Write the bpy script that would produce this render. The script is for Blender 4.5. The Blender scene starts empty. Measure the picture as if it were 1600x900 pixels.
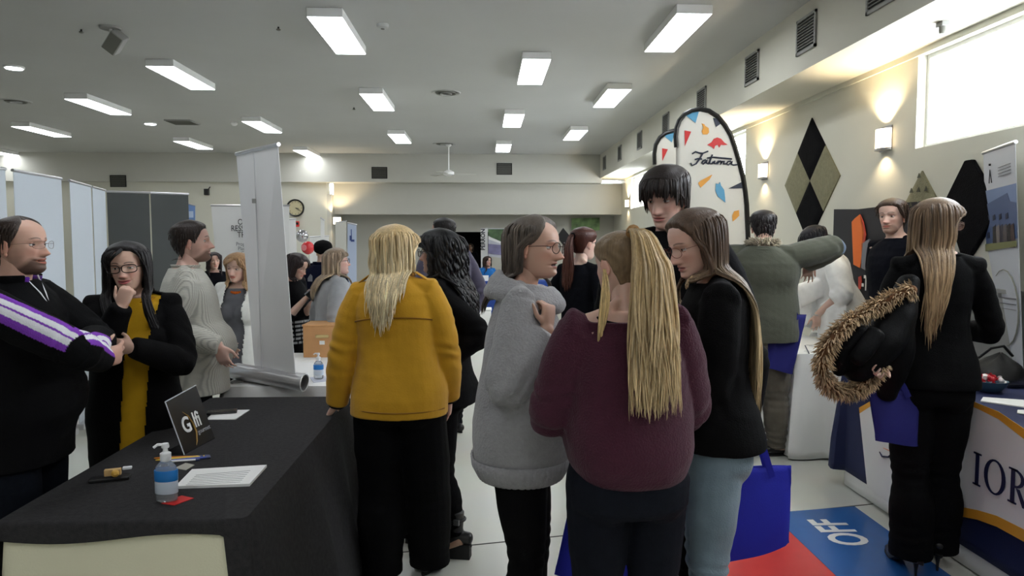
import bpy, math, random
import numpy as np
from mathutils import Vector, Matrix, Euler, noise
C = bpy.context.scene
COL = C.collection
R = math.radians
PI = math.pi
# ---------------------------------------------------------------- camera, sky, exposure
F = 1120.0
CZ = 1.55
PITCH = math.atan(75 / F)
YAW = math.atan(43 / F)
cd = bpy.data.cameras.new('camera')
cam = bpy.data.objects.new('camera', cd)
COL.objects.link(cam)
cd.sensor_width = 36
cd.lens = 36 * F / 1600
cd.clip_start = 0.05
cam.location = (0, 0, CZ)
cam.rotation_euler = (PI / 2 - PITCH, 0, -YAW)
C.camera = cam
w = bpy.data.worlds.new('overcast_sky')
C.world = w
w.use_nodes = True
w.node_tree.nodes['Background'].inputs[0].default_value = (0.86, 0.92, 1.0, 1)
w.node_tree.nodes['Background'].inputs[1].default_value = 12.0
C.view_settings.view_transform = 'Standard'
C.view_settings.look = 'None'
C.view_settings.gamma = 1
C.view_settings.use_curve_mapping = False
C.view_settings.exposure = 0.68
C.cycles.use_denoising = True
C.cycles.max_bounces = 8
C.cycles.diffuse_bounces = 4
C.cycles.transparent_max_bounces = 12
C.cycles.sample_clamp_indirect = 6.0
LAMP = 9.0          # radiance of the ceiling light diffusers
SCONCE = 5.0
# ---------------------------------------------------------------- pixel helpers (1600x900 frame -> world)
RC = Euler((PI / 2 - PITCH, 0, -YAW)).to_matrix()
CAMP = Vector((0, 0, CZ))
def ray(px, py):
    return RC @ Vector(((px - 800) / F, (450 - py) / F, -1))
def at(px, py, Y):
    d = ray(px, py); return CAMP + d * (Y / d.y)
def atz(px, py, Z):
    d = ray(px, py); return CAMP + d * ((Z - CZ) / d.z)
def atx(px, py, X):
    d = ray(px, py); return CAMP + d * (X / d.x)
# ---------------------------------------------------------------- objects, tags
ORG = {}
def tag(o, label=None, cat=None, group=None, kind=None):
    if label: o['label'] = label
    if cat: o['category'] = cat
    if group: o['group'] = group
    if kind: o['kind'] = kind
    return o
def thing(name, label, cat, loc, group=None, rz=0):
    o = bpy.data.objects.new(name, None)
    COL.objects.link(o); o.location = loc; o.rotation_euler = (0, 0, rz)
    o.empty_display_size = 0.1
    ORG[o.name] = (Vector(loc), rz)
    return tag(o, label, cat, group)
def mk(name, V, Q=None, T=None, mats=None, parent=None, smooth=True, local=False, mi=None, col=None, NG=None, cols=None):
    """V (n,3) array; Q quads, T tris, NG list of n-gons. World coordinates unless local."""
    V = np.asarray(V, dtype=float).reshape(-1, 3)
    me = bpy.data.meshes.new(name)
    if NG is not None:
        loc0 = None
    Q = np.zeros((0, 4), int) if Q is None or len(Q) == 0 else np.asarray(Q, int)
    T = np.zeros((0, 3), int) if T is None or len(T) == 0 else np.asarray(T, int)
    org = Vector((0, 0, 0))
    rz = 0
    top = False
    if not local:
        if parent is not None and parent.name in ORG:
            org, rz = ORG[parent.name]
        elif parent is None and len(V):
            mn = V.min(0); mx = V.max(0)
            org = Vector(((mn[0] + mx[0]) / 2, (mn[1] + mx[1]) / 2, mn[2])); top = True
        V = V - np.array(org)
        if rz:
            c, s = math.cos(-rz), math.sin(-rz)
            V = V @ np.array([[c, s, 0], [-s, c, 0], [0, 0, 1]])
    if NG is not None:
        me.from_pydata(V.tolist(), [], [list(map(int, f)) for f in NG])
    else:
        me.vertices.add(len(V)); me.vertices.foreach_set('co', V.ravel())
        nl = len(Q) * 4 + len(T) * 3
        me.loops.add(nl); me.loops.foreach_set('vertex_index', np.concatenate([Q.ravel(), T.ravel()]).astype(np.int32))
        me.polygons.add(len(Q) + len(T))
        st = np.concatenate([np.arange(len(Q)) * 4, len(Q) * 4 + np.arange(len(T)) * 3]).astype(np.int32)
        me.polygons.foreach_set('loop_start', st)
    me.update(calc_edges=True)
    me.validate()
    if smooth:
        me.polygons.foreach_set('use_smooth', [True] * len(me.polygons))
    o = bpy.data.objects.new(name, me)
    for m in (mats if isinstance(mats, (list, tuple)) else [mats]):
        if m: me.materials.append(m)
    if mi is not None: me.polygons.foreach_set('material_index', np.asarray(mi, np.int32))
    if cols is not None:
        a = me.color_attributes.new('Col', 'FLOAT_COLOR', 'POINT')
        cc = np.ones((len(V), 4)); cc[:, :3] = cols
        a.data.foreach_set('color', cc.ravel())
    COL.objects.link(o)
    if top: o.location = org
    if parent is not None: o.parent = parent
    ORG[o.name] = (org, rz)
    me.update()
    return o
class MB:
    def __init__(s):
        s.V = []; s.F = []; s.M = []; s.m = 0
    def add(s, V, Fc):
        n = len(s.V)
        s.V += [tuple(v) for v in V]
        for f in Fc:
            s.F.append([i + n for i in f]); s.M.append(s.m)
        return s
    def box(s, c, d, rot=None):
        x, y, z = [k / 2 for k in d]
        P = [Vector((a * x, b * y, e * z)) for e in (-1, 1) for a, b in ((-1, -1), (1, -1), (1, 1), (-1, 1))]
        if rot is not None: P = [rot @ p for p in P]
        c = Vector(c)
        return s.add([c + p for p in P], [(3, 2, 1, 0), (4, 5, 6, 7), (0, 1, 5, 4), (1, 2, 6, 5), (2, 3, 7, 6), (3, 0, 4, 7)])
    def box2(s, a, b):
        a = Vector(a); b = Vector(b)
        return s.box((a + b) / 2, (abs(b.x - a.x), abs(b.y - a.y), abs(b.z - a.z)))
    def prism(s, pts, off):
        """planar outline pts (3D), extruded by vector off"""
        n = len(pts); off = Vector(off)
        P = [Vector(p) for p in pts]; P2 = [p + off for p in P]
        return s.add(P + P2, [tuple(range(n))[::-1], tuple(range(n, 2 * n))] + [(i, (i + 1) % n, n + (i + 1) % n, n + i) for i in range(n)])
    def tube(s, path, r, n=10, cap=True, close=False):
        P = [Vector(p) for p in path]; k = len(P)
        rr = r if isinstance(r, (list, tuple)) else [r] * k
        vs = []; up = None
        for i in range(k):
            if close: t = (P[(i + 1) % k] - P[i - 1])
            else: t = (P[min(i + 1, k - 1)] - P[max(i - 1, 0)])
            t.normalize()
            if up is None:
                a = Vector((0, 0, 1)) if abs(t.z) < 0.9 else Vector((1, 0, 0))
                up = t.cross(a).normalized()
            up = (up - t * up.dot(t)).normalized()
            v2 = t.cross(up)
            for j in range(n):
                a = 2 * PI * j / n
                vs.append(P[i] + (up * math.cos(a) + v2 * math.sin(a)) * rr[i])
        fs = []
        for i in range(k if close else k - 1):
            for j in range(n):
                i2 = (i + 1) % k
                fs.append((i * n + j, i * n + (j + 1) % n, i2 * n + (j + 1) % n, i2 * n + j))
        if cap and not close:
            fs.append(tuple(range(n))[::-1]); fs.append(tuple(range((k - 1) * n, k * n)))
        return s.add(vs, fs)
    def lathe(s, c, prof, n=24, rot=None, sx=1, sy=1):
        vs = []; c = Vector(c)
        for r, z in prof:
            for j in range(n):
                a = 2 * PI * j / n
                p = Vector((r * math.cos(a) * sx, r * math.sin(a) * sy, z))
                vs.append(c + (rot @ p if rot is not None else p))
        fs = []; k = len(prof)
        for i in range(k - 1):
            for j in range(n):
                fs.append((i * n + j, i * n + (j + 1) % n, (i + 1) * n + (j + 1) % n, (i + 1) * n + j))
        fs.append(tuple(range(n))[::-1]); fs.append(tuple(range((k - 1) * n, k * n)))
        return s.add(vs, fs)
    def build(s, name, mats, parent=None, smooth=False, local=False, bevel=0, auto=True):
        o = mk(name, np.array([tuple(v) for v in s.V]), mats=mats, parent=parent, smooth=smooth, local=local, NG=s.F, mi=s.M)
        if bevel:
            b = o.modifiers.new('bevel', 'BEVEL'); b.width = bevel; b.segments = 2; b.limit_method = 'ANGLE'; b.angle_limit = R(40)
        if smooth and auto:
            me = o.data
            try:
                me.set_sharp_from_angle(angle=R(38))
            except Exception: pass
        return o
def struct(name, mb, m, parent=None, **k):
    o = mb.build(name, m, parent, **k)
    o['kind'] = 'structure'
    return o
def text_mesh(name, s, size, mat, origin, xdir, ydir, parent=None, ext=0.0006, align='LEFT', local=False, bold=0, shear=0, spacing=1.0, sx=1.0):
    cu = bpy.data.curves.new(name, 'FONT'); cu.body = s; cu.size = size; cu.extrude = ext; cu.align_x = align
    cu.offset = bold; cu.shear = shear; cu.space_character = spacing; cu.resolution_u = 4
    t = bpy.data.objects.new(name, cu); COL.objects.link(t)
    dg = bpy.context.evaluated_depsgraph_get()
    me = bpy.data.meshes.new_from_object(t.evaluated_get(dg))
    bpy.data.objects.remove(t); bpy.data.curves.remove(cu)
    xd = Vector(xdir).normalized(); yd = Vector(ydir).normalized(); zd = xd.cross(yd)
    V = [Vector(origin) + xd * v.co.x * sx + yd * v.co.y + zd * v.co.z for v in me.vertices]
    Fc = [list(p.vertices) for p in me.polygons]
    bpy.data.meshes.remove(me)
    return mk(name, np.array([tuple(v) for v in V]), mats=mat, parent=parent, smooth=False, local=local, NG=Fc)
# ---------------------------------------------------------------- materials
def lin(c):
    return tuple(((x / 255) / 12.92 if x / 255 <= .04045 else ((x / 255 + .055) / 1.055) ** 2.4) for x in c)
MATS = {}
def mat(name, c, rough=.6, metal=0, spec=.5, var=0, vscale=8, bump=0, bscale=60, sheen=0, emit=None, es=0, attr=False, stretch=(1, 1, 1), coat=0, alpha=1, trans=0, srgb=True, detail=3):
    if name in MATS: return MATS[name]
    m = bpy.data.materials.new(name); m.use_nodes = True
    N = m.node_tree.nodes; L = m.node_tree.links; b = N['Principled BSDF']
    c = lin(c) if srgb else c
    b.inputs['Base Color'].default_value = (*c, 1)
    b.inputs['Roughness'].default_value = rough
    b.inputs['Metallic'].default_value = metal
    b.inputs['Specular IOR Level'].default_value = spec
    b.inputs['Coat Weight'].default_value = coat
    b.inputs['Transmission Weight'].default_value = trans
    b.inputs['Alpha'].default_value = alpha
    if sheen:
        b.inputs['Sheen Weight'].default_value = sheen; b.inputs['Sheen Roughness'].default_value = .5
    if emit:
        b.inputs['Emission Color'].default_value = (*lin(emit), 1); b.inputs['Emission Strength'].default_value = es
    tc = N.new('ShaderNodeTexCoord'); mp = N.new('ShaderNodeMapping'); mp.inputs['Scale'].default_value = stretch
    L.new(tc.outputs['Object'], mp.inputs[0])
    src = None
    if attr:
        a = N.new('ShaderNodeAttribute'); a.attribute_name = 'Col'; src = a.outputs['Color']
        L.new(src, b.inputs['Base Color'])
    if var:
        n = N.new('ShaderNodeTexNoise'); n.inputs['Scale'].default_value = vscale; n.inputs['Detail'].default_value = detail
        L.new(mp.outputs[0], n.inputs['Vector'])
        mr = N.new('ShaderNodeMapRange'); mr.inputs['From Min'].default_value = .3; mr.inputs['From Max'].default_value = .7
        mr.inputs['To Min'].default_value = 1 - var; mr.inputs['To Max'].default_value = 1 + var
        L.new(n.outputs['Fac'], mr.inputs['Value'])
        mx = N.new('ShaderNodeMix'); mx.data_type = 'RGBA'; mx.blend_type = 'MULTIPLY'; mx.inputs['Factor'].default_value = 1
        if src: L.new(src, mx.inputs[6])
        else: mx.inputs[6].default_value = (*c, 1)
        L.new(mr.outputs[0], mx.inputs[7])
        L.new(mx.outputs[2], b.inputs['Base Color'])
    if bump:
        n = N.new('ShaderNodeTexNoise'); n.inputs['Scale'].default_value = bscale; n.inputs['Detail'].default_value = 4
        L.new(mp.outputs[0], n.inputs['Vector'])
        bp = N.new('ShaderNodeBump'); bp.inputs['Strength'].default_value = bump; bp.inputs['Distance'].default_value = .01
        L.new(n.outputs['Fac'], bp.inputs['Height']); L.new(bp.outputs[0], b.inputs['Normal'])
    MATS[name] = m
    return m
WALL = mat('painted_plaster', (206, 204, 190), .75, var=.03, vscale=1.5, bump=.05, bscale=90)
CEIL = mat('ceiling_paint', (182, 183, 180), .85, var=.03, vscale=.8)
BEAM = mat('beam_paint', (186, 185, 176), .8, var=.03, vscale=1)
GREYW = mat('grey_wall_paint', (150, 150, 146), .7, var=.04, vscale=1)
WHITE = mat('white_paint', (235, 235, 232), .5)
BLACKM = mat('black_metal', (18, 18, 18), .4)
METAL = mat('brushed_metal', (170, 170, 172), .3, metal=.9)
ALU = mat('aluminium', (205, 205, 208), .28, metal=.85)
PAPER = mat('paper', (240, 240, 238), .7)
INK = mat('dark_ink', (40, 40, 45), .6)
GREYINK = mat('grey_ink', (120, 120, 125), .6)
RED = mat('red_print', (205, 40, 38), .5)
DIFF = mat('light_diffuser', (255, 255, 255), .5, emit=(246, 250, 255), es=LAMP)
VENT = mat('vent_grille', (112, 112, 104), .5)
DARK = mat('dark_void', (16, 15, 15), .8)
# ================================================================= ROOM
CEILZ = CZ + 1.95
DZ = CZ + 1.87
SX = 2.66            # soffit face
SZ = CZ + 1.41       # soffit underside
WX = 3.24            # right wall
BY = 16.5            # bulkhead on the far wall
# floor with seams
m = bpy.data.materials.new('cream_floor_tile'); m.use_nodes = True
N = m.node_tree.nodes; L = m.node_tree.links; b = N['Principled BSDF']
tc = N.new('ShaderNodeTexCoord')
br = N.new('ShaderNodeTexBrick'); br.offset = 0; br.inputs['Scale'].default_value = 1
br.inputs['Color1'].default_value = (*lin((212, 212, 202)), 1); br.inputs['Color2'].default_value = (*lin((208, 208, 198)), 1)
br.inputs['Mortar'].default_value = (*lin((90, 88, 80)), 1)
br.inputs['Mortar Size'].default_value = .006; br.inputs['Brick Width'].default_value = 60; br.inputs['Row Height'].default_value = 60
mp = N.new('ShaderNodeMapping'); mp.inputs['Location'].default_value = (30, 30, 0); mp.inputs['Rotation'].default_value = (0, 0, 0)
L.new(tc.outputs['Object'], mp.inputs[0]); L.new(mp.outputs[0], br.inputs['Vector'])
n = N.new('ShaderNodeTexNoise'); n.inputs['Scale'].default_value = 3; n.inputs['Detail'].default_value = 6
mx = N.new('ShaderNodeMix'); mx.data_type = 'RGBA'; mx.blend_type = 'MULTIPLY'; mx.inputs[0].default_value = .12
L.new(tc.outputs['Object'], n.inputs['Vector']); L.new(br.outputs[0], mx.inputs[6]); L.new(n.outputs['Color'], mx.inputs[7])
L.new(mx.outputs[2], b.inputs['Base Color']); b.inputs['Roughness'].default_value = .28
FLOORM = m
s = MB(); s.box2((-11, -5, -.1), (WX + .3, 20.5, 0)); fo = struct('floor', s, FLOORM); 
s = MB(); s.box2((-11, -5, CEILZ), (WX + .3, 20.5, CEILZ + .12)); struct('ceiling', s, CEIL)
s = MB(); s.box2((SX, -5, SZ), (WX + .3, BY + .6, CEILZ + .02)); struct('trim_1', s, WALL)          # soffit
# right wall with three windows
WZ0, WZ1 = 2.235, 2.925
wins = [(1.6, 5.33), (8.87, 11.6), (14.15, 15.85)]
s = MB(); s.box2((WX, -5, 0), (WX + .3, 20.5, WZ0)); s.box2((WX, -5, WZ1), (WX + .3, 20.5, SZ + .02))
ys = [-5] + [v for ab in wins for v in ab] + [20.5]
for i in range(0, len(ys), 2): s.box2((WX, ys[i], WZ0), (WX + .3, ys[i + 1], WZ1))
struct('wall_right', s, WALL)
GL = bpy.data.materials.new('window_glass'); GL.use_nodes = True
N = GL.node_tree.nodes; L = GL.node_tree.links; N.remove(N['Principled BSDF'])
tr = N.new('ShaderNodeBsdfTransparent'); gs = N.new('ShaderNodeBsdfGlossy'); gs.inputs['Roughness'].default_value = .02
ms = N.new('ShaderNodeMixShader'); ms.inputs[0].default_value = .06
L.new(tr.outputs[0], ms.inputs[1]); L.new(gs.outputs[0], ms.inputs[2]); L.new(ms.outputs[0], N['Material Output'].inputs[0])
for i, (a, b_) in enumerate(wins):
    s = MB(); f = .03; x0, x1 = WX + .07, WX + .11
    s.box2((x0, a, WZ0), (x1, b_, WZ0 + f)); s.box2((x0, a, WZ1 - f), (x1, b_, WZ1))
    s.box2((x0, a, WZ0 + f), (x1, a + f, WZ1 - f)); s.box2((x0, b_ - f, WZ0 + f), (x1, b_, WZ1 - f))
    wo = struct('window_%d' % (i + 1), s, WHITE)
    s = MB(); s.box2((x0 + .015, a + f, WZ0 + f), (x0 + .021, b_ - f, WZ1 - f)); s.build('pane', GL, wo)
# wainscot on right wall
s = MB(); s.box2((WX - .025, -5, 0), (WX, 5.6, 1.22)); s.box2((WX - .045, -5, 1.22), (WX, 5.6, 1.245)); struct('trim_2', s, GREYW)
# crown line under soffit
s = MB(); s.box2((WX - .02, -5, SZ - .045), (WX, BY, SZ)); struct('trim_3', s, WALL)
# left + behind
s = MB(); s.box2((-11.2, -5, 0), (-11, 20.5, CEILZ)); struct('wall_left', s, WALL)
s = MB(); s.box2((-11.2, -5.2, 0), (WX + .3, -5, CEILZ)); struct('wall_behind', s, WALL)
# far end: bulkhead, left wall, second beam, recess with serving hatch
s = MB(); s.box2((-11, BY, CZ + 1.31), (SX + .05, BY + .5, CEILZ)); struct('trim_4', s, BEAM)
s = MB(); s.box2((-11, BY + .15, 0), (-3.6, BY + .5, CZ + 1.32)); struct('wall_far_left', s, WALL)
s = MB(); s.box2((-3.5, BY + .4, CZ + .6), (WX, BY + .9, CZ + 1.33)); struct('trim_5', s, BEAM)
hx0, hx1 = -0.75, .12; HY = 17.9
s = MB(); s.box2((-3.6, HY, 0), (hx0, HY + .2, 2.6)); s.box2((hx1, HY, 0), (WX, HY + .2, 2.6)); s.box2((hx0, HY, 1.75), (hx1, HY + .2, 2.6)); s.box2((hx0, HY, 0), (hx1, HY + .2, .72))
s.box2((-3.6, BY + .15, 0), (-3.5, HY, 2.6)); s.box2((-3.5, BY + .9, 2.5), (WX, HY, 2.6))
struct('wall_far', s, BEAM)
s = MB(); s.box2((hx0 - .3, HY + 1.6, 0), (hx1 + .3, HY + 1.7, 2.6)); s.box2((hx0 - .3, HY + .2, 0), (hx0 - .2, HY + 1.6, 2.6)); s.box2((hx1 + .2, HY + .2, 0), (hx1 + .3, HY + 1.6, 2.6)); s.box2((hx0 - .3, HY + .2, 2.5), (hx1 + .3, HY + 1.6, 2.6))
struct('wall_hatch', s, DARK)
# baseboard
s = MB(); s.box2((WX - .02, 5.6, 0), (WX, BY, .1)); struct('baseboard_right', s, WHITE)
s = MB(); s.prism([(-6, 2.34, 0), (-6, 2.348, 0), (WX, 4.238, 0), (WX, 4.23, 0)], (0, 0, .002)); struct('trim_10', s, mat('floor_seam', (70, 68, 62), .7))
# ---- ceiling lights
nearL = [(480, 27), (1058, 22), (228, 104), (101, 155), (18, 198), (-38, 235), (378, 190), (271, 221), (187, 244), (562, 147), (606, 210), (458, 235), (817, 93), (789, 179), (776, 226), (950, 140), (892, 204)]
where = ['large, nearest of the row above the mustard jacket', 'large, nearest of the right-hand row beside the wall vents', 'beside the hanging speaker, left half of the ceiling',
 'behind the one beside the hanging speaker, far left', 'low at the left edge above the white panels', 'cut by the left picture edge above the white panels', 'just above the tall grey pull-up banner',
 'midway between ceiling grille and grey pull-up banner', 'above the far left wall vent', 'second of the row above the mustard jacket', 'third of the row above the mustard jacket', 'farthest, right of the grey banner top',
 'nearest of the middle row', 'second of the middle row', 'farthest of the middle row above the far vent', 'second of the right-hand row', 'third and farthest of the right-hand row']
for k, (x, y) in enumerate(nearL):
    p = atz(x, y, DZ)
    W_, L_ = .29, 1.2
    t = thing('ceiling_light', 'white rectangular ceiling light, ' + where[k], 'ceiling light', (p.x + W_ / 2, p.y + L_ / 2, CEILZ), 'surface-mounted ceiling lights')
    x0, y0 = p.x, p.y
    s = MB(); s.box2((x0 - .006, y0 - .006, DZ + .004), (x0 + W_ + .006, y0 + L_ + .006, CEILZ)); s.build('housing', WHITE, t, bevel=.004)
    s = MB(); s.box2((x0, y0, DZ), (x0 + W_, y0 + L_, DZ + .006)); s.build('diffuser', DIFF, t)
# unseen lights added overhead and behind the camera to brighten the foreground
for x, y, lb in [(-1.45, 3.2, 'above the black table'), (1.62, 3.1, 'above the court markings'), (-1.4, .3, 'to the left beside the camera'), (1.65, .3, 'to the right beside the camera'), (-3.6, 4.6, 'above the white display screens'), (-1.4, -2.6, 'far behind the camera, left'), (1.6, -2.6, 'far behind the camera, right'), (.2, -1.1, 'just behind the camera, centre')]:
    t = thing('ceiling_light', 'added white rectangular ceiling light out of the frame, ' + lb, 'ceiling light', (x, y, CEILZ), 'added ceiling lights overhead out of view')
    s = MB(); s.box2((x - .15, y - .6, DZ + .004), (x + .15, y + .6, CEILZ)); s.build('housing', WHITE, t)
    s = MB(); s.box2((x - .145, y - .595, DZ), (x + .145, y + .595, DZ + .006)); s.build('diffuser', DIFF, t)
# ---- round downlights
for (x, y, lb) in [(22, 107, 'at the left edge left of the hanging speaker'), (235, 194, 'beside the square ceiling grille'), (361, 243, 'beside the top of the grey pull-up banner')]:
    p = atz(x, y, CEILZ - .02)
    t = thing('downlight', 'small round recessed downlight ' + lb, 'downlight', (p.x, p.y, CEILZ), 'round downlights')
    s = MB(); s.lathe((p.x, p.y, CEILZ - .02), [(.10, 0), (.105, .02)], 24); s.build('rim', WHITE, t, smooth=True)
    s = MB(); s.lathe((p.x, p.y, CEILZ - .026), [(.085, 0), (.085, .008)], 24); s.build('lens', DIFF, t, smooth=True)
# ---- ceiling air diffusers
for (x, y, rad, lb) in [(25, 160, .2, 'round flat air diffuser at the left ceiling edge'), (697, 147, .2, 'round air diffuser on the ceiling near the centre'), (695, 226, .25, 'round air diffuser above the far ceiling fan')]:
    p = atz(x, y, CEILZ - .02)
    t = thing('air_diffuser', lb, 'air diffuser', (p.x, p.y, CEILZ), 'round ceiling air diffusers')
    for j, rr in enumerate((rad, rad * .7, rad * .4)):
        s = MB(); s.lathe((p.x, p.y, CEILZ - .012 - j * .008), [(rr, .012), (rr * .92, 0), (rr * .8, .006), (rr * .75, .012)], 28); s.build('ring', CEIL if j % 2 == 0 else VENT, t, smooth=True)
p = atz(285, 190, CEILZ)
t = thing('ceiling_grille', 'grey rectangular air grille on the ceiling', 'air grille', (p.x, p.y, CEILZ))
s = MB(); s.box((p.x, p.y, CEILZ - .01), (.42, .42, .02)); s.build('frame', GREYW, t)
s = MB()
for i in range(10): s.box((p.x, p.y - .18 + i * .04, CEILZ - .022), (.38, .012, .012))
s.build('louvres', VENT, t)
p = atz(950, 232, CEILZ)
# ---- vents on soffit
def wall_vent(cx, cy, cz, axis, wv, hv, lb, grp):
    t = thing('wall_vent', lb, 'vent', (cx, cy, cz), grp)
    X = Vector((1, 0, 0)) if axis == 'y' else Vector((0, 1, 0)); Nn = Vector((0, -1, 0)) if axis == 'y' else Vector((-1, 0, 0))
    def bx(a, h, dz, dn, th):
        c = Vector((cx, cy, cz)) + Vector((0, 0, dz)) + Nn * dn + X * a[0]
        d = X * a[1] + Vector((0, 0, h)) + Nn * th
        return c, tuple(abs(q) for q in d)
    s = MB(); s.box(*bx((0, wv), hv, 0, .004, .008)); s.build('backing', DARK, t)
    s = MB(); f = .022
    for sg in (-1, 1):
        s.box(*bx((0, wv + f), f, sg * hv / 2, .008, .02)); s.box(*bx((sg * wv / 2, f), hv + f, 0, .008, .02))
    s.build('frame', GREYW if axis == 'x' else DARK, t)
    s = MB(); n_ = 11
    for i in range(n_): s.box(*bx((0, wv - .01), .007, -hv / 2 + (i + .5) * hv / n_, .012, .014))
    s.build('louvres', VENT, t)
vv = [(1378, 2, 'nearest, cut by the top picture edge'), (1261, 63, 'second from the camera'), (1176, 110, 'third from the camera, right of the tall flag'), (1097, 157, 'directly above the taller flag'), (1041, 192, 'above the rear flag'), (1000, 219, 'left of the rear flag'), (969, 238, 'second from the far end'), (945, 253, 'farthest, near the corner')]
for x, y, lb in vv:
    p = atx(x, y, SX)
    wall_vent(SX, p.y, 3.245, 'x', .33, .27, 'grey louvred vent on the right-hand soffit, ' + lb, 'vents along the soffit')
for x, y, lb in [(185, 283, 'left end above the white panels'), (593, 270, 'between grey banner and ceiling fan'), (788, 264, 'right of the ceiling fan')]:
    p = at(x, y, BY)
    wall_vent(p.x, BY, p.z, 'y', .33, .24, 'dark vent on the far bulkhead, ' + lb, 'vents on the far bulkhead')
# ---- speaker on ceiling mount
p = atz(172, 42, CEILZ); q = at(180, 66, p.y + .05)
t = thing('ceiling_speaker', 'grey box speaker tilted on a ceiling bracket', 'speaker', p)
s = MB(); s.lathe(p - Vector((0, 0, .02)), [(.09, 0), (.09, .02)], 20); s.build('mount_plate', GREYW, t, smooth=True)
s = MB(); s.tube([p, p + Vector((.01, .0, -.08)), q + Vector((0, 0, .05))], .014); s.build('bracket', WHITE, t, smooth=True)
rot = Euler((R(35), R(38), R(20))).to_matrix()
s = MB(); s.box(q, (.13, .12, .2), rot); s.build('cabinet', GREYW, t, bevel=.01)
s = MB(); s.box(q + rot @ Vector((0, -.062, 0)), (.11, .006, .18), rot); s.build('speaker_cloth', VENT, t)
# ---- far ceiling items
def small_ceiling(x, y, nm, lb, drop=.06, r=.035):
    p = atz(x, y, CEILZ)
    t = thing(nm, lb, nm.replace('_', ' '), p)
    s = MB(); s.tube([p, p - Vector((0, 0, drop))], .008); s.build('stem', DARK, t)
    s = MB(); s.lathe(p - Vector((0, 0, drop + r * .8)), [(.3 * r, 0), (r, .3 * r), (r, .7 * r), (.5 * r, r)], 14); s.build('sprinkler_head', VENT, t, smooth=True)
small_ceiling(435, 42, 'ceiling_hook', 'small dark hook on the ceiling left of the nearest light', .02, .02)
small_ceiling(127, 46, 'ceiling_hook', 'small dark hook on the ceiling left of the speaker', .02, .02)
small_ceiling(553, 168, 'ceiling_hook', 'tiny dark hook beside the second light of the centre-left row', .02, .02)
p = atz(598, 38, CEILZ); t = thing('smoke_detector', 'small round smoke detector on the ceiling near the largest light', 'smoke detector', p)
s = MB(); s.lathe(p - Vector((0, 0, .04)), [(.03, 0), (.05, .012), (.055, .03), (.055, .04)], 20); s.build('cover', CEIL, t, smooth=True)
s = MB(); s.lathe(p - Vector((0, 0, .046)), [(.015, 0), (.02, .008)], 12); s.build('sensor', VENT, t, smooth=True)
# ceiling fans
for (x, y, lb, Y, hz) in [(701, 242, 'white ceiling fan hanging on a long rod before the far bulkhead', 14.8, 272), (365, 160, 'small white fan on a short rod left of the centre ceiling', 12.2, 178)]:
    p = at(x, y, Y); p.z = CEILZ
    t = thing('ceiling_fan', lb, 'ceiling fan', p)
    zz = at(x, hz, Y).z
    s = MB(); s.lathe(p - Vector((0, 0, .06)), [(.03, 0), (.06, .03), (.06, .06)], 16); s.build('canopy', WHITE, t, smooth=True)
    s = MB(); s.tube([p, Vector((p.x, p.y, zz + .05))], .013); s.build('rod', WHITE, t)
    s = MB(); s.lathe((p.x, p.y, zz - .04), [(.05, 0), (.11, .03), (.11, .08), (.04, .12)], 20); s.build('motor', WHITE, t, smooth=True)
    for j in range(3):
        a = R(10 + 120 * j); d = Vector((math.cos(a), math.sin(a), 0)); e = Vector((-d.y, d.x, .12)) * .055
        c0 = Vector((p.x, p.y, zz))
        s = MB(); s.prism([c0 + d * .1 - e * .5, c0 + d * .55 - e, c0 + d * .57 + e, c0 + d * .1 + e * .5], (0, 0, .008)); s.build('blade', BEAM, t)
# ---- wall sconces
SHADE = mat('sconce_shade', (255, 244, 225), .4, emit=(255, 226, 185), es=SCONCE)
def sconce(px, py, lb, wx=WX, back=False):
    if back: p = at(px, py, BY + .15); Nn = Vector((0, -1, 0)); T_ = Vector((1, 0, 0))
    else: p = atx(px, py, WX - .06); p.x = WX; Nn = Vector((-1, 0, 0)); T_ = Vector((0, 1, 0))
    t = thing('wall_sconce', lb, 'wall lamp', p, 'wall sconces')
    U = Vector((0, 0, 1))
    def pr(r, z0, z1, nm, mt):
        s = MB(); pts = []
        for i in range(13):
            a = PI * i / 12; pts.append(p + T_ * math.cos(a) * r + Nn * (math.sin(a) * r * .75 + .012) + U * z0)
        s.prism(pts, U * (z1 - z0)); return s.build(nm, mt, t, smooth=True)
    s = MB(); s.box(p + Nn * .006, tuple(abs(a) * 1 for a in (T_ * .17 + Nn * .012 + U * .2))); s.build('back_plate', METAL, t)
    pr(.088, -.075, .075, 'shade', SHADE)
    pr(.094, -.092, -.076, 'lower_rim', METAL)
    pr(.092, .076, .084, 'upper_rim', METAL)
    for sg, en in ((1, 22), (-1, 4)):
        ld = bpy.data.lights.new('sconce_bulb', 'SPOT'); ld.energy = en; ld.color = (1, .78, .5); ld.spot_size = R(125); ld.spot_blend = .6; ld.shadow_soft_size = .03
        lo = bpy.data.objects.new('bulb', ld); COL.objects.link(lo)
        lo.parent = t; lo.location = Nn * .07 + U * (sg * .105)
        lo.rotation_euler = (PI, 0, 0) if sg > 0 else (0, 0, 0)
sconce(1374, 217, 'glowing wall sconce nearest the camera, right of the large diamond')
sconce(1188, 267, 'glowing wall sconce between the tall flag and the large diamond')
sconce(978, 318, 'small far sconce beside the farthest window')
sconce(527, 345, 'small far sconce on the back wall above a white banner', back=True)
# ---- projector stub under soffit
p = atz(1473, 34, SZ); t = thing('soffit_spotlight', 'small grey spotlight under the soffit above the big window', 'spotlight', p)
s = MB(); s.box(p - Vector((0, 0, .015)), (.05, .07, .03)); s.build('base', GREYW, t, bevel=.004)
s = MB(); s.lathe(p - Vector((0, 0, .075)), [(.018, 0), (.022, .02), (.02, .05)], 14); s.build('lamp_head', VENT, t, smooth=True)
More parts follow.
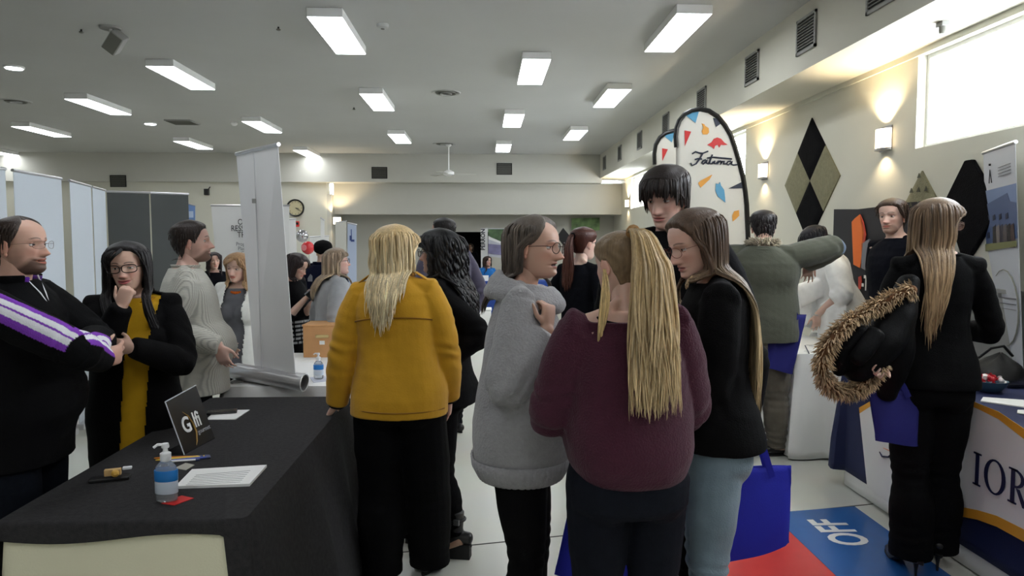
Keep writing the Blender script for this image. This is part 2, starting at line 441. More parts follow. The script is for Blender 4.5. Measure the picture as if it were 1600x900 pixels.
# ---- acoustic diamonds
BLK = mat('black_felt', (14, 14, 17), .95, spec=.1, bump=.6, bscale=120)
OLV = mat('olive_felt', (128, 124, 98), .9, bump=.6, bscale=90, var=.1, vscale=30)
def rhomb(t, cy, cz, hw, hh, mt, nm, x=WX):
    """padded woven diamond: ridged surface"""
    V = []; Fq = []; n_ = 16
    for i in range(n_ + 1):
        for j in range(n_ + 1):
            a = i / n_; b_ = j / n_
            y = cy + hw * (a - b_); z = cz + hh * (a + b_ - 1)
            e = min(a, 1 - a, b_, 1 - b_)
            d = .012 + .014 * min(1, e * 8) + (.003 * math.sin(a * 60) * math.cos(b_ * 60) if e > 0 else 0)
            V.append((x - d, y, z))
    for i in range(n_):
        for j in range(n_): k = i * (n_ + 1) + j; Fq.append((k, k + 1, k + n_ + 2, k + n_ + 1))
    nb = len(V)
    for (a, b_) in ((0, 0), (1, 0), (1, 1), (0, 1)): V.append((x, cy + hw * (a - b_), cz + hh * (a + b_ - 1)))
    s = MB(); s.add(V, Fq)
    # rim to wall
    rim = [(0, 0), (n_, 0), (n_, n_), (0, n_)]
    for q in range(4):
        i0, j0 = rim[q]; i1, j1 = rim[(q + 1) % 4]
        edge = [(round(i0 + (i1 - i0) * k / n_), round(j0 + (j1 - j0) * k / n_)) for k in range(n_ + 1)]
        ids = [a * (n_ + 1) + b_ for a, b_ in edge]
        s.F.append(ids + [nb + (q + 1) % 4, nb + q]); s.M.append(0)
    return s.build(nm, mt, t, smooth=True)
t = thing('acoustic_panel', 'large woven diamond of two black and two olive rhombi on the right wall', 'wall panel', (WX, 7.05, 2.13))
for (dy, dz, mt) in ((0, .31, BLK), (0, -.31, BLK), (.3, 0, OLV), (-.3, 0, OLV)): rhomb(t, 7.05 + dy, 2.135 + dz, .298, .308, mt, 'rhombus')
t = thing('acoustic_panel', 'small olive diamond behind the head of the woman in black', 'wall panel', (WX, 5.22, 1.75))
rhomb(t, 5.22, 1.75, .27, .31, OLV, 'rhombus')
s = MB()
for i in range(6):
    for j in range(6):
        a = (i + .5) / 6; b_ = (j + .5) / 6
        y = 5.22 + .27 * (a - b_); z = 1.75 + .31 * (a + b_ - 1)
        if (i + j) % 2 == 0: s.prism([(WX - .033, y - .02, z), (WX - .033, y + .02, z), (WX - .033, y, z + .035)], (.006, 0, 0))
s.build('triangle_pattern', mat('dark_olive_felt', (80, 80, 66), .9), t)
t = thing('acoustic_panel', 'black hexagonal felt panel beside the pull-up banner with the building photo', 'wall panel', (WX, 4.62, 1.75))
s = MB(); c0 = Vector((WX - .035, 4.62, 1.75))
s.prism([c0 + Vector((0, a, b_)) for a, b_ in ((.3, .06), (.1, .33), (.03, .33), (-.25, .0), (.03, -.33), (.08, -.33))], (.035, 0, 0)); s.build('panel', BLK, t, bevel=.008)
# ---- clock, wall details
p = at(462, 325, BY + .15)
t = thing('wall_clock', 'round wall clock with black rim and cream face', 'clock', p)
rot = Euler((PI / 2, 0, 0)).to_matrix()
s = MB(); s.lathe(p, [(.165, 0), (.165, .03), (.2, .05), (.2, .0)], 36, rot); s.build('rim', BLACKM, t, smooth=True)
s = MB(); s.lathe(p, [(.166, 0), (.166, .02)], 36, rot); s.build('clock_face', mat('clock_cream', (190, 180, 145), .4), t, smooth=True)
s = MB()
for i in range(12):
    a = R(30 * i); s.box(p + Vector((math.sin(a) * .14, -.024, math.cos(a) * .14)), (.01, .004, .022), Euler((0, a, 0)).to_matrix())
s.build('hour_marks', INK, t)
for nm, a, l_ in (('hour_hand', 100, .08), ('minute_hand', 118, .12)):
    s = MB(); d = Vector((math.sin(R(a)), 0, math.cos(R(a)))); s.tube([p + Vector((0, -.028, 0)), p + d * l_ + Vector((0, -.028, 0))], .006, 6); s.build(nm, INK, t)
p = at(323, 300, BY + .1); t = thing('wall_speaker', 'tiny black speaker hung high on the far left wall', 'speaker', p)
s = MB(); s.box(p, (.1, .1, .14)); s.build('cabinet', BLACKM, t, bevel=.01)
s = MB(); s.tube([p + Vector((.03, 0, .05)), p + Vector((.06, .05, .12))], .012); s.build('bracket', BLACKM, t)
p = at(465, 350, BY + .1); t = thing('fire_bell', 'small red fire alarm below the wall clock', 'fire alarm', p)
s = MB(); s.box(p, (.07, .06, .13)); s.build('alarm_box', RED, t, bevel=.008)
s = MB(); s.lathe(p + Vector((0, -.03, .01)), [(.03, 0), (.02, .015)], 12, rot); s.build('alarm_button', DARK, t, smooth=True)
# ---- court markings on the floor
CB = mat('blue_court_paint', (38, 92, 160), .25, var=.06, vscale=6); CR = mat('red_court_paint', (205, 62, 60), .25, var=.05, vscale=6)
s = MB(); s.prism([(1.62, 1.9, 0), (2.15, 1.9, 0), (2.15, 4.0, 0), (1.62, 3.92, 0)], (0, 0, .003)); struct('trim_6', s, CB)
s = MB(); s.prism([(.98, 1.9, 0), (1.618, 1.9, 0), (1.618, 3.92, 0), (.98, 3.8, 0)], (0, 0, .003)); struct('trim_7', s, CR)
o = text_mesh('trim_8', 'OFF', .27, mat('white_court_paint', (225, 225, 225), .4), (1.97, 3.47, .004), (0, 1, 0), (-1, 0, 0), ext=.0008, sx=.72, bold=.006)
o['kind'] = 'structure'
s = MB(); s.box2((-.3, 14.2, 0), (.3, 16.2, .003)); struct('trim_9', s, CB)
# ================================================================= TABLES, CLOTHS
def V3(*a): return Vector(a)
def cloth(name, x0, y0, x1, y1, zt, drop, m, label, wave=.012, flare=.03, n=260, rows=14, rc=.03, amp=None, freq=26, seed=0, cat_='tablecloth', grp=None, top_off=.004):
    """draped cloth: top sheet plus a hanging skirt. drop(px,py) gives the hang length at a perimeter point"""
    rnd = random.Random(seed)
    per = []; Lx, Ly = x1 - x0, y1 - y0
    tot = 2 * (Lx + Ly)
    for i in range(n):
        s = tot * i / n
        if s < Lx: p = (x0 + s, y0)
        elif s < Lx + Ly: p = (x1, y0 + s - Lx)
        elif s < 2 * Lx + Ly: p = (x1 - (s - Lx - Ly), y1)
        else: p = (x0, y1 - (s - 2 * Lx - Ly))
        cx = min(max(p[0], x0 + rc), x1 - rc); cy = min(max(p[1], y0 + rc), y1 - rc)
        dx, dy = p[0] - cx, p[1] - cy; l = math.hypot(dx, dy) or 1
        per.append(((cx + dx / l * rc, cy + dy / l * rc), (dx / l, dy / l), s))
    ph = [rnd.uniform(0, 6) for _ in range(4)]
    V = []; 
    for (p, nn, s) in per:
        D = drop(p[0], p[1]); a = amp(p[0], p[1]) if amp else 1
        for r in range(rows + 1):
            t = r / rows; h = D * t
            wv = wave * a * min(1, h * 2.2) * (math.sin(s * freq + ph[0]) + .6 * math.sin(s * freq * .43 + ph[1]) + .4 * math.sin(s * freq * 1.7 + ph[2]) + .8)
            o = top_off + flare * h / .74 * a + wv
            rr = .012
            if h < rr: o -= rr * (1 - math.sqrt(max(0, 1 - (1 - h / rr) ** 2))) * .6
            V.append((p[0] + nn[0] * o, p[1] + nn[1] * o, zt + top_off - h))
    Fq = []
    for i in range(n):
        j = (i + 1) % n
        for r in range(rows): Fq.append((i * (rows + 1) + r, i * (rows + 1) + r + 1, j * (rows + 1) + r + 1, j * (rows + 1) + r))
    top = [i * (rows + 1) for i in range(n)]
    c = len(V); V.append(((x0 + x1) / 2, (y0 + y1) / 2, zt + top_off))
    Tr = [(top[i], top[(i + 1) % n], c) for i in range(n)]
    s = MB(); s.add(V, Fq + Tr)
    o = s.build(name, m, smooth=True)
    so = o.modifiers.new('thick', 'SOLIDIFY'); so.thickness = .002; so.offset = 1
    return tag(o, label, cat_, grp)
def folding_table(x0, y0, x1, y1, zt, label, grp=None):
    t = thing('folding_table', label, 'table', ((x0 + x1) / 2, (y0 + y1) / 2, 0), grp)
    s = MB(); s.box2((x0 + .012, y0 + .012, zt - .03), (x1 - .012, y1 - .012, zt)); s.build('tabletop', GREYW, t, bevel=.005)
    for a in (x0 + .1, x1 - .1):
        for b_ in (y0 + .15, y1 - .15):
            s = MB(); s.tube([(a, b_, zt - .03), (a, b_, 0)], .014); s.build('leg', METAL, t, smooth=True)
    return t
CREAM = mat('cream_tablecloth', (222, 218, 190), .8, var=.04, vscale=3, bump=.1, bscale=160)
BLKC = mat('black_tablecloth', (50, 49, 50), .95, spec=.2, var=.2, vscale=60, bump=.35, bscale=260)
WHC = mat('white_tablecloth', (240, 240, 238), .75, bump=.08, bscale=160)
NAVY = mat('navy_cloth', (18, 30, 74), .75, bump=.1, bscale=160)
ROYAL = mat('royal_blue_cloth', (26, 62, 140), .75)
TX0, TX1, TY0, TY1 = -1.385, -.70, 2.06, 3.66
folding_table(TX0, TY0, TX1, TY1, .735, 'folding table hidden under the black and cream cloths, left foreground')
cloth('tablecloth', TX0, TY0, TX1, TY1, .735, lambda x, y: .725, CREAM, 'cream floor-length tablecloth under the black cloth in the left foreground', wave=.008, flare=.03, freq=12, seed=3)
def bdrop(x, y):
    if y < TY0 + .035:
        u = min(1, max(0, (x - (TX1 - .055)) / .05)); u = u * u * (3 - 2 * u)
        return .05 + .665 * u + .012 * math.sin(x * 9)
    return .715
cloth('tablecloth', TX0 - .012, TY0 - .012, TX1 + .012, TY1 + .012, .742, bdrop, BLKC, 'black felt-like tablecloth over the cream one in the left foreground', wave=.005, flare=.035, freq=14, n=420, seed=8,
      amp=lambda x, y: 3.2 if y > TY0 + .03 else .6)
# white table behind
WX0, WX1, WY0, WY1 = -1.46, -.74, 3.96, 5.15
folding_table(WX0, WY0, WX1, WY1, .735, 'folding table hidden under the white cloth behind the black table')
cloth('tablecloth', WX0, WY0, WX1, WY1, .738, lambda x, y: .72, WHC, 'white tablecloth behind the black table, under the grey pull-up banner', wave=.008, seed=5)
# far blue table
folding_table(-.35, 14.0, 1.3, 14.6, .735, 'folding table under the royal blue cloth at the far end')
cloth('tablecloth', -.35, 14.0, 1.3, 14.6, .738, lambda x, y: .7, ROYAL, 'royal blue tablecloth on the table at the far end', wave=.006, seed=6, n=120)
for i, (x, lb) in enumerate([(-.27, 'left'), (-.02, 'middle'), (.25, 'right')]):
    s = MB(); s.box((x, 14.1, .80), (.2 if i else .14, .02, .11), Euler((R(-12), 0, 0)).to_matrix()); tag(s.build('table_card', PAPER), 'white card standing on the far royal blue table, ' + lb + ' of three', 'card', 'white cards on the far blue table')
s = MB(); s.box((-.06, 12.1, .19), (.34, .3, .36)); s.box((-.06, 12.1, .385), (.36, .32, .03)); tag(s.build('storage_box', WHC, bevel=.01), 'white lidded box on the floor before the far blue table', 'box')
# right: rear white table with papers
RX0, RX1 = 2.27, 3.08
folding_table(2.2, 4.95, 2.72, 6.1, .735, 'folding table under the wavy white cloth beside the man in the green parka')
cloth('tablecloth', 2.2, 4.95, 2.72, 6.1, .738, lambda x, y: .73, WHC, 'white floor-length tablecloth on the table beside the man in the green parka', wave=.02, flare=.06, freq=20, seed=7, n=320)
# right front: white under cloth, navy printed cover
folding_table(RX0, 2.3, RX1, 4.4, .735, 'folding table under the navy and white printed cloth at the right')
cloth('tablecloth', RX0 + .012, 2.312, RX1 - .012, 4.385, .738, lambda x, y: .733, WHC, 'white under-cloth whose hem shows below the navy printed cover at the right', wave=.003, flare=.012, seed=9, amp=lambda x, y: .3)
nc = cloth('table_cover', RX0 - .008, 2.29, RX1 + .008, 4.41, .744, lambda x, y: .64, NAVY, 'navy table cover printed with gold bands and large serif letters at the right', wave=.004, flare=.015, seed=10, cat_='table cover', amp=lambda x, y: 3 if y > 4.35 else .05)
GOLD = mat('gold_print', (222, 158, 48), .6); FIELD = mat('white_print', (226, 226, 224), .7); NVI = mat('navy_print', (22, 26, 66), .6); PINKP = mat('salmon_print', (222, 150, 120), .6)
FX = RX0 - .022
def fpt(px, py, dx=0):
    p = atx(px, py, FX - dx); return Vector((FX - dx - .018 * max(0, (.74 - p.z)) , p.y, p.z))
def tp(pts, m, nm, dx=0, th=.0015, parent=nc):
    s = MB(); s.prism([fpt(x, y, dx) for x, y in pts], (th, 0, 0)); o = s.build(nm, m, parent); return o
topA = [(1344, 646), (1362, 634), (1385, 624), (1410, 620), (1440, 619), (1470, 621), (1500, 627), (1530, 640), (1560, 655), (1600, 686), (1640, 722), (1700, 785)]
botA = [(1640, 852), (1600, 826), (1560, 806), (1530, 797), (1510, 793), (1480, 793), (1450, 800), (1432, 808)]
tp(topA + [(1760, 960)] + botA + [(1400, 792), (1358, 762)], FIELD, 'white_field', .001)
tp(topA + [(1700, 772), (1640, 708), (1600, 670), (1560, 643), (1530, 631), (1500, 619), (1470, 614), (1440, 612), (1410, 613), (1385, 616), (1362, 626), (1343, 637)], GOLD, 'gold_band', .002)
tp(botA + [(1432, 816), (1450, 810), (1480, 806), (1510, 808), (1530, 812), (1560, 823), (1600, 845), (1640, 872)], GOLD, 'gold_band', .002)
def letter(polys):
    s = MB()
    for pts in polys: s.prism([Vector((FX - .012, y, z)) for y, z in pts], (.002, 0, 0))
    return s.build('printed_letter', NVI, nc)
def serifI(y, z0, z1, wS=.022, wF=.05):
    return [[(y + wS / 2, z0), (y - wS / 2, z0), (y - wS / 2, z1), (y + wS / 2, z1)], [(y + wF / 2, z0), (y - wF / 2, z0), (y - wF / 2, z0 + .008), (y + wF / 2, z0 + .008)], [(y + wF / 2, z1 - .008), (y - wF / 2, z1 - .008), (y - wF / 2, z1), (y + wF / 2, z1)]]
z0, z1 = .435, .585
yI = atx(1530, 740, FX).y; yO = atx(1558, 740, FX).y; yR = atx(1587, 740, FX).y
letter(serifI(yI, z0, z1))
ring = []
for i in range(24):
    a0, a1 = 2 * PI * i / 24, 2 * PI * (i + 1) / 24
    f = lambda a, k: (yO - math.cos(a) * (.066 if k else .044), (z0 + z1) / 2 + math.sin(a) * (.078 if k else .070))
    ring.append([f(a0, 1), f(a1, 1), f(a1, 0), f(a0, 0)])
letter(ring)
rr = serifI(yR, z0, z1)
for i in range(10):
    a0, a1 = -PI / 2 + PI * i / 10, -PI / 2 + PI * (i + 1) / 10
    f = lambda a, k: (yR - .01 - math.cos(a) * (.055 if k else .036), z1 - .04 + math.sin(a) * (.04 if k else .031))
    rr.append([f(a0, 1), f(a1, 1), f(a1, 0), f(a0, 0)])
rr.append([(yR - .02, z0 + .07), (yR - .04, z0 + .07), (yR - .085, z0), (yR - .06, z0)])
letter(rr)
s = MB(); s.tube([fpt(1376, 706, .006), fpt(1380, 713, .006), fpt(1390, 714, .006), fpt(1398, 707, .006), fpt(1404, 702, .006)], [.003, .005, .005, .004, .002], 6); s.build('printed_swirl', NVI, nc)
s = MB(); s.tube([fpt(1382, 700, .005), fpt(1400, 708, .005), fpt(1425, 716, .005), fpt(1455, 728, .005), fpt(1472, 735, .005)], [.002, .004, .005, .005, .003], 6); s.build('printed_swoosh', PINKP, nc)
# ================================================================= BLACK TABLE ITEMS
ZT = .748
def tz(px, py, z=ZT): return atz(px, py, z)
# acrylic sign
t = thing('table_sign', 'black tilted sign with a gold crescent and white letters on the black table', 'sign', (-1.12, 2.78, ZT))
BL = at(288, 713, 2.68); BL.z = ZT; BR = at(336, 690, 2.9); BR.z = ZT; TL = at(258, 628, 2.68); TR = at(306, 602, 2.9)
ux = (BR - BL); uy = (TL - BL); nrm = ux.cross(uy).normalized()
if nrm.x < 0: nrm = -nrm
SIGN = mat('black_sign_face', (24, 24, 27), .25)
s = MB(); s.prism([BL, BR, TR, TL], -nrm * .004); s.build('sign_face', SIGN, t)
s = MB(); s.tube([BL, TL], .0022, 6); s.tube([TL, TR], .0022, 6); s.build('clear_edge', mat('acrylic_edge', (205, 210, 215), .15), t)
s = MB(); s.prism([BL, BR, BR - Vector((.09, 0, 0)), BL - Vector((.09, 0, 0))], (0, 0, .003)); s.build('foot', SIGN, t)
def sp(u, v): return BL + ux * u + uy * v + nrm * .0015
text_mesh('sign_letter', 'G', .085, WHITE, sp(.2, .34), ux, uy, t, sx=.9, bold=.002)
text_mesh('sign_letter', 'lfi', .085, WHITE, sp(.55, .36), ux, uy, t, sx=.85, bold=.0015)
text_mesh('small_lettering', 'gourmet', .026, mat('grey_lettering', (170, 170, 172), .5), sp(.57, .22), ux, uy, t)
s = MB(); s.tube([sp(.34, .72), sp(.45, .62), sp(.52, .45), sp(.53, .28), sp(.46, .12), sp(.40, .05)], [.0004, .0022, .0032, .0034, .0024, .0004], 8); s.build('gold_crescent', mat('gold_foil', (190, 150, 80), .35, metal=.4), t, smooth=True)
# sanitizer pump bottles
GEL = mat('clear_gel_plastic', (215, 220, 225), .12, trans=.75, spec=.5)
LABB = mat('blue_label', (30, 120, 195), .4); PUMP = mat('white_plastic', (235, 236, 238), .3)
def bottle(p, h, label, face=0):
    t = thing('sanitizer_bottle', label, 'hand sanitizer', p, None, face)
    k = h / .19; c = Vector(p)
    q = lambda a: [(r * k, z * k) for r, z in a]
    s = MB(); s.lathe(c, q([(.024, 0), (.032, .004), (.034, .02), (.034, .09), (.031, .112), (.018, .128), (.013, .132)]), 28, sy=.62); s.build('bottle_body', GEL, t, smooth=True)
    s = MB(); s.lathe(c, q([(.0345, .028), (.0352, .03), (.0352, .095), (.0345, .097)]), 28, sy=.64); s.build('label_wrap', mat('pale_label', (205, 215, 228), .35), t, smooth=True)
    s = MB(); s.lathe(c, q([(.0352, .068), (.0362, .07), (.0362, .1), (.0352, .102)]), 28, sy=.66); s.build('blue_label', LABB, t, smooth=True)
    s = MB(); s.lathe(c, q([(.0145, .13), (.0165, .134), (.0165, .155), (.008, .16), (.006, .175)]), 20); s.build('collar', PUMP, t, smooth=True)
    s = MB(); s.lathe(c, q([(.011, .172), (.012, .176), (.01, .186)]), 16); s.tube([c + V3(0, 0, .182 * k), c + V3(-.02 * k, -.01 * k, .184 * k), c + V3(-.03 * k, -.014 * k, .176 * k)], .0045 * k, 8); s.build('pump_head', PUMP, t, smooth=True)
    return t
p = tz(261, 783); bottle(p, .185, 'clear pump bottle of hand sanitizer with blue label on the black table')
p = tz(498, 592); bottle(p, .155, 'small sanitizer pump bottle with blue label on the white table behind')
def sheet(name, corners, z, th, m, label, cat_, grp=None, n=1):
    P = [tz(x, y, z) for x, y in corners]
    s = MB(); s.prism(P, (0, 0, th)); return tag(s.build(name, m), label, cat_, grp)
sheet('business_card', [(252, 787), (272, 790), (303, 779), (284, 775)], ZT, .002, RED, 'red card beside the base of the large sanitizer bottle', 'card')
o = sheet('paper_stack', [(274, 764), (390, 760), (417, 730), (300, 737)], ZT, .009, PAPER, 'stack of white printed sheets beside the large sanitizer bottle', 'papers')
for i in range(7):
    v = (i + 1) / 8.5; a = (278 + 22 * v + 10, 760 - 22 * v + .5); b_ = (385 + 22 * v - 12, 756 - 25 * v)
    P0 = tz(*a, z=ZT + .0092); P1 = tz(*b_, z=ZT + .0092)
    s = MB(); s.tube([P0, P1], .0008, 4); s.build('printed_line', GREYINK, o)
sheet('paper_sheet', [(322, 656), (368, 656), (390, 641), (338, 642)], ZT, .003, PAPER, 'white sheet lying at the far end of the black table', 'paper')
p0 = tz(345, 645, ZT + .008); s = MB(); s.box(p0 + V3(0, .02, 0), (.13, .06, .01), Euler((0, 0, .25)).to_matrix()); po = s.build('phone', mat('phone_black', (12, 12, 14), .12, coat=.5), bevel=.003); tag(po, 'black smartphone lying on the sheet at the far end of the black table', 'phone')
# stamp, pad, eraser
p = tz(172, 750); rot = Euler((0, 0, R(18))).to_matrix()
s = MB(); s.box(p + V3(0, 0, .006), (.12, .045, .012), rot); t = tag(s.build('ink_pad', mat('ink_pad_black', (8, 8, 9), .5), bevel=.003), 'flat black ink pad under the wooden stamp on the black table', 'ink pad')
WOOD = mat('pale_wood', (200, 165, 110), .5, var=.12, vscale=30, stretch=(1, 6, 1))
q = tz(176, 744, ZT + .02)
t = thing('rubber_stamp', 'small wooden rubber stamp with round handle on the black table', 'stamp', q)
s = MB(); s.box(q + V3(-.005, .012, .01), (.05, .018, .022), rot); s.build('stamp_block', WOOD, t, bevel=.002)
s = MB(); s.lathe(q + V3(.004, 0, .012), [(.006, 0), (.005, .012), (.011, .022), (.012, .032), (.006, .038)], 18, Euler((R(80), 0, R(35))).to_matrix()); s.build('handle', mat('brass_wood', (205, 160, 70), .4), t, smooth=True)
p = tz(199, 731, ZT + .004); s = MB(); s.box(p, (.03, .018, .01), rot); tag(s.build('eraser', PUMP, bevel=.003), 'small white eraser near the wooden stamp', 'eraser')
# pens
for i, (a, b_, c, lb) in enumerate([((241, 716), (318, 713), (215, 130, 40), 'orange'), ((243, 719), (328, 712), (225, 190, 60), 'yellow'), ((262, 720), (329, 714), (40, 70, 170), 'blue'), ((250, 722), (312, 718), (230, 230, 230), 'white')]):
    P0 = tz(*a, z=ZT + .006); P1 = tz(*b_, z=ZT + .006)
    t = thing('pen', lb + ' pen in the bunch below the black sign', 'pen', P0, 'pens below the sign')
    d = (P1 - P0)
    s = MB(); s.tube([P0, P0 + d * .12, P0 + d * .8, P0 + d * .9], [.002, .0042, .0042, .004], 8); s.build('barrel', mat('pen_' + lb, c, .3), t, smooth=True)
    s = MB(); s.tube([P0 + d * .9, P1], [.0048, .004], 8); s.build('cap', mat('pen_cap', (50, 60, 110), .3), t, smooth=True)
sheet('leaflet', [(273, 732), (290, 735), (304, 727), (290, 724)], ZT, .002, mat('leaflet_grey', (175, 172, 160), .5), 'small greyish leaflet below the pens on the black table', 'leaflet')
# ================================================================= WHITE TABLE ITEMS
p = tz(473, 560, .742); CARD = mat('tan_cardboard', (196, 146, 96), .7, var=.06, vscale=12)
BX0 = tz(474, 559, .742); BX1 = tz(545, 561, .742)
t = thing('carry_box', 'tan cardboard box with a handle cut-out on the white table', 'box', BX0)
h = at(473, 510, BX0.y).z
c0 = BX0; w_ = .34
s = MB()
s.prism([c0, c0 + V3(w_, 0, 0), c0 + V3(w_, 0, h - .742), c0 + V3(0, 0, h - .742)], (0, .24, 0)); s.build('carton', CARD, t, bevel=.004)
s = MB(); s.box(c0 + V3(.13, -.002, (h - .742) * .68), (.09, .006, .022)); s.build('handle_slot', mat('brass', (215, 190, 130), .25, metal=.6), t, bevel=.002)
s = MB(); s.box(c0 + V3(.13, -.003, (h - .742) * .48), (.035, .004, .026)); s.build('label_tag', PAPER, t)
s = MB(); s.box(c0 + V3(w_ / 2, .12, h - .742 + .006), (w_ + .01, .25, .012)); s.build('lid', CARD, t, bevel=.004)
# grey pull-up banner standing on the white table
BAN = mat('grey_banner_back', (238, 238, 238), .6, var=.02, vscale=3)
def banner(name, TLp, TRp, BRp, BLp, m, label, grp=None, rail=ALU, base=True, th=.003, pole=True):
    c = (BLp + BRp) / 2
    t = thing(name, label, 'banner', (c.x, c.y, min(BLp.z, BRp.z)), grp)
    u = (TRp - TLp).normalized(); up = (TLp - BLp).normalized(); nn = u.cross(up).normalized()
    s = MB(); s.prism([BLp, BRp, TRp, TLp], nn * th); s.build('sheet', m, t)
    s = MB(); s.tube([TLp - u * .005 + up * .008, TRp + u * .005 + up * .008], .011, 10); s.build('top_rail', rail, t, smooth=True)
    if base:
        s = MB(); s.box((BLp + BRp) / 2 + V3(0, 0, .02), ((BRp - BLp).length + .06, .09, .05), Matrix([[u.x, -u.y, 0], [u.y, u.x, 0], [0, 0, 1]]).to_3x3()); s.build('base', rail, t, bevel=.01)
    if pole:
        a = (TLp + TRp) / 2 - nn * .02; b_ = (BLp + BRp) / 2 - nn * .02
        s = MB(); s.tube([a, b_], .008, 8); s.build('support_pole', rail, t, smooth=True)
    return t, (lambda uu, vv, k=.003: BLp + (BRp - BLp) * uu * (1 - vv) + (TLp - BLp) * vv + (TRp - TLp) * uu * vv + nn * (th + k)), u, up
TLb, TRb = at(370, 243, 4.2), at(435, 228, 3.76)
BLb, BRb = at(399, 578, 4.12), at(462, 585, 3.84)
t, q_, u_, up_ = banner('pull_up_banner', TLb, TRb, BRb, BLb, BAN, 'tall grey-white pull-up banner seen from behind on the white table', base=False, pole=False)
nn = u_.cross(up_)
s = MB(); a = q_(.38, 1); b_ = q_(.12, 0); s.tube([at(397, 239, 4.0), at(409, 576, 4.01)], .003, 8); s.build('support_pole', mat('pole_grey', (205, 206, 208), .5), t, smooth=True)
s = MB(); s.box(at(397, 314, 3.97), (.02, .01, .024)); s.build('pole_clip', GREYW, t)
# its silver cassette (open end towards the aisle)
A = at(368, 582, 4.18); B = at(476, 597, 3.82)
A.z = B.z = .742 + .05
d = (B - A).normalized(); sd = d.cross(V3(0, 0, 1)).normalized()
t2 = thing('silver_cassette', 'silver open-ended cassette tube at the foot of the grey pull-up banner', 'banner base', (A + B) / 2 - V3(0, 0, .05))
V = []; n_ = 22
for k, tt in enumerate((0, .02, .5, .93, 1.0, 1.0, .9, .02)):
    inner = k >= 5
    rx, rz = (.062, .046) if not inner else (.056, .040)
    if k == 0: rx, rz = .052, .038
    if k == 4 or k == 5: rx *= 1.12
    for j in range(n_):
        a = 2 * PI * j / n_
        off = d * ((.045 * math.cos(a)) if k in (4, 5) else 0)
        V.append(A + (B - A) * tt + off + sd * math.cos(a) * rx + V3(0, 0, math.sin(a) * rz))
Fc = [(k * n_ + j, k * n_ + (j + 1) % n_, (k + 1) * n_ + (j + 1) % n_, (k + 1) * n_ + j) for k in range(7) for j in range(n_)] + [tuple(range(n_))[::-1], tuple(range(7 * n_, 8 * n_))]
s = MB(); s.add(V, Fc); s.build('tube_shell', mat('silver_shell', (200, 200, 202), .3, metal=.7), t2, smooth=True)
s = MB(); s.box((A * .85 + B * .15) - V3(0, 0, .044), (.05, .2, .012), Matrix.Rotation(math.atan2(d.y, d.x), 3, 'Z')); s.build('foot', GREYW, t2, bevel=.003)
sheet('paper_sheet', [(470, 566), (492, 566), (488, 560), (470, 560)], .744, .002, PAPER, 'white sheet on the white table before the tan box', 'paper')
sheet('leaflet', [(484, 590), (508, 588), (512, 596), (490, 598)], .744, .002, mat('leaflet_pale', (205, 208, 222), .5), 'pale leaflet beside the small sanitizer bottle', 'leaflet')
# ================================================================= LEFT DISPLAY PANELS
PANW = mat('panel_white_fabric', (196, 204, 212), .7); PAND = mat('panel_grey_fabric', (74, 77, 76), .85, var=.05, vscale=4)
pts = [(-3.05, 3.75), (-3.1, 4.83), (-3.175, 5.6), (-3.45, 6.7)]
xs = [(-3.04, 3.2, -3.1, 4.80, 'cut by the left picture edge'), (-3.1, 4.88, -3.17, 5.54, 'second from the left'), (-3.2, 5.70, -3.36, 6.30, 'third, right of the tan-striped gap'), (-3.38, 6.36, -3.5, 6.80, 'narrow and farthest of the white ones')]
for x0, y0, x1, y1, lb in xs:
    banner('roll_up_display', V3(x0, y0, 2.0), V3(x1, y1, 2.0), V3(x1, y1, .06), V3(x0, y0, .06), PANW, 'tall white fabric display panel, ' + lb, 'white display panels at the left')
for x0, y0, x1, y1, lb in [(-3.56, 6.95, -3.26, 7.15, 'left of the pair'), (-3.25, 7.16, -2.97, 7.36, 'right of the pair behind the checked shirt')]:
    banner('roll_up_display', V3(x0, y0, 2.0), V3(x1, y1, 2.0), V3(x1, y1, .06), V3(x0, y0, .06), PAND, 'tall dark grey display panel, ' + lb, 'dark grey display panels at the left')
# ================================================================= FAR BANNERS
def pban(tl, tr, bl, br, Y, m, name, label, base=True, Y2=None, zb=None, grp=None):
    a, b_ = at(*tl, Y), at(*tr, Y2 or Y); c, d_ = at(*bl, Y), at(*br, Y2 or Y)
    if zb is not None:
        c.z = zb; d_.z = zb
    return banner(name, a, b_, d_, c, m, label, grp, base=base)
WB = mat('white_banner_vinyl', (232, 232, 230), .5)
t, q_, u_, up_ = pban((330, 322), (452, 322), (350, 500), (452, 500), 9.0, WB, 'pull_up_banner', 'white pull-up banner with thin black capitals behind the checked-shirt man', zb=.05)
for tx, py, sz, ctr in [('OPTION', 351, .1, 391), ('RESSOURCES', 361, .1, 391), ('TRAVAIL', 371, .1, 391)]:
    p = at(ctr, py, 8.98); text_mesh('printed_text', tx, sz * 1.0, INK, p - V3(0, .004, 0), (1, 0, 0), (0, 0, 1), t, align='CENTER', sx=.8)
for tx, py in [('Programmes,', 384), ('Placements', 391), ('Conseil', 398)]:
    p = at(388, py, 8.98); text_mesh('printed_text', tx, .065, GREYINK, p - V3(0, .004, 0), (1, 0, 0), (0, 0, 1), t, align='CENTER', sx=.85)
pban((432, 344), (462, 343), (432, 500), (468, 500), 11, WB, 'pull_up_banner', 'plain white far banner just right of the tall grey banner', zb=.05)
pban((484, 371), (514, 369), (484, 500), (514, 500), 12.5, WB, 'roll_up_display', 'low white board behind the balloons', zb=.05)
pban((501, 341), (507, 345), (501, 500), (507, 500), 12.0, WB, 'pull_up_banner', 'very narrow white banner seen edge-on beyond the black beanie', zb=.05, base=False)
pban((524, 349), (541, 346), (524, 500), (541, 500), 10.5, mat('beige_banner', (200, 199, 190), .6), 'pull_up_banner', 'beige-white banner left of the blonde hair of the mustard jacket', zb=.05)
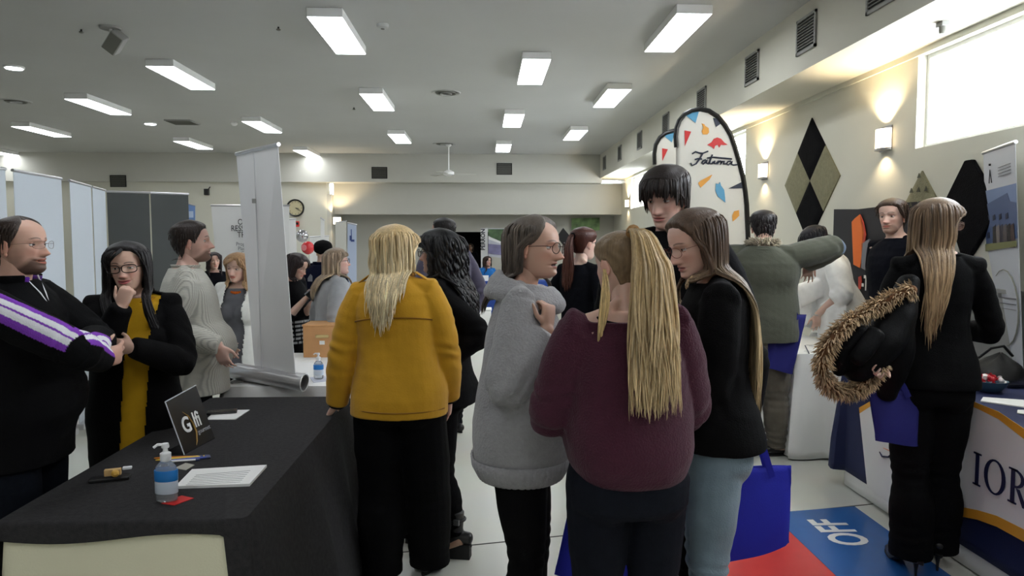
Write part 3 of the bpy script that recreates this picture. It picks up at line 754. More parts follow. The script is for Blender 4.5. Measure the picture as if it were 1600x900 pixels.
BLP = mat('pale_blue_print', (178, 190, 212), .5)
t, q_, u_, up_ = pban((543, 349), (557, 352), (543, 500), (557, 500), 10.2, BLP, 'pull_up_banner', 'pale blue banner with dark blue marks beside the beige-white one', zb=.05)
for (x, y, w_, h_) in ((549, 366, .012, .14), (551, 376, .05, .03), (548, 372, .03, .07)):
    p = at(x, y, 10.17); s = MB(); s.box(p, (w_, .004, h_)); s.build('printed_mark', mat('mid_blue_print', (60, 80, 140), .5), t)
t, q_, u_, up_ = pban((290, 318), (305, 322), (290, 500), (305, 500), 11.5, mat('blue_banner', (110, 140, 190), .5), 'pull_up_banner', 'small blue printed banner beyond the dark grey panels', zb=.05)
s = MB(); s.box(at(297, 335, 11.46), (.1, .004, .1)); s.build('printed_block', mat('pale_sky_print', (185, 200, 222), .5), t)
# balloons
def balloon(px, py, Y, r, m, lb, grp=None):
    c = at(px, py, Y)
    t = thing('balloon', lb, 'balloon', c - V3(0, 0, r), grp)
    s = MB(); prof = [(.001, -1.12), (.05, -1.1), (.03, -1.05)] + [(math.cos(a) * (1 if a > 0 else 1 - .12 * (a / (PI / 2)) ** 2), math.sin(a) * (1 if a > 0 else 1.06)) for a in [(-PI / 2 + .08) + (PI - .1) * i / 16 for i in range(17)]]
    s.lathe(c, [(a * r, b_ * r) for a, b_ in prof], 28); s.build('balloon_skin', m, t, smooth=True)
    s = MB(); s.tube([c - V3(0, 0, r * 1.1), c - V3(.02, 0, r * 2), V3(c.x, c.y, .03)], .002, 5); s.lathe((c.x, c.y, 0), [(.04, 0), (.04, .03), (.01, .04)], 10); s.build('ribbon', WHITE, t)
    return t, c
balloon(472, 368.5, 11.5, .098, mat('silver_balloon', (190, 190, 195), .12, metal=.9), 'round silver balloon above the red one')
t, c = balloon(481, 387, 11, .098, mat('red_balloon', (200, 28, 36), .25, coat=.4), 'round red balloon with a pale printed disc')
s = MB(); s.lathe(c + V3(-.035, -.088, .0), [(.045, 0), (.045, .006)], 20, Euler((R(88), 0, R(-20))).to_matrix()); s.build('printed_disc', mat('pink_print', (225, 130, 135), .5), t, smooth=True)
balloon(474, 401, 11.2, .035, WHITE, 'tiny white balloon below the red one')
# far centre: vertical banner, poster, table
t, q_, u_, up_ = pban((751, 358), (762, 357), (752, 402), (763, 402), 15.5, WB, 'pull_up_banner', 'narrow white banner with vertical dark lettering at the far centre', zb=.05)
text_mesh('printed_text', 'PERRON', .12, INK, at(757.5, 391, 15.45), (0, 0, 1), (-1, 0, 0), t, bold=.004)
t = thing('display_board', 'display board with green and lilac photos beside the far vertical banner', 'display board', at(778, 500, 15.3))
P = [at(763, 357, 15.3), at(800, 357, 15.3), at(800, 406, 15.3), at(763, 400, 15.3)]
s = MB(); s.prism(P[::-1], (0, .02, 0)); s.build('board', mat('board_white', (190, 192, 200), .6), t)
for xx in (766, 797):
    q = at(xx, 400, 15.33); s = MB(); s.tube([q, V3(q.x, q.y, 0)], .015); s.build('leg', METAL, t)
def bpoly(pts, m, nm, Y=15.29):
    s = MB(); s.prism([at(x, y, Y) for x, y in pts], (0, -.006, 0)); return s.build(nm, m, t)
bpoly([(763, 358), (798, 358), (798, 380), (778, 378), (763, 368)], mat('leaf_green_print', (60, 84, 50), .6, var=.5, vscale=6), 'green_photo')
bpoly([(763, 381), (796, 384), (796, 400), (763, 396)], mat('lilac_print', (112, 108, 138), .6, var=.3, vscale=6), 'lilac_photo')
bpoly([(763, 369), (780, 380), (798, 382), (798, 384), (763, 374)], FIELD, 'white_swoosh', 15.28)
s = MB(); s.prism([at(893, 341, 17.8), at(937, 340, 17.8), at(937, 360, 17.8), at(893, 361, 17.8)], (0, .01, 0)); tag(s.build('wall_poster', mat('leafy_poster', (120, 150, 100), .6, var=.6, vscale=5)), 'green leafy poster on the far wall above the auburn ponytail', 'poster')
s = MB(); s.prism([at(880, 356, 16), at(890, 368, 16), at(882, 386, 16), at(870, 370, 16)], (0, .03, 0)); tag(s.build('wall_diamond', DARK), 'small dark diamond at the far end left of the auburn ponytail', 'panel')
# ================================================================= FLAGS
FLAG = mat('flag_white_fabric', (222, 219, 208), .7)
CBL = mat('flag_blue', (92, 160, 196), .6); CRD = mat('flag_red', (205, 50, 48), .6); CYL = mat('flag_amber', (226, 158, 62), .6); CNV = mat('flag_navy', (34, 40, 58), .6)
def flag(Y, edge, left_x, left_y0, bottom_py, label, shapes, dx=0, dy=0, sc=1):
    T_ = lambda x, y: at(x, y, Y)
    base = T_(edge[0][0], 375); base.z = 0
    t = thing('feather_flag', label, 'flag', base, 'curved feather flags')
    def bow(p):   # gentle billow so that the cloth is not flat
        c = T_(left_x + 60, 300); k = (p.x - c.x) / .4
        return p + V3(0, .035 * (k * k) - .02 * math.sin(p.z * 3), 0)
    right = edge
    n_ = 40
    rows = []
    ys = [p[1] for p in right]
    top_i = ys.index(min(ys))
    L_ = right[:top_i + 1]; R_ = right[top_i:]
    Lx = lambda y: np.interp(y, [p[1] for p in L_][::-1], [p[0] for p in L_][::-1]) if y < left_y0 else left_x
    Rx = lambda y: np.interp(y, [p[1] for p in R_], [p[0] for p in R_])
    V = []; m_ = 12
    yy = [min(ys) + (bottom_py - min(ys)) * (i / n_) ** 1.6 for i in range(n_ + 1)]
    for y in yy:
        a, b_ = Lx(y), Rx(y)
        for j in range(m_ + 1): V.append(bow(T_(a + (b_ - a) * j / m_, y)))
    Fq = [(i * (m_ + 1) + j, (i + 1) * (m_ + 1) + j, (i + 1) * (m_ + 1) + j + 1, i * (m_ + 1) + j + 1) for i in range(n_) for j in range(m_)]
    s = MB(); s.add(V, Fq); o = s.build('flag_fabric', FLAG, t, smooth=True); so = o.modifiers.new('thick', 'SOLIDIFY'); so.thickness = .003; so.offset = -1
    s = MB(); pp = [bow(T_(x, y)) for x, y in edge]; pp = [p + V3(0, -.004, 0) for p in pp]
    s.tube(pp + [V3(pp[-1].x + .01, pp[-1].y, .05)], [.022] * len(pp) + [.016], 8); s.build('curved_pole', BLACKM, t, smooth=True)
    s = MB(); e = V3(pp[-1].x + .01, pp[-1].y, 0); s.box(e + V3(0, 0, .012), (.4, .06, .02)); s.box(e + V3(0, 0, .012), (.06, .4, .02)); s.build('cross_base', BLACKM, t)
    for m, P in shapes:
        s = MB(); s.prism([bow(T_(x, y)) + V3(0, -.006, 0) for x, y in P], (0, .003, 0)); s.build('printed_shape', m, t)
    return t, T_, bow
def c7(l): return [(980 + x / 3, 150 + y / 3) for x, y in l]
edgeF = c7([(232, 240), (228, 190), (232, 150), (245, 115), (268, 87), (300, 70), (340, 63), (380, 72), (420, 98), (455, 140), (482, 185), (503, 240), (525, 310), (545, 380), (558, 450), (566, 510)]) + [(1171, 360), (1173, 420), (1175, 480)]
sh = [(CBL, c7([(275, 92), (300, 78), (333, 75), (318, 128)])), (CRD, c7([(268, 162), (298, 168), (270, 235)])),
      (CYL, c7([(345, 130), (358, 134), (362, 142), (378, 152), (380, 172), (372, 182), (352, 182), (346, 168), (354, 148)])),
      (CNV, c7([(398, 105), (420, 108), (437, 130), (412, 148)])),
      (CRD, c7([(372, 230), (392, 218), (402, 202), (418, 196), (436, 202), (452, 220), (468, 230), (448, 232), (436, 230), (428, 244), (420, 230), (408, 236), (404, 250), (394, 240)])),
      (CYL, c7([(333, 408), (345, 396), (398, 368), (385, 392), (345, 430)])),
      (CBL, c7([(415, 410), (428, 414), (434, 402), (440, 420), (455, 440), (460, 475), (462, 500), (448, 488), (425, 470), (414, 445)])),
      (CNV, c7([(475, 434), (540, 402), (546, 432)])), (CYL, c7([(496, 560), (505, 540), (528, 534), (530, 560), (512, 578), (498, 588)]))]
t, T_, bow = flag(6.5, edgeF, 1057, 232, 440, 'taller white feather flag with coloured shapes and the handwritten word Fatima', sh)
strokes = [[(303, 272), (318, 262), (335, 268), (352, 270), (376, 260)], [(352, 270), (340, 292), (322, 318), (304, 326), (297, 314)], [(316, 298), (330, 294), (348, 296)],
 [(366, 300), (354, 304), (348, 314), (354, 320), (366, 310), (372, 300), (368, 314), (376, 319), (386, 306)], [(396, 276), (386, 304), (384, 318), (394, 318), (402, 308)], [(372, 292), (400, 288), (440, 292), (488, 296)],
 [(408, 304), (405, 318), (414, 318), (424, 304), (422, 321)], [(423, 314), (432, 305), (438, 306), (435, 321), (444, 307), (452, 306), (450, 320), (460, 318)],
 [(484, 306), (470, 308), (464, 318), (472, 324), (484, 314), (490, 306), (486, 320), (496, 324), (514, 322)]]
s = MB()
for st in strokes:
    P = [bow(T_(x, y)) + V3(0, -.008, 0) for x, y in c7(st)]
    s.tube(P, .0075, 6)
s.build('handwritten_word', CNV, t, smooth=True)
edgeR = [(1023.5, 257), (1023, 240), (1025, 226), (1031, 215), (1040, 208), (1052, 204.5), (1066, 207), (1080, 216), (1092, 236), (1101, 262), (1108, 300), (1112, 345), (1114, 400), (1116, 460)]
sh = [(CBL, c7([(172, 186), (195, 176), (222, 172), (208, 218)])), (CRD, c7([(164, 245), (190, 250), (165, 305)])), (CRD, c7([(248, 300), (258, 288), (272, 288), (278, 302), (290, 312), (262, 312)])), (CYL, c7([(228, 252), (246, 248), (252, 262), (236, 266)]))]
flag(7.6, edgeR, 1024, 257, 430, 'shorter white feather flag behind the one with the handwritten word', sh)
# ================================================================= WALL BANNER
def wp(px, py, x=WX - .03): return atx(px, py, x)
def c8(l): return [(1200 + x / 3, 150 + y / 3) for x, y in l]
BT = mat('black_banner_cloth', (26, 25, 30), .7)
t = thing('wall_banner', 'black banner with orange flame and grey block lettered TEC on the right wall', 'banner', (WX - .03, 5.8, .8))
P = [wp(1303, 327), wp(1340, 327), wp(1372, 323), wp(1400, 318)]; P += [V3(WX - .03, 4.95, P[-1].z), V3(WX - .03, 4.95, .85), V3(WX - .03, P[0].y, .85)]
s = MB(); s.prism(P, (.012, 0, 0)); s.build('banner_cloth', BT, t)
OR = mat('flame_orange', (232, 112, 28), .6); RO = mat('flame_red', (190, 62, 40), .6); GB = mat('block_grey', (122, 124, 132), .6)
for m, pl, nm in [(OR, [(392, 590), (405, 575), (430, 555), (441, 590), (450, 640), (444, 700), (436, 770), (430, 806), (400, 790), (396, 700)], 'orange_flame'), (RO, [(430, 555), (446, 590), (458, 650), (452, 690), (440, 690), (444, 640)], 'red_edge'), (GB, [(438, 692), (474, 670), (474, 828), (437, 806)], 'grey_block'), (mat('block_dark', (70, 72, 80), .6), [(474, 670), (494, 692), (492, 822), (474, 828)], 'block_side')]:
    s = MB(); s.prism([wp(x, y, WX - .045) for x, y in c8(pl)], (.006, 0, 0)); s.build(nm, m, t)
p = wp(1346, 452, WX - .046)
text_mesh('printed_text', '-TEC', .17, WHITE, p, (0, -1, 0), (0, 0, 1), t, sx=.62, bold=.006)
s = MB(); s.prism([wp(x, y, WX - .045) for x, y in [(1341, 433), (1345, 431), (1346, 440), (1344, 452), (1341, 452)]], (.006, 0, 0)); s.build('orange_letter', RO, t)
# ================================================================= RIGHT PULL-UP BANNER
TLr = at(1537, 241, 4.52); TRr = at(1587, 224, 4.08)
BLr = at(1549, 565, 4.52); BRr = at(1610, 580, 4.08); 
# extend to the floor along the same edges
k = (TLr.z - .06) / (TLr.z - BLr.z); BLr = TLr + (BLr - TLr) * k
k = (TRr.z - .06) / (TRr.z - BRr.z); BRr = TRr + (BRr - TRr) * k
BRr = BLr + (TRr - TLr)
PB = mat('banner_satin', (205, 208, 214), .35)
t, q_, u_, up_ = banner('pull_up_banner', TLr, TRr, BRr, BLr, PB, 'pull-up banner with a building photo and a thin circle at the right edge')
nR = u_.cross(up_)
def bp(pts, m, nm, k=.002):
    s = MB(); P = [q_(a, 1 - b_ * .64, k) for a, b_ in pts]; s.prism(P, nR * .001); return s.build(nm, m, t)
bp([(0.02, .18), (1, .175), (1, .385), (.02, .43)], mat('photo_sky_blue', (120, 140, 178), .4), 'photo_sky')
bp([(0.02, .25), (.75, .21), (.82, .25), (1, .26), (1, .42), (.02, .44)], mat('photo_building', (74, 92, 130), .4), 'photo_building', .004)
for i in range(4):
    bp([(.08 + .2 * i, .305), (.16 + .2 * i, .300), (.16 + .2 * i, .325), (.08 + .2 * i, .33)], mat('photo_window', (30, 36, 60), .4), 'photo_window', .006)
    bp([(.08 + .2 * i, .385), (.16 + .2 * i, .382), (.16 + .2 * i, .41), (.08 + .2 * i, .413)], MATS['photo_window'], 'photo_window', .006)
rnd = random.Random(4)
for i in range(6):
    a = .28 + .11 * i; cc = [(38, 34, 38), (120, 112, 110), (50, 46, 60), (90, 84, 84), (30, 30, 34), (70, 50, 50)][i]
    bp([(a, .36), (a + .1, .35), (a + .12, .46), (a - .02, .46)], mat('photo_person_%d' % i, cc, .4), 'photo_figure', .008)
bp([(0.02, .44), (1, .43), (1, .455), (.02, .475)], mat('photo_grass', (128, 130, 88), .4), 'photo_ground', .01)
s = MB(); s.tube([q_(.2, 1 - .095, .006), q_(.24, 1 - .055, .006), q_(.28, 1 - .095, .006)], .003, 5); s.tube([q_(.24, 1 - .042, .006), q_(.245, 1 - .036, .006)], .006, 5); s.build('logo_mark', INK, t)
for i in range(4):
    s = MB(); s.tube([q_(.5, .945 - .009 * i, .006), q_(.88, .948 - .009 * i, .006)], .0022, 4); s.build('logo_line', GREYINK, t)
s = MB(); cs = []
for i in range(15):
    a = R(125 - 18 * i); cs.append(q_(.55 + .42 * math.cos(a), .525 + .115 * math.sin(a), .006))
s.tube(cs, [.002 + .003 * math.sin(PI * i / 14) for i in range(15)], 6); s.build('circle_swoosh', mat('swoosh_grey', (140, 140, 128), .4), t, smooth=True)
for i, (tx, sz, v) in enumerate([('a', .05, .555), ('b', .05, .538), ('c', .025, .522)]):
    s = MB(); s.tube([q_(.22, v, .006), q_(.9, v, .006)], .0035 - i * .0008, 4); s.build('lettering_line', GREYINK, t)
# ================================================================= RIGHT TABLE ITEMS
ZR = .752
def rz_(px, py, z=ZR): return atz(px, py, z)
p = rz_(1546, 612); 
t = thing('candy_bowl', 'blue-grey bowl heaped with red wrapped sweets on the navy table', 'bowl', p)
s = MB(); s.lathe(p, [(.035, 0), (.05, .006), (.075, .035), (.085, .06), (.080, .06), (.07, .037), (.045, .01), (.001, .009)], 28); s.build('bowl', mat('bowl_blue', (58, 84, 104), .3), t, smooth=True)
rnd = random.Random(2)
cm = [mat('sweet_red', (200, 30, 48), .25, coat=.3), mat('sweet_white', (235, 225, 225), .3), mat('sweet_pink', (225, 110, 120), .3)]
for i in range(16):
    a = rnd.uniform(0, 6.28); r_ = rnd.uniform(0, .058); c = p + V3(math.cos(a) * r_, math.sin(a) * r_, .058 + .022 * (1 - r_ / .06) + rnd.uniform(0, .006))
    rt = Euler((rnd.uniform(-1, 1), rnd.uniform(-1, 1), rnd.uniform(0, 3))).to_matrix()
    s = MB(); s.lathe(c, [(.012, -.02), (.004, -.014), (.011, -.008), (.013, 0), (.011, .008), (.004, .014), (.012, .02)], 10, rt); tag(s.build('wrapped_sweet', cm[0 if i % 3 else 1 + i % 2], smooth=True), ('red', 'white', 'pink')[0 if i % 3 else 1 + i % 2] + ' wrapped sweet heaped in the blue-grey bowl', 'sweet', 'sweets in the bowl')
p = rz_(1584, 603); s = MB(); s.box(p + V3(0, 0, .012), (.16, .12, .02), Euler((0, 0, .1)).to_matrix()); o = tag(s.build('tablet', mat('tablet_black', (20, 22, 34), .2), bevel=.004), 'dark flat tablet case beside the candy bowl on the navy table', 'tablet')
s = MB(); s.box(p + V3(-.045, -.058, .014), (.05, .006, .006)); s.build('clasp', PUMP, o)
s = MB(); s.prism([rz_(1532, 628), rz_(1620, 640), rz_(1620, 628), rz_(1536, 622)], (0, 0, .006)); tag(s.build('paper_stack', PAPER), 'white papers on the near part of the navy table', 'papers')
s = MB(); s.prism([rz_(1589, 646), rz_(1625, 650), rz_(1625, 642), rz_(1590, 641)], (0, 0, .003)); tag(s.build('business_card', PAPER), 'small white card near the gold edge of the navy table', 'card')
# black bag
p = V3(2.90, 3.93, ZR)
t = thing('black_bag', 'slumped black bag at the right edge of the navy table', 'bag', p)
V = []; n_ = 24
for k in range(9):
    f = k / 8; r_ = [1, 1.02, .98, .9, .78, .62, .45, .25, .03][k]
    for j in range(n_):
        a = 2 * PI * j / n_; w1 = 1 + .08 * math.sin(3 * a + k) + .05 * math.sin(7 * a - k)
        V.append(p + V3(math.cos(a) * .15 * r_ * w1 + .03 * f, math.sin(a) * .12 * r_ * w1, .002 + .15 * f ** .8 + .012 * math.sin(5 * a) * f))
s = MB(); s.add(V, [(k * n_ + j, k * n_ + (j + 1) % n_, (k + 1) * n_ + (j + 1) % n_, (k + 1) * n_ + j) for k in range(8) for j in range(n_)] + [tuple(range(n_))[::-1], tuple(range(8 * n_, 9 * n_))])
s.build('bag_body', mat('black_nylon', (14, 14, 17), .6, bump=.2, bscale=30), t, smooth=True, auto=False)
s = MB(); s.tube([p + V3(-.1, 0, .13), p + V3(-.05, -.03, .19), p + V3(.03, -.02, .2), p + V3(.1, 0, .14)], .008, 8); s.build('strap', BLACKM, t, smooth=True)
# papers on the rear white table
for i, (a, lb) in enumerate([([(1256, 549), (1283, 548), (1288, 534), (1262, 534)], 'white printed sheet at the front edge of the rear white table'), ([(1285, 540), (1302, 540), (1303, 532), (1288, 532)], 'white sheet with dark photo on the rear white table'), ([(1264, 526), (1296, 527), (1298, 518), (1268, 517)], 'white leaflet under the hand of the woman in the white blouse')]):
    s = MB(); P = [rz_(x, y, .745) for x, y in a]; s.prism(P, (0, 0, .003)); o = tag(s.build('leaflet', PAPER), lb, 'leaflet', 'leaflets on the rear white table')
    c = sum(P, Vector()) / 4
    for k in range(3):
        s = MB(); s.box(c + V3(0, -.06 + .05 * k, .0035), (.09, .012, .001)); s.build('printed_block', GREYINK if k else NVI, o)
p = rz_(1308, 528, .745)
t = thing('paper_cup', 'red paper cup with dark lid beside the fur-trimmed coat', 'cup', p)
s = MB(); s.lathe(p, [(.026, 0), (.036, .08)], 20); s.build('cup_body', RED, t, smooth=True)
s = MB(); s.lathe(p + V3(0, 0, .08), [(.039, 0), (.039, .01), (.03, .016)], 20); s.build('lid', DARK, t, smooth=True)
s = MB(); s.tube([rz_(1258, 540, .75), rz_(1264, 552, .75)], .004, 6); tag(s.build('pen', NVI, smooth=True), 'dark pen on the leaflet edge of the rear white table', 'pen')
# ================================================================= PEOPLE: body, head, hair, clothes
A_ = np.array
def nrmz(v): v = np.asarray(v, float); return v / (np.linalg.norm(v) + 1e-9)
def catmull(P, m):
    P = A_(P, float) if not isinstance(P, np.ndarray) else P
    k = len(P)
    if k == 2: 
        t = np.linspace(0, 1, m)[:, None]; return P[0] * (1 - t) + P[1] * t
    Q = np.vstack([2 * P[0] - P[1], P, 2 * P[-1] - P[-2]])
    out = []
    for u in np.linspace(0, k - 1 - 1e-6, m):
        i = int(u); t = u - i
        a, b, c, d = Q[i], Q[i + 1], Q[i + 2], Q[i + 3]
        out.append(.5 * ((2 * b) + (-a + c) * t + (2 * a - 5 * b + 4 * c - d) * t * t + (-a + 3 * b - 3 * c + d) * t ** 3))
    return A_(out)
def ringloft(cs, Us, Vs, n=20, p=2.0):
    """closed loft through superelliptic rings; end caps domed by a centre vertex"""
    a = np.arange(n) * 2 * PI / n
    ca, sa = np.cos(a), np.sin(a)
    ca = np.sign(ca) * np.abs(ca) ** (2 / p); sa = np.sign(sa) * np.abs(sa) ** (2 / p)
    k = len(cs); V = []
    for c, U, W in zip(cs, Us, Vs): V.append(np.asarray(c)[None] + ca[:, None] * np.asarray(U)[None] + sa[:, None] * np.asarray(W)[None])
    V = np.vstack(V + [A_([cs[0]]), A_([cs[-1]])])
    Q = []; T = []
    for i in range(k - 1):
        for j in range(n):
            j2 = (j + 1) % n
            Q.append((i * n + j, i * n + j2, (i + 1) * n + j2, (i + 1) * n + j))
    for j in range(n):
        j2 = (j + 1) % n
        T.append((k * n, j2, j)); T.append((k * n + 1, (k - 1) * n + j, (k - 1) * n + j2))
    return V, A_(Q), A_(T)
def limb(path, radii, m=None, n=12, flat=1.0, side=None, cap=.6):
    """smooth tapering tube with rounded ends"""
    path = A_([list(p) for p in path], float); radii = A_(radii, float)
    m = m or max(6, 5 * (len(path) - 1) + 1)
    data = np.hstack([path, radii[:, None]]); D = catmull(data, m)
    C_, r = D[:, :3], np.maximum(D[:, 3], .0008)
    t = np.gradient(C_, axis=0); t /= np.linalg.norm(t, axis=1)[:, None] + 1e-9
    # end domes
    s0 = [C_[0] - t[0] * r[0] * cap * q for q in (.95, .6, .25)]; r0 = [r[0] * q for q in (.32, .78, .96)]
    s1 = [C_[-1] + t[-1] * r[-1] * cap * q for q in (.25, .6, .95)]; r1 = [r[-1] * q for q in (.96, .78, .32)]
    C_ = np.vstack([s0, C_, s1]); r = np.concatenate([r0, r, r1]); t = np.vstack([[t[0]] * 3, t, [t[-1]] * 3])
    up = nrmz(side) if side is not None else nrmz(np.cross(t[0], [0, 0, 1] if abs(t[0][2]) < .9 else [1, 0, 0]))
    Us, Vs = [], []
    for i in range(len(C_)):
        up = nrmz(up - t[i] * np.dot(up, t[i])); w_ = np.cross(t[i], up)
        Us.append(up * r[i]); Vs.append(w_ * r[i] * flat)
    return ringloft(C_, Us, Vs, n)
def ellipsoid(c, r, M=None, n=14):
    zs = np.linspace(-PI / 2 + .12, PI / 2 - .12, n // 2 + 3)
    M = np.eye(3) if M is None else M
    cs = [A_(c) + M @ A_([0, 0, r[2] * math.sin(a)]) for a in zs]
    return ringloft(cs, [M @ A_([r[0] * math.cos(a), 0, 0]) for a in zs], [M @ A_([0, r[1] * math.cos(a), 0]) for a in zs], n)
def join(geos):
    V = []; Q = []; T = []; o = 0
    for v, q, t in geos:
        V.append(v); 
        if len(q): Q.append(np.asarray(q) + o)
        if len(t): T.append(np.asarray(t) + o)
        o += len(v)
    return np.vstack(V), (np.vstack(Q) if Q else np.zeros((0, 4), int)), (np.vstack(T) if T else np.zeros((0, 3), int))
def lap(V, E, it, k=.5, keep=None):
    n = len(V); d = np.bincount(E.ravel(), minlength=n)[:, None].astype(float); d[d == 0] = 1
    for _ in range(it):
        S = np.zeros_like(V)
        for c in range(3):
            S[:, c] = np.bincount(E[:, 0], V[E[:, 1], c], n) + np.bincount(E[:, 1], V[E[:, 0], c], n)
        N_ = V + (S / d - V) * k
        V = N_ if keep is None else V + (N_ - V) * keep[:, None]
    return V
def remesh(geos, vox, it=4):
    V, Q, T = join(geos)
    me = bpy.data.meshes.new('tmp')
    me.vertices.add(len(V)); me.vertices.foreach_set('co', V.ravel())
    me.loops.add(len(Q) * 4 + len(T) * 3); me.loops.foreach_set('vertex_index', np.concatenate([Q.ravel(), T.ravel()]).astype(np.int32))
    me.polygons.add(len(Q) + len(T)); me.polygons.foreach_set('loop_start', np.concatenate([np.arange(len(Q)) * 4, len(Q) * 4 + np.arange(len(T)) * 3]).astype(np.int32))
    me.update(calc_edges=True)
    o = bpy.data.objects.new('tmp', me); COL.objects.link(o)
    md = o.modifiers.new('r', 'REMESH'); md.mode = 'VOXEL'; md.voxel_size = vox
    dg = bpy.context.evaluated_depsgraph_get()
    m2 = bpy.data.meshes.new_from_object(o.evaluated_get(dg))
    n = len(m2.vertices); V2 = np.empty(n * 3); m2.vertices.foreach_get('co', V2); V2 = V2.reshape(-1, 3)
    E = np.empty(len(m2.edges) * 2, np.int32); m2.edges.foreach_get('vertices', E); E = E.reshape(-1, 2)
    lt = np.empty(len(m2.polygons), np.int32); m2.polygons.foreach_get('loop_total', lt)
    li = np.empty(len(m2.loops), np.int32); m2.loops.foreach_get('vertex_index', li)
    ls = np.empty(len(m2.polygons), np.int32); m2.polygons.foreach_get('loop_start', ls)
    q = li[(ls[lt == 4][:, None] + np.arange(4))] if (lt == 4).any() else np.zeros((0, 4), int)
    t = li[(ls[lt == 3][:, None] + np.arange(3))] if (lt == 3).any() else np.zeros((0, 3), int)
    bpy.data.objects.remove(o); bpy.data.meshes.remove(me); bpy.data.meshes.remove(m2)
    return lap(V2, E, it), q, t
def vnormals(V, Q, T):
    N_ = np.zeros_like(V)
    for Fc in (Q, T):
        if len(Fc) == 0: continue
        n = np.cross(V[Fc[:, 1]] - V[Fc[:, 0]], V[Fc[:, 2]] - V[Fc[:, 0]])
        for k in range(Fc.shape[1]):
            for c in range(3): N_[:, c] += np.bincount(Fc[:, k], n[:, c], len(V))
    return N_ / (np.linalg.norm(N_, axis=1)[:, None] + 1e-12)
def fnoise(V, s, seed=0):
    """cheap smooth pseudo-noise: sums of warped sines, about -1..1"""
    r = np.random.RandomState(seed); out = np.zeros(len(V)); s = A_(s, float)
    P = V * s
    for i in range(5):
        d = r.normal(size=3); d /= np.linalg.norm(d); e = r.normal(size=3); e /= np.linalg.norm(e)
        f = 1.0 + .45 * i
        out += np.sin(P @ d * f + 1.6 * np.sin(P @ e * f * .6 + r.uniform(0, 6)) + r.uniform(0, 6)) / (1 + .35 * i)
    return out / 3.4
# ---------------------------------------------------------------- head
HT = A_([  # z, front, back, halfwidth
 (0, .060, .012, .020), (.008, .074, -.004, .031), (.020, .082, -.022, .040), (.035, .083, -.042, .047), (.052, .082, -.058, .0535), (.075, .083, -.070, .060), (.095, .085, -.080, .065),
 (.115, .085, -.088, .068), (.135, .088, -.094, .0705), (.155, .0875, -.098, .0735), (.172, .083, -.098, .0745), (.188, .073, -.092, .072), (.202, .058, -.078, .063), (.213, .039, -.058, .048), (.220, .021, -.036, .030), (.2245, .004, -.014, .009)])
ZF = np.linspace(0, .2245, 300)
def _sm(c):
    y = np.interp(ZF, HT[:, 0], HT[:, c]); k = 9
    yp = np.pad(y, k, mode='reflect', reflect_type='odd'); ker = np.hanning(2 * k + 1); ker /= ker.sum()
    return np.convolve(yp, ker, 'same')[k:-k]
FR, BK, WD = _sm(1), _sm(2), _sm(3)
def G(x, s): return np.exp(-(x / s) ** 2 / 2)
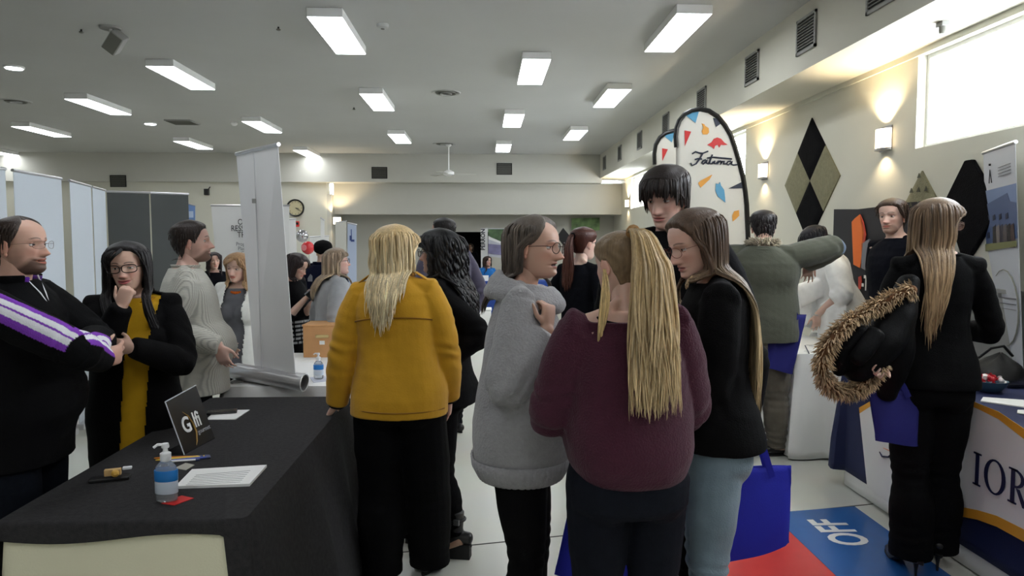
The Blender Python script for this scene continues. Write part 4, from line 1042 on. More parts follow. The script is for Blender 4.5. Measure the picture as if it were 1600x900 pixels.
class Head:
    def __init__(s, wide=1.0, jaw=1.0, long_nose=1.0, fem=True, smile=0, mouth_open=0, depth=1.0):
        s.w, s.jaw, s.nose, s.fem, s.smile, s.mo, s.dp = wide, jaw, long_nose, fem, smile, mouth_open, depth
    def tab(s, z):
        f = np.interp(z, ZF, FR) * s.dp; b = np.interp(z, ZF, BK) * s.dp; w_ = np.interp(z, ZF, WD) * s.w
        k = 1 + (s.jaw - 1) * np.clip((.07 - z) / .06, 0, 1)
        return f, b, w_ * k
    def surf(s, az, z, feat=True):
        f, b, w_ = s.tab(z); cy = -.008
        sn, cs = np.sin(az), np.cos(az)
        p = 2.25
        sx = np.sign(sn) * np.abs(sn) ** (2 / p); sy = np.sign(cs) * np.abs(cs) ** (2 / p)
        x = w_ * sx; y = cy + np.where(cs > 0, (f - cy) * sy, (cy - b) * sy)
        if feat:
            fr = np.clip(cs * 2.2, 0, 1); ax = np.abs(x)
            g = 0
            # nose
            nz = np.clip((.125 - z) / .046, 0, 1)
            hgt = (.004 + .0235 * nz ** 1.25) * s.nose * (1 / (1 + np.exp(-(z - .0705) / .0022))) * (z < .14)
            g = g + hgt * G(ax, .0065 + .0035 * nz) * np.clip((.140 - z) / .015, 0, 1)
            g = g + .0085 * G(ax - .0115, .0048) * G(z - .0785, .0055)
            g = g - .0115 * G(ax - .031, .0135) * G(z - .1165, .0085) - .004 * G(ax - .018, .007) * G(z - .118, .010)
            g = g + .0042 * G(ax - .026, .018) * G(z - .1345, .0055)
            g = g + .0035 * G(ax - .043, .013) * G(z - .093, .011)
            lw = .0165 + .004 * s.smile
            zm = .0515 + (ax / .02) ** 2 * .003 * s.smile
            g = g + .0060 * G(ax, lw) * G(z - zm - .0062, .0036) + .0072 * G(ax, lw * .85) * G(z - zm + .0065 + s.mo * .005, .0042)
            g = g - (.0055 + .006 * s.mo) * G(ax, lw * 1.05) * G(z - zm + s.mo * .002, .0013 + .0028 * s.mo)
            g = g - .0035 * G(ax, .014) * G(z - .0375, .005) + .0055 * G(ax, .016) * G(z - .020, .010)
            g = g - .0010 * G(ax - .026 - (.08 - z) * .15, .004) * G(z - .064, .012) * (1 + s.smile) + .002 * s.smile * G(ax - .036, .01) * G(z - .072, .01)
            g = g - .0012 * G(ax, .003) * G(z - .064, .004)
            y = y + g * fr
        return np.stack([x, y, z + 0 * x], -1)
    def mesh(s, skin, lip, brow, beard=None, beard_amt=0, sc=1.0, nu=96, nv=110, brow_w=1.0, eye_shadow=None):
        a = np.linspace(-PI, PI, nu, endpoint=False); az = a - .5 * np.sin(a)
        zt = np.linspace(0, 1, nv); z = .2245 * (zt - .04 * np.sin(2 * PI * zt) )
        AZ, Z = np.meshgrid(az, z)
        V = s.surf(AZ.ravel(), Z.ravel())
        x, y, zz = V.T; ax = np.abs(x); front = (y > .02)
        colr = np.tile(A_(skin), (len(V), 1))
        def mixc(c, k):
            k = np.clip(k, 0, 1)[:, None]; colr[:] = colr * (1 - k) + A_(c) * k
        blush = A_(skin) * A_([1.08, .80, .78])
        mixc(blush, .55 * (G(ax - .038, .014) * G(zz - .085, .013) + G(ax, .012) * G(zz - .08, .009)) * front)
        zm = .0515 + (ax / .02) ** 2 * .003 * s.smile
        dlip = (ax / (.0225 + .004 * s.smile)) ** 2 + ((zz - zm + s.mo * .0015) / (.0088 + .003 * s.mo)) ** 2
        mixc(lip, (1.15 - dlip) * 5 * front)
        mixc((.03, .01, .01), (.0016 + .003 * s.mo - np.abs(zz - zm + s.mo * .0015)) / .001 * (ax < .02) * front * (1 if s.mo else .75))
        arch = .1385 + .004 * np.sin(np.clip((ax - .012) / .036, 0, 1) * PI)
        mixc(brow, np.clip(1.2 - np.abs(zz - arch) / (.0034 * brow_w), 0, 1) * np.clip((ax - .010) / .004, 0, 1) * np.clip((.052 - ax) / .008, 0, 1) * front * .95)
        if beard is not None:
            wob = .006 * fnoise(V, (90, 90, 90), 4); bm = np.clip((.040 + .034 * np.clip((y - .015) / .055, 0, 1) + wob - zz) / .020, 0, 1) * (1 - .9 * np.clip(1.3 - dlip, 0, 1)) 
            side = .6 * np.clip((ax - .036 + wob) / .03, 0, 1) * np.clip((.105 + wob - zz) / .035, 0, 1)
            kk = np.clip(np.maximum(bm * np.clip((y + .035) / .02, 0, 1), side * np.clip((y + .02) / .015, 0, 1) * np.clip((.055 - y) / .02, 0, 1)), 0, 1)
            mixc(beard, kk * beard_amt)
            V[:, 1] += .002 * kk * (y > 0) * beard_amt; V[:, 0] += np.sign(x) * .0015 * kk * beard_amt
        k = nv; n = nu; Q = []
        i = np.arange(k - 1)[:, None]; j = np.arange(n)[None]; j2 = (j + 1) % n
        Q = np.stack([i * n + j, i * n + j2, (i + 1) * n + j2, (i + 1) * n + j], -1).reshape(-1, 4)
        V = np.vstack([V, [[0, .03, 0]], [[0, -.005, .2250]]]); colr = np.vstack([colr, [skin], [skin]])
        T = [(k * n, (q + 1) % n, q) for q in range(n)] + [(k * n + 1, (k - 1) * n + q, (k - 1) * n + (q + 1) % n) for q in range(n)]
        geo = [(V, Q, A_(T))]; cols = [colr]
        # ears: flattened cup with rim
        for sg in (-1, 1):
            ex = float(s.tab(.108)[2]) * sg
            cpt = A_([ex * 1.0, -.012, .108]); M = A_(Matrix.Rotation(sg * R(-22), 3, 'Z') @ Matrix.Rotation(R(-10), 3, 'X'))
            e1 = ellipsoid(cpt + A_([sg * .004, 0, 0]), (.0075, .0165, .029), M, 12)
            rim = [cpt + M @ A_([sg * .0060, .0150 * math.cos(t), .0265 * math.sin(t)]) for t in np.linspace(.2, 4.3, 12)]
            e2 = limb(rim, [.0030] * 12, 16, 6)
            e3 = ellipsoid(cpt + M @ A_([sg * .004, .008, -.027]), (.005, .008, .009), M, 10)
            for e in (e1, e2, e3): geo.append(e); cols.append(np.tile(A_(skin) * A_([1.03, .86, .84]), (len(e[0]), 1)))
        V, Q, T = join(geo)
        return V * sc, Q, T, np.vstack(cols)
# ---------------------------------------------------------------- hair
def hairline(az):
    a = np.abs(az)
    return np.interp(a, [0, .5, .85, 1.15, 1.45, 1.7, 2.0, 2.4, PI], [.190, .185, .168, .140, .118, .128, .085, .045, .036])
def hair_cap(hd, thick=.012, hl=hairline, soft=.012, seed=0, ridge=.0012, bulk=None, nu=120, nv=90, ridge_n=70):
    a = np.linspace(-PI, PI, nu, endpoint=False); z = np.linspace(0, .2245, nv)
    AZ, Z = np.meshgrid(a, z); AZ = AZ.ravel(); Z = Z.ravel()
    V = hd.surf(AZ, Z, feat=False)
    m = np.clip((Z - hl(AZ)) / soft, -1, 1)
    t = np.where(m > 0, thick * (1 - (1 - m) ** 2), m * .010) - .0012
    if bulk is not None: t = t + bulk(AZ, Z) * (m > 0) * np.clip(m, 0, 1)
    r = np.random.RandomState(seed)
    t = t + ridge * (m > 0) * np.sin(AZ * ridge_n + 3 * np.sin(Z * 60 + seed)) * np.clip((.215 - Z) / .03, .0, 1)
    c = A_([0, -.008, .12]); d = V - c; d[:, 2] *= np.clip((Z - .12) / .06, 0, 1); d /= np.linalg.norm(d, axis=1)[:, None] + 1e-9
    V = V + d * t[:, None]
    n, k = nu, nv
    i = np.arange(k - 1)[:, None]; j = np.arange(n)[None]; j2 = (j + 1) % n
    Q = np.stack([i * n + j, i * n + j2, (i + 1) * n + j2, (i + 1) * n + j], -1).reshape(-1, 4)
    V = np.vstack([V, [[0, .02, .01]], [[0, -.005, .2245 + thick]]])
    T = [(k * n, (q + 1) % n, q) for q in range(n)] + [(k * n + 1, (k - 1) * n + q, (k - 1) * n + (q + 1) % n) for q in range(n)]
    return V, Q, A_(T)
def lock_mesh(P, wid, th, outc, tip=.25):
    """P (n,k,3) lock paths -> flattened tapering strands"""
    n, k, _ = P.shape; m = 6
    t = np.gradient(P, axis=1); t /= np.linalg.norm(t, axis=2)[..., None] + 1e-9
    o = P - outc; o = o - t * (o * t).sum(2)[..., None]; o /= np.linalg.norm(o, axis=2)[..., None] + 1e-9
    sd = np.cross(t, o)
    s = np.linspace(0, 1, k)
    tp = np.interp(s, [0, .08, .6, .9, 1], [.55, 1, 1, .55, .08])[None, :, None]
    wid = np.asarray(wid).reshape(-1, 1, 1) * np.ones((n, 1, 1)); th = np.asarray(th).reshape(-1, 1, 1) * np.ones((n, 1, 1))
    a = np.arange(m) * 2 * PI / m
    V = P[:, :, None, :] + sd[:, :, None, :] * (wid * tp)[..., None] * np.cos(a)[None, None, :, None] + o[:, :, None, :] * (th * tp)[..., None] * np.sin(a)[None, None, :, None]
    V = V.reshape(-1, 3)
    base = (np.arange(n) * k * m)[:, None, None]; i = np.arange(k - 1)[None, :, None]; j = np.arange(m)[None, None]; j2 = (j + 1) % m
    Q = np.stack([base + i * m + j, base + i * m + j2, base + (i + 1) * m + j2, base + (i + 1) * m + j], -1).reshape(-1, 4)
    return V, Q, np.repeat(np.tile(s, n), m), np.repeat(np.arange(n), k * m)
# ---------------------------------------------------------------- the person builder
SKIN = (.58, .36, .27)
def skinm():
    m = mat('skin', (200, 150, 125), .5, attr=True, bump=.04, bscale=300)
    if not m.get('sss'):
        b = m.node_tree.nodes['Principled BSDF']; b.inputs['Subsurface Weight'].default_value = .12; b.inputs['Subsurface Radius'].default_value = (1, .35, .2); b.inputs['Subsurface Scale'].default_value = .012
        m['sss'] = 1
    return m
def hairm(name='hair_strands', rough=.42):
    return mat(name, (60, 40, 30), rough, attr=True, var=.22, vscale=160, stretch=(1, 1, .06), spec=.35, bump=.25, bscale=260)
FEM = A_([(.475, .060, .040, .000), (.49, .100, .074, -.006), (.52, .103, .074, -.006), (.56, .094, .064, 0), (.62, .076, .054, .002), (.67, .078, .056, .002), (.72, .086, .062, .003), (.765, .089, .060, 0), (.795, .086, .050, -.004), (.815, .070, .040, -.006), (.835, .042, .034, -.006)])
MAL = A_([(.472, .060, .040, 0), (.49, .096, .070, -.004), (.53, .096, .068, -.003), (.58, .090, .063, 0), (.63, .090, .062, .001), (.68, .097, .066, .002), (.73, .104, .070, .002), (.77, .106, .066, -.002), (.797, .100, .054, -.005), (.818, .078, .042, -.007), (.838, .044, .038, -.007)])
class Person:
    def __init__(s, label, px, Y, H, face, fem=True, w=1.0, belly=0, lean=0, side=0, twist=0, head=(0, 0, 0), skin=SKIN, vox=.006, feet=None, arms=None, headkw=None, face_kw=None, group=None, shoulder=1.0, bust=.0, zoff=0, neck=1.0, legs=None, eyes=(.10, .07, .05), seated=False, nohead=False, hs=1.0, nf=1.0, hand_scale=1.0):
        s.H, s.fem, s.vox, s.w = H, fem, vox, w
        X = at(px, 375, Y).x
        s.pos = A_([X, Y, zoff]); s.a = R(face)
        c, n = math.cos(-s.a), math.sin(-s.a)
        s.Rw = A_([[c, -n, 0], [n, c, 0], [0, 0, 1]])
        s.lean, s.side, s.twist = R(lean), R(side), R(twist); s.bust = bust
        s.skin = A_(skin)
        H_ = H
        s.tab = (FEM if fem else MAL).copy()
        s.tab[:, 1] *= w; s.tab[:, 2] *= (1 + (w - 1) * .9)
        if belly:
            g = np.exp(-((s.tab[:, 0] - .60) / .06) ** 2); s.tab[:, 2] += belly * g * .5; s.tab[:, 3] += belly * g * .5; s.tab[:, 1] += belly * g * .35
        g0 = []
        cs, Us, Vs = [], [], []
        for z, hw, hd_, yo in s.tab:
            cs.append(s.up(A_([0, yo * H_, z * H_]))); M = s.upM(z)
            Us.append(M @ A_([hw * H_, 0, 0])); Vs.append(M @ A_([0, hd_ * H_, 0]))
        g0.append(ringloft(cs, Us, Vs, 28, 2.3))
        if bust:
            for sg in (-1, 1): g0.append(ellipsoid(s.up(A_([sg * .043 * H_ * w, .048 * H_ + bust * .3, .715 * H_])), (.045 * H_ * w, .02 * H_ + bust, .042 * H_), s.upM(.72)))
        for sg in (-1, 1): g0.append(ellipsoid(A_([sg * .045 * H_ * w, -.032 * H_, .50 * H_]), (.046 * H_ * w, .042 * H_ * w, .045 * H_)))
        # neck and head pivot
        nb = s.up(A_([0, -.010 * H_, .815 * H_])); s.pivot = s.up(A_([0, .012 * H_, .874 * H_]))
        nr = (.0270 if fem else .0325) * H_ * neck
        yaw, pit, rol = [R(q) for q in head]; pit = -pit
        s.hscale = H_ * .130 / .2245 * hs
        s.HM = s.upM(1) @ A_(Euler((pit, 0, -yaw), 'XYZ').to_matrix()) @ A_(Euler((0, rol, 0)).to_matrix())
        s.hloc = lambda p: (np.asarray(p, float) - A_([0, -.012, .036])) * s.hscale @ s.HM.T + s.pivot
        g0.append(limb([nb, (nb + s.pivot) / 2 + A_([0, -.003, 0]), s.hloc([0, -.022, .045]), s.hloc([0, -.028, .085])], [nr * 1.25, nr * 1.0, nr * .98, nr * .95], 10, 18))
        # trapezius
        for sg in (-1, 1):
            g0.append(limb([s.up(A_([sg * .018 * H_, -.016 * H_, .855 * H_])), s.up(A_([sg * .05 * H_, -.014 * H_, .828 * H_])), s.up(A_([sg * .095 * H_ * shoulder, -.008 * H_, .808 * H_]))], [.008 * H_, .014 * H_, .020 * H_], 8, 10))
        # arms
        ub, fb = .172 * H_, .148 * H_
        s.sh = {}; s.el = {}; s.wr = {}; s.hd = {}
        arms = arms or {}
        s.armr = (.027 if fem else .030) * H_ * (w ** .8)
        for sd, sg in (('L', -1), ('R', 1)):
            S = s.up(A_([sg * (.096 if fem else .108) * H_ * shoulder * (w ** .5), -.006 * H_, .802 * H_]))
            ar = arms.get(sd, {})
            W = s.tgt(ar.get('w'), S + A_([sg * .045 * H_, .02 * H_, -.295 * H_]))
            pole = s.tgt(ar.get('pole'), S + A_([sg * .25, -.35, -.15]))
            d = W - S; L = np.linalg.norm(d)
            if L > (ub + fb) * .995: W = S + d / L * (ub + fb) * .995; d = W - S; L = np.linalg.norm(d)
            x = (ub * ub - fb * fb + L * L) / (2 * L); h = math.sqrt(max(0, ub * ub - x * x)); dn = d / L
            pv = pole - S; pv = pv - dn * np.dot(pv, dn); pv = nrmz(pv)
            E = S + dn * x + pv * h
            if 'e' in ar: E = s.tgt(ar['e'], E); W = s.tgt(ar['w'], W)
            s.sh[sd], s.el[sd], s.wr[sd] = S, E, W
            ar_ = s.armr
            g0.append(limb([S + A_([-sg * .01 * H_, 0, 0]), S * .6 + E * .4, E, E * .65 + W * .35, W], [ar_ * 1.08, ar_ * .96, ar_ * .78, ar_ * .80, ar_ * .54], 18, 14))
            fd = nrmz(W - E)
            hdir = nrmz(s.dirv(ar.get('dir'), fd)); pn = nrmz(s.dirv(ar.get('palm'), A_([-sg, 0, 0])))
            g0 += s.hand(W, hdir, pn, sg, ar.get('curl', 18), ar.get('spread', 1), ar.get('point', False), ar.get('thumb', 0), fem, hand_scale)
        # legs
        feet = feet or {}; s.kn = {}; s.an = {}; s.fdir = {}
        tr = (.052 if fem else .051) * H_ * (w ** .9)
        s.tr = tr; s.hip = {}
        for sd, sg in (('L', -1), ('R', 1)):
            hp = A_([sg * .050 * H_ * w, -.002, .505 * H_])
            f = feet.get(sd, {})
            an = A_([sg * f.get('x', .055 * H_), f.get('y', -.01), .045 * H_ + f.get('lift', 0)])
            kb = f.get('knee', .02)
            kn = (hp * .44 + an * .56) + A_([0, kb, 0]) + A_([f.get('kx', 0), 0, 0]) if not seated else A_([hp[0], .36, hp[2] + .0])
            if seated: an = A_([hp[0], .38, .05])
            s.hip[sd], s.kn[sd], s.an[sd] = hp, kn, an
            g0.append(limb([hp, hp * .5 + kn * .5 + A_([0, .004, 0]), kn, kn * .62 + an * .38 - A_([0, .014, 0]), an], [tr * 1.0, tr * .84, tr * .62, tr * .60, tr * .36], 20, 14))
            fa = R(f.get('turn', sg * 10)); fd = A_([math.sin(fa), math.cos(fa), 0]); s.fdir[sd] = fd
            L_ = .148 * H_
            drop = f.get('lift', 0)
            g0.append(limb([an + A_([0, 0, -.010]) - fd * L_ * .10, an + fd * L_ * .30 + A_([0, 0, -.025 * H_ - drop * .45]), an + fd * L_ * .66 + A_([0, 0, -.034 * H_ - drop])], [.024 * H_, .022 * H_, .015 * H_], 10, 10, .8))
        V, Q, T = remesh(g0, vox, 3)
        cols = np.tile(s.skin, (len(V), 1)) * (1 + .04 * fnoise(V, (14, 14, 14), 3)[:, None])
        # redder knuckles/hands
        hk = dict(fem=fem); hk.update(headkw or {})
        s.head = Head(**hk)
        fk = dict(lip=tuple(s.skin * A_([.95, .52, .50])), brow=(.06, .04, .03)); fk.update(face_kw or {})
        if not nohead:
            nu, nv = (104, 116) if vox < .0075 else (64, 70)
            hv, hq, ht, hc = s.head.mesh(tuple(s.skin), nu=nu, nv=nv, **fk)
            hv = s.hloc(hv)
            o = len(V); V = np.vstack([V, hv]); Q = np.vstack([Q, hq + o]); T = np.vstack([T.reshape(-1, 3), ht + o]); cols = np.vstack([cols, hc])
        s.obj = mk('person', V, Q, T, skinm(), cols=cols, local=True)
        s.obj.location = s.pos; s.obj.rotation_euler = (0, 0, -s.a)
        tag(s.obj, label, 'person', group)
        if not nohead: s.eyes(eyes)
    # helpers --------------------------------------------------
    def dirv(s, d, dflt):
        if d is None: return A_(dflt, float)
        if d[0] == 'w': return s.Rw.T @ A_(d[1:], float)       # a world direction
        return A_(d, float)
    def tgt(s, t, dflt):
        if t is None: return A_(dflt, float)
        if t[0] == 'px': return s.loc(at(t[1], t[2], t[3]))
        if t[0] == 'w': return s.loc(t[1:])
        return A_(t, float) * 1.0
    def loc(s, p): return s.Rw.T @ (A_([p[0], p[1], p[2]]) - s.pos)
    def wld(s, p): return Vector(s.Rw @ np.asarray(p) + s.pos)
    def upM(s, z):
        t = min(1, max(0, (z - .50) / .14)) if z <= 1 else 1
        return A_(Matrix.Rotation(-s.lean * t, 3, 'X') @ Matrix.Rotation(s.side * t, 3, 'Y') @ Matrix.Rotation(-s.twist * min(1, max(0, (z - .5) / .25)), 3, 'Z'))
    def up(s, p):
        z = p[2] / s.H
        if z > .72: z = z + .010 * min(1, (z - .72) / .07); p = A_([p[0], p[1], z * s.H])
        if z <= .50: return A_(p)
        piv = A_([0, -.01, .50 * s.H]); zz = p[2] - piv[2]
        # integrate a bending spine
        n = 8; q = piv.copy(); 
        for i in range(n):
            zi = .50 + (z - .50) * (i + .5) / n
            q = q + s.upM(zi) @ A_([0, 0, zz / n])
        return q + s.upM(z) @ A_([p[0], p[1] + .01, 0])
    def hand(s, W, d, pn, sg, curl, spread, point, thumb, fem, hs=1.0):
        H_ = s.H * hs; k = .92 if fem else 1.0
        pn = nrmz(pn - d * np.dot(pn, d)); lat = np.cross(d, pn) * sg     # towards the thumb
        L = .052 * H_ * k; hw = .0235 * H_ * k
        g = []
        cs = [W - d * .012, W + d * L * .25, W + d * L * .6, W + d * L * .95, W + d * L * 1.02]
        ws = [.58, .82, 1.0, .98, .8]; tt = [.42, .44, .42, .34, .24]
        g.append(ringloft(cs, [lat * hw * a for a in ws], [pn * hw * a for a in tt], 16, 2.4))
        r0 = .0046 * H_ * k
        for i, (o, ln, rr, rt) in enumerate([(.78, .040, 1.0, .02), (.27, .045, 1.02, .0), (-.25, .042, .98, -.0), (-.74, .033, .86, -.02)]):
            c = R(curl * (1 + .12 * i)) if not (point and i == 0) else R(4)
            base = W + d * L * (.93 - .03 * abs(i - 1)) + lat * hw * o
            sp = R((1.5 - i) * 5 * spread)
            dd = nrmz(d * math.cos(sp) + lat * math.sin(sp))
            P = [base - dd * .012, base]; a = c * .8
            for f in (.45, .31, .24):
                v = dd * math.cos(a) + pn * math.sin(a); P.append(P[-1] + v * ln * H_ * k * f); a += c * 1.15
            g.append(limb(P, [r0 * 1.12 * rr, r0 * 1.1 * rr, r0 * 1.0 * rr, r0 * .92 * rr, r0 * .75 * rr], 14, 8))
        tb = W + d * L * .28 + lat * hw * .72 + pn * hw * .18
        td = nrmz(d * .72 + lat * (.75 + thumb * .5) + pn * (.35 - thumb * .3))
        t2 = nrmz(d * .95 + lat * (.25 + thumb * .4) + pn * (.35 - thumb * .3))
        g.append(limb([tb - td * .006, tb + td * .020 * H_ * k, tb + td * .020 * H_ * k + t2 * .017 * H_ * k, tb + td * .020 * H_ * k + t2 * .032 * H_ * k], [r0 * 1.7, r0 * 1.35, r0 * 1.15, r0 * .85], 12, 8))
        return g
    def part(s, name, geo, m, cols=None, parent=None, smooth=True):
        V, Q, T = geo
        o = mk(name, V, Q, T, m, parent=parent or s.obj, local=True, cols=cols, smooth=smooth)
        return o
    def eyes(s, iris):
        hd = s.head; k = s.hscale
        ew = mat('eyeball', (200, 200, 200), .12, attr=True, spec=.5)
        for sg in (-1, 1):
            f = float(hd.surf(A_([.42 * sg]), A_([.1165]), True)[0][1])
            c = A_([sg * .0310 * hd.w, f - .0085 + .0035, .1165])
            V, Q, T = ellipsoid([0, 0, 0], (.0118,) * 3, A_(Matrix.Rotation(R(-90), 3, 'X')), 24)
            ang = np.degrees(np.arccos(np.clip(nrmz_rows(V)[:, 1], -1, 1)))
            col = np.where(ang[:, None] < 13, A_([[.01, .01, .01]]), np.where(ang[:, None] < 30, A_([iris]), A_([[.72, .70, .68]])))
            s.part('eye', (s.hloc(V + c), Q, T), ew, col)
            # lids: skin shells above and below, dark lash edge
            for up_, a0, a1 in ((1, 14, 100), (-1, -22, -80)):
                P = []; 
                nn_, mm = 9, 13
                for i in range(nn_):
                    for j in range(mm):
                        th = R(-72 + 144 * j / (mm - 1)); e = R(a0 + (a1 - a0) * i / (nn_ - 1))
                        e = e * (1 - .25 * (abs(th) / 1.3) ** 2) if i == 0 else e
                        r_ = .0130 + .0004 * (i == 0)
                        P.append(c + A_([math.sin(th) * math.cos(e) * r_, math.cos(th) * math.cos(e) * r_, math.sin(e) * r_]))
                Qd = [(i * mm + j, i * mm + j + 1, (i + 1) * mm + j + 1, (i + 1) * mm + j) for i in range(nn_ - 1) for j in range(mm - 1)]
                cc = np.tile(s.skin * A_([.95, .80, .76]), (nn_ * mm, 1))
                if up_ == 1: cc[:mm] = (.03, .02, .02)
                else: cc[:mm] = cc[:mm] * .6
                o = s.part('eyelid', (s.hloc(A_(P)), A_(Qd), []), skinm(), cc)
                so = o.modifiers.new('thick', 'SOLIDIFY'); so.thickness = .0008
    def headxf(s, geo): return (s.hloc(geo[0]), geo[1], geo[2])
    def glasses(s, m, w_=.027, h_=.019, r=.0014, shape=2.6, z=.1145, temple=True, bottom=True, lens=True):
        mb = MB(); hd = s.head
        fy = .1045 * hd.dp
        par = None
        rims = []
        for sg in (-1, 1):
            pts = []
            for i in range(24):
                a = 2 * PI * i / 24; ca, sa = math.cos(a), math.sin(a)
                if not bottom and sa < -.2: pass
                x = sg * (.0335 * hd.w) + w_ * np.sign(ca) * abs(ca) ** (2 / shape) * hd.w; zz = z + h_ * np.sign(sa) * abs(sa) ** (2 / shape)
                y = fy - (abs(x) - .0) ** 2 * 4.2 - (zz - z) * -.12
                pts.append(Vector(s.hloc([x, y, zz])))
            rims.append(pts)
        for pts in rims:
            mb.tube(pts, r * s.hscale, 6, close=True)
        mb.tube([Vector(s.hloc([x, fy + .001, z + .006])) for x in (-.0075, 0, .0075)], r * s.hscale, 6)
        fr = mb.build('glasses', m, s.obj, smooth=True, local=True)
        if temple:
            for sg in (-1, 1):
                x0 = (.0335 + w_) * hd.w
                mb = MB(); mb.tube([Vector(s.hloc(p)) for p in ((sg * x0, fy - x0 ** 2 * 4.2, z + .006), (sg * .073 * hd.w, .06, z + .007), (sg * .075 * hd.w, .0, z + .004), (sg * .073 * hd.w, -.022, z - .012))], r * .9 * s.hscale, 6); mb.build('temple', m, fr, smooth=True, local=True)
        if lens:
            lm = GL
            for pts in rims:
                mb = MB(); mb.prism(pts, Vector(s.HM @ A_([0, -.0008, 0]))); mb.build('lens', lm, fr, local=True)
        return fr
    # clothing --------------------------------------------------
    def prof(s, z):
        t = s.tab
        return [np.interp(z, t[:, 0], t[:, c]) for c in (1, 2, 3)]
    def top(s, name, m, hem=.50, ease=.012, hemw=None, hemd=None, neck=.832, neckw=None, neckd=None, neck_y=0, sleeve=1.0, sl_end=1.0, sl_ease=.010, cuff=0, amp=.004, freq=(9, 9, 16), seed=0, colf=None, profile=None, shoulder_drop=0, vox=None, it=3, cuff_r=None, pointh=None, straight=True, elbow_bag=0, hem_tilt=0, extra=None, fold=.004, sleeves=('L', 'R'), amp2=.0015, cut=None, thick=.003):
        H_ = s.H; g = []
        zs = sorted(set([hem, hem + .004, hem + .02] + [z for z in np.linspace(hem + .05, neck - .012, 12)] + [neck - .004, neck]))
        cs, Us, Vs = [], [], []
        for z in zs:
            hw, hd_, yo = s.prof(max(z, .50))
            hw = hw * H_ + ease; hd_ = hd_ * H_ + ease
            if straight and z < .72:
                h0, d0, y0 = s.prof(.72); k = min(1, (.72 - z) / .12)
                hw = max(hw, (h0 * H_ + ease) * (.97)); hd_ = max(hd_, (d0 * H_ + ease) * .95)
            if hemw and z < .70:
                k = (.70 - z) / (.70 - hem); k = k * k * (3 - 2 * k); hw = hw * (1 - k) + hemw * H_ * k
                if hemd: hd_ = hd_ * (1 - k) + hemd * H_ * k
            if profile is not None:
                r = [np.interp(z, profile[:, 0], profile[:, c]) for c in (1, 2, 3)]
                hw, hd_, yo = r[0] * H_, r[1] * H_, r[2]
            if z > neck - .014 and neckw:
                k = (z - (neck - .014)) / .014; hw = hw * (1 - k) + neckw * H_ * k; hd_ = hd_ * (1 - k) + (neckd or neckw) * H_ * k; yo = yo + neck_y * k
            c = s.up(A_([0, yo * H_, z * H_]))
            if hem_tilt: c[2] += 0
            M = s.upM(z); cs.append(c); Us.append(M @ A_([hw, 0, 0])); Vs.append(M @ A_([0, hd_, 0]))
        if hem_tilt:
            for i, z in enumerate(zs):
                k = max(0, 1 - (z - hem) / .12); Us[i] = Us[i] + A_([0, 0, hem_tilt * k])
        g.append(ringloft(cs, Us, Vs, 36, 2.25))
        for sg in (-1, 1): 
            g.append(limb([s.up(A_([sg * .035 * H_, -.012 * H_, .835 * H_])) , s.up(A_([sg * .07 * H_, -.010 * H_, .816 * H_])), s.sh['L' if sg < 0 else 'R'] + A_([0, 0, .004 * H_])], [.010 * H_ + ease * .6, .017 * H_ + ease * .8, .0255 * H_ + ease * .8], 8, 12) if neck > .82 else
                     limb([s.up(A_([sg * .085 * H_, -.010 * H_, .806 * H_])), s.sh['L' if sg < 0 else 'R'] + A_([0, 0, .004 * H_])], [.016 * H_ + ease * .8, .026 * H_ + ease * .8], 8, 12))
        s.slv = {}
        for sd in sleeves:
            S, E, W = s.sh[sd], s.el[sd], s.wr[sd]; ar_ = s.armr; e = sl_ease
            end = E + (W - E) * sl_end if sleeve > .5 else S + (E - S) * sl_end
            cr = (cuff_r if cuff_r else ar_ * .62 + e * .8)
            sgn = -1 if sd == 'L' else 1
            if sleeve > .5:
                t4 = min(.35, sl_end * .5); P = [S - A_([sgn * .012 * H_, 0, 0]), S * .6 + E * .4, E, E * (1 - t4) + W * t4, end * .93 + E * .07, end]; rr = [ar_ * 1.02 + e * .8, ar_ * .98 + e * 1.1, ar_ * .86 + e * 1.1 + elbow_bag, ar_ * .82 + e * 1.2 + elbow_bag, max(cr, ar_ * .62 + e), cr]
            else:
                P = [S - A_([sgn * .012 * H_, 0, 0]), S * .5 + end * .5, end]; rr = [ar_ * 1.12 + e, ar_ + e * 1.2, ar_ * .95 + e * 1.4]
            g.append(limb(P, rr, 26, 18, cap=.15)); s.slv[sd] = (P, rr)
            if sleeve > .5 and sl_end > .3: g.append(ellipsoid(E, (ar_ * .82 + e + elbow_bag,) * 3))
        if extra: g += extra
        if s.bust and hem < .7:
            for sg in (-1, 1): g.append(ellipsoid(s.up(A_([sg * .043 * H_ * s.w, .048 * H_ + s.bust * .3, .715 * H_])), (.045 * H_ * s.w + ease, .02 * H_ + s.bust + ease, .042 * H_ + ease), s.upM(.72)))
        V, Q, T = remesh(g, vox or max(s.vox, .006), it)
        N_ = vnormals(V, Q, T)
        # distance along the limbs gives folds around the elbows
        disp = amp * fnoise(V, freq, seed) + amp2 * fnoise(V, (38, 38, 55), seed + 5)
        for sd in sleeves:
            for c0, rad, fm in ((s.el[sd], .09, 1), (s.sh[sd] * .5 + s.el[sd] * .5, .07, .4)):
                w_ = np.exp(-np.sum((V - c0) ** 2, 1) / (2 * (rad * .7) ** 2)); ax = nrmz(s.wr[sd] - s.sh[sd])
                disp += fm * fold * w_ * np.sin((V @ ax) * 95 + 5 * fnoise(V, (16, 16, 16), seed + 9))
        # waist/hem folds
        V = V + N_ * disp[:, None]
        cols = colf(V, N_) if colf else None
        if cut is not None:
            Q = Q[~cut(V[Q].mean(1))]
            if len(T): T = T[~cut(V[T].mean(1))]
        o = s.part(name, (V, Q, T), m, cols)
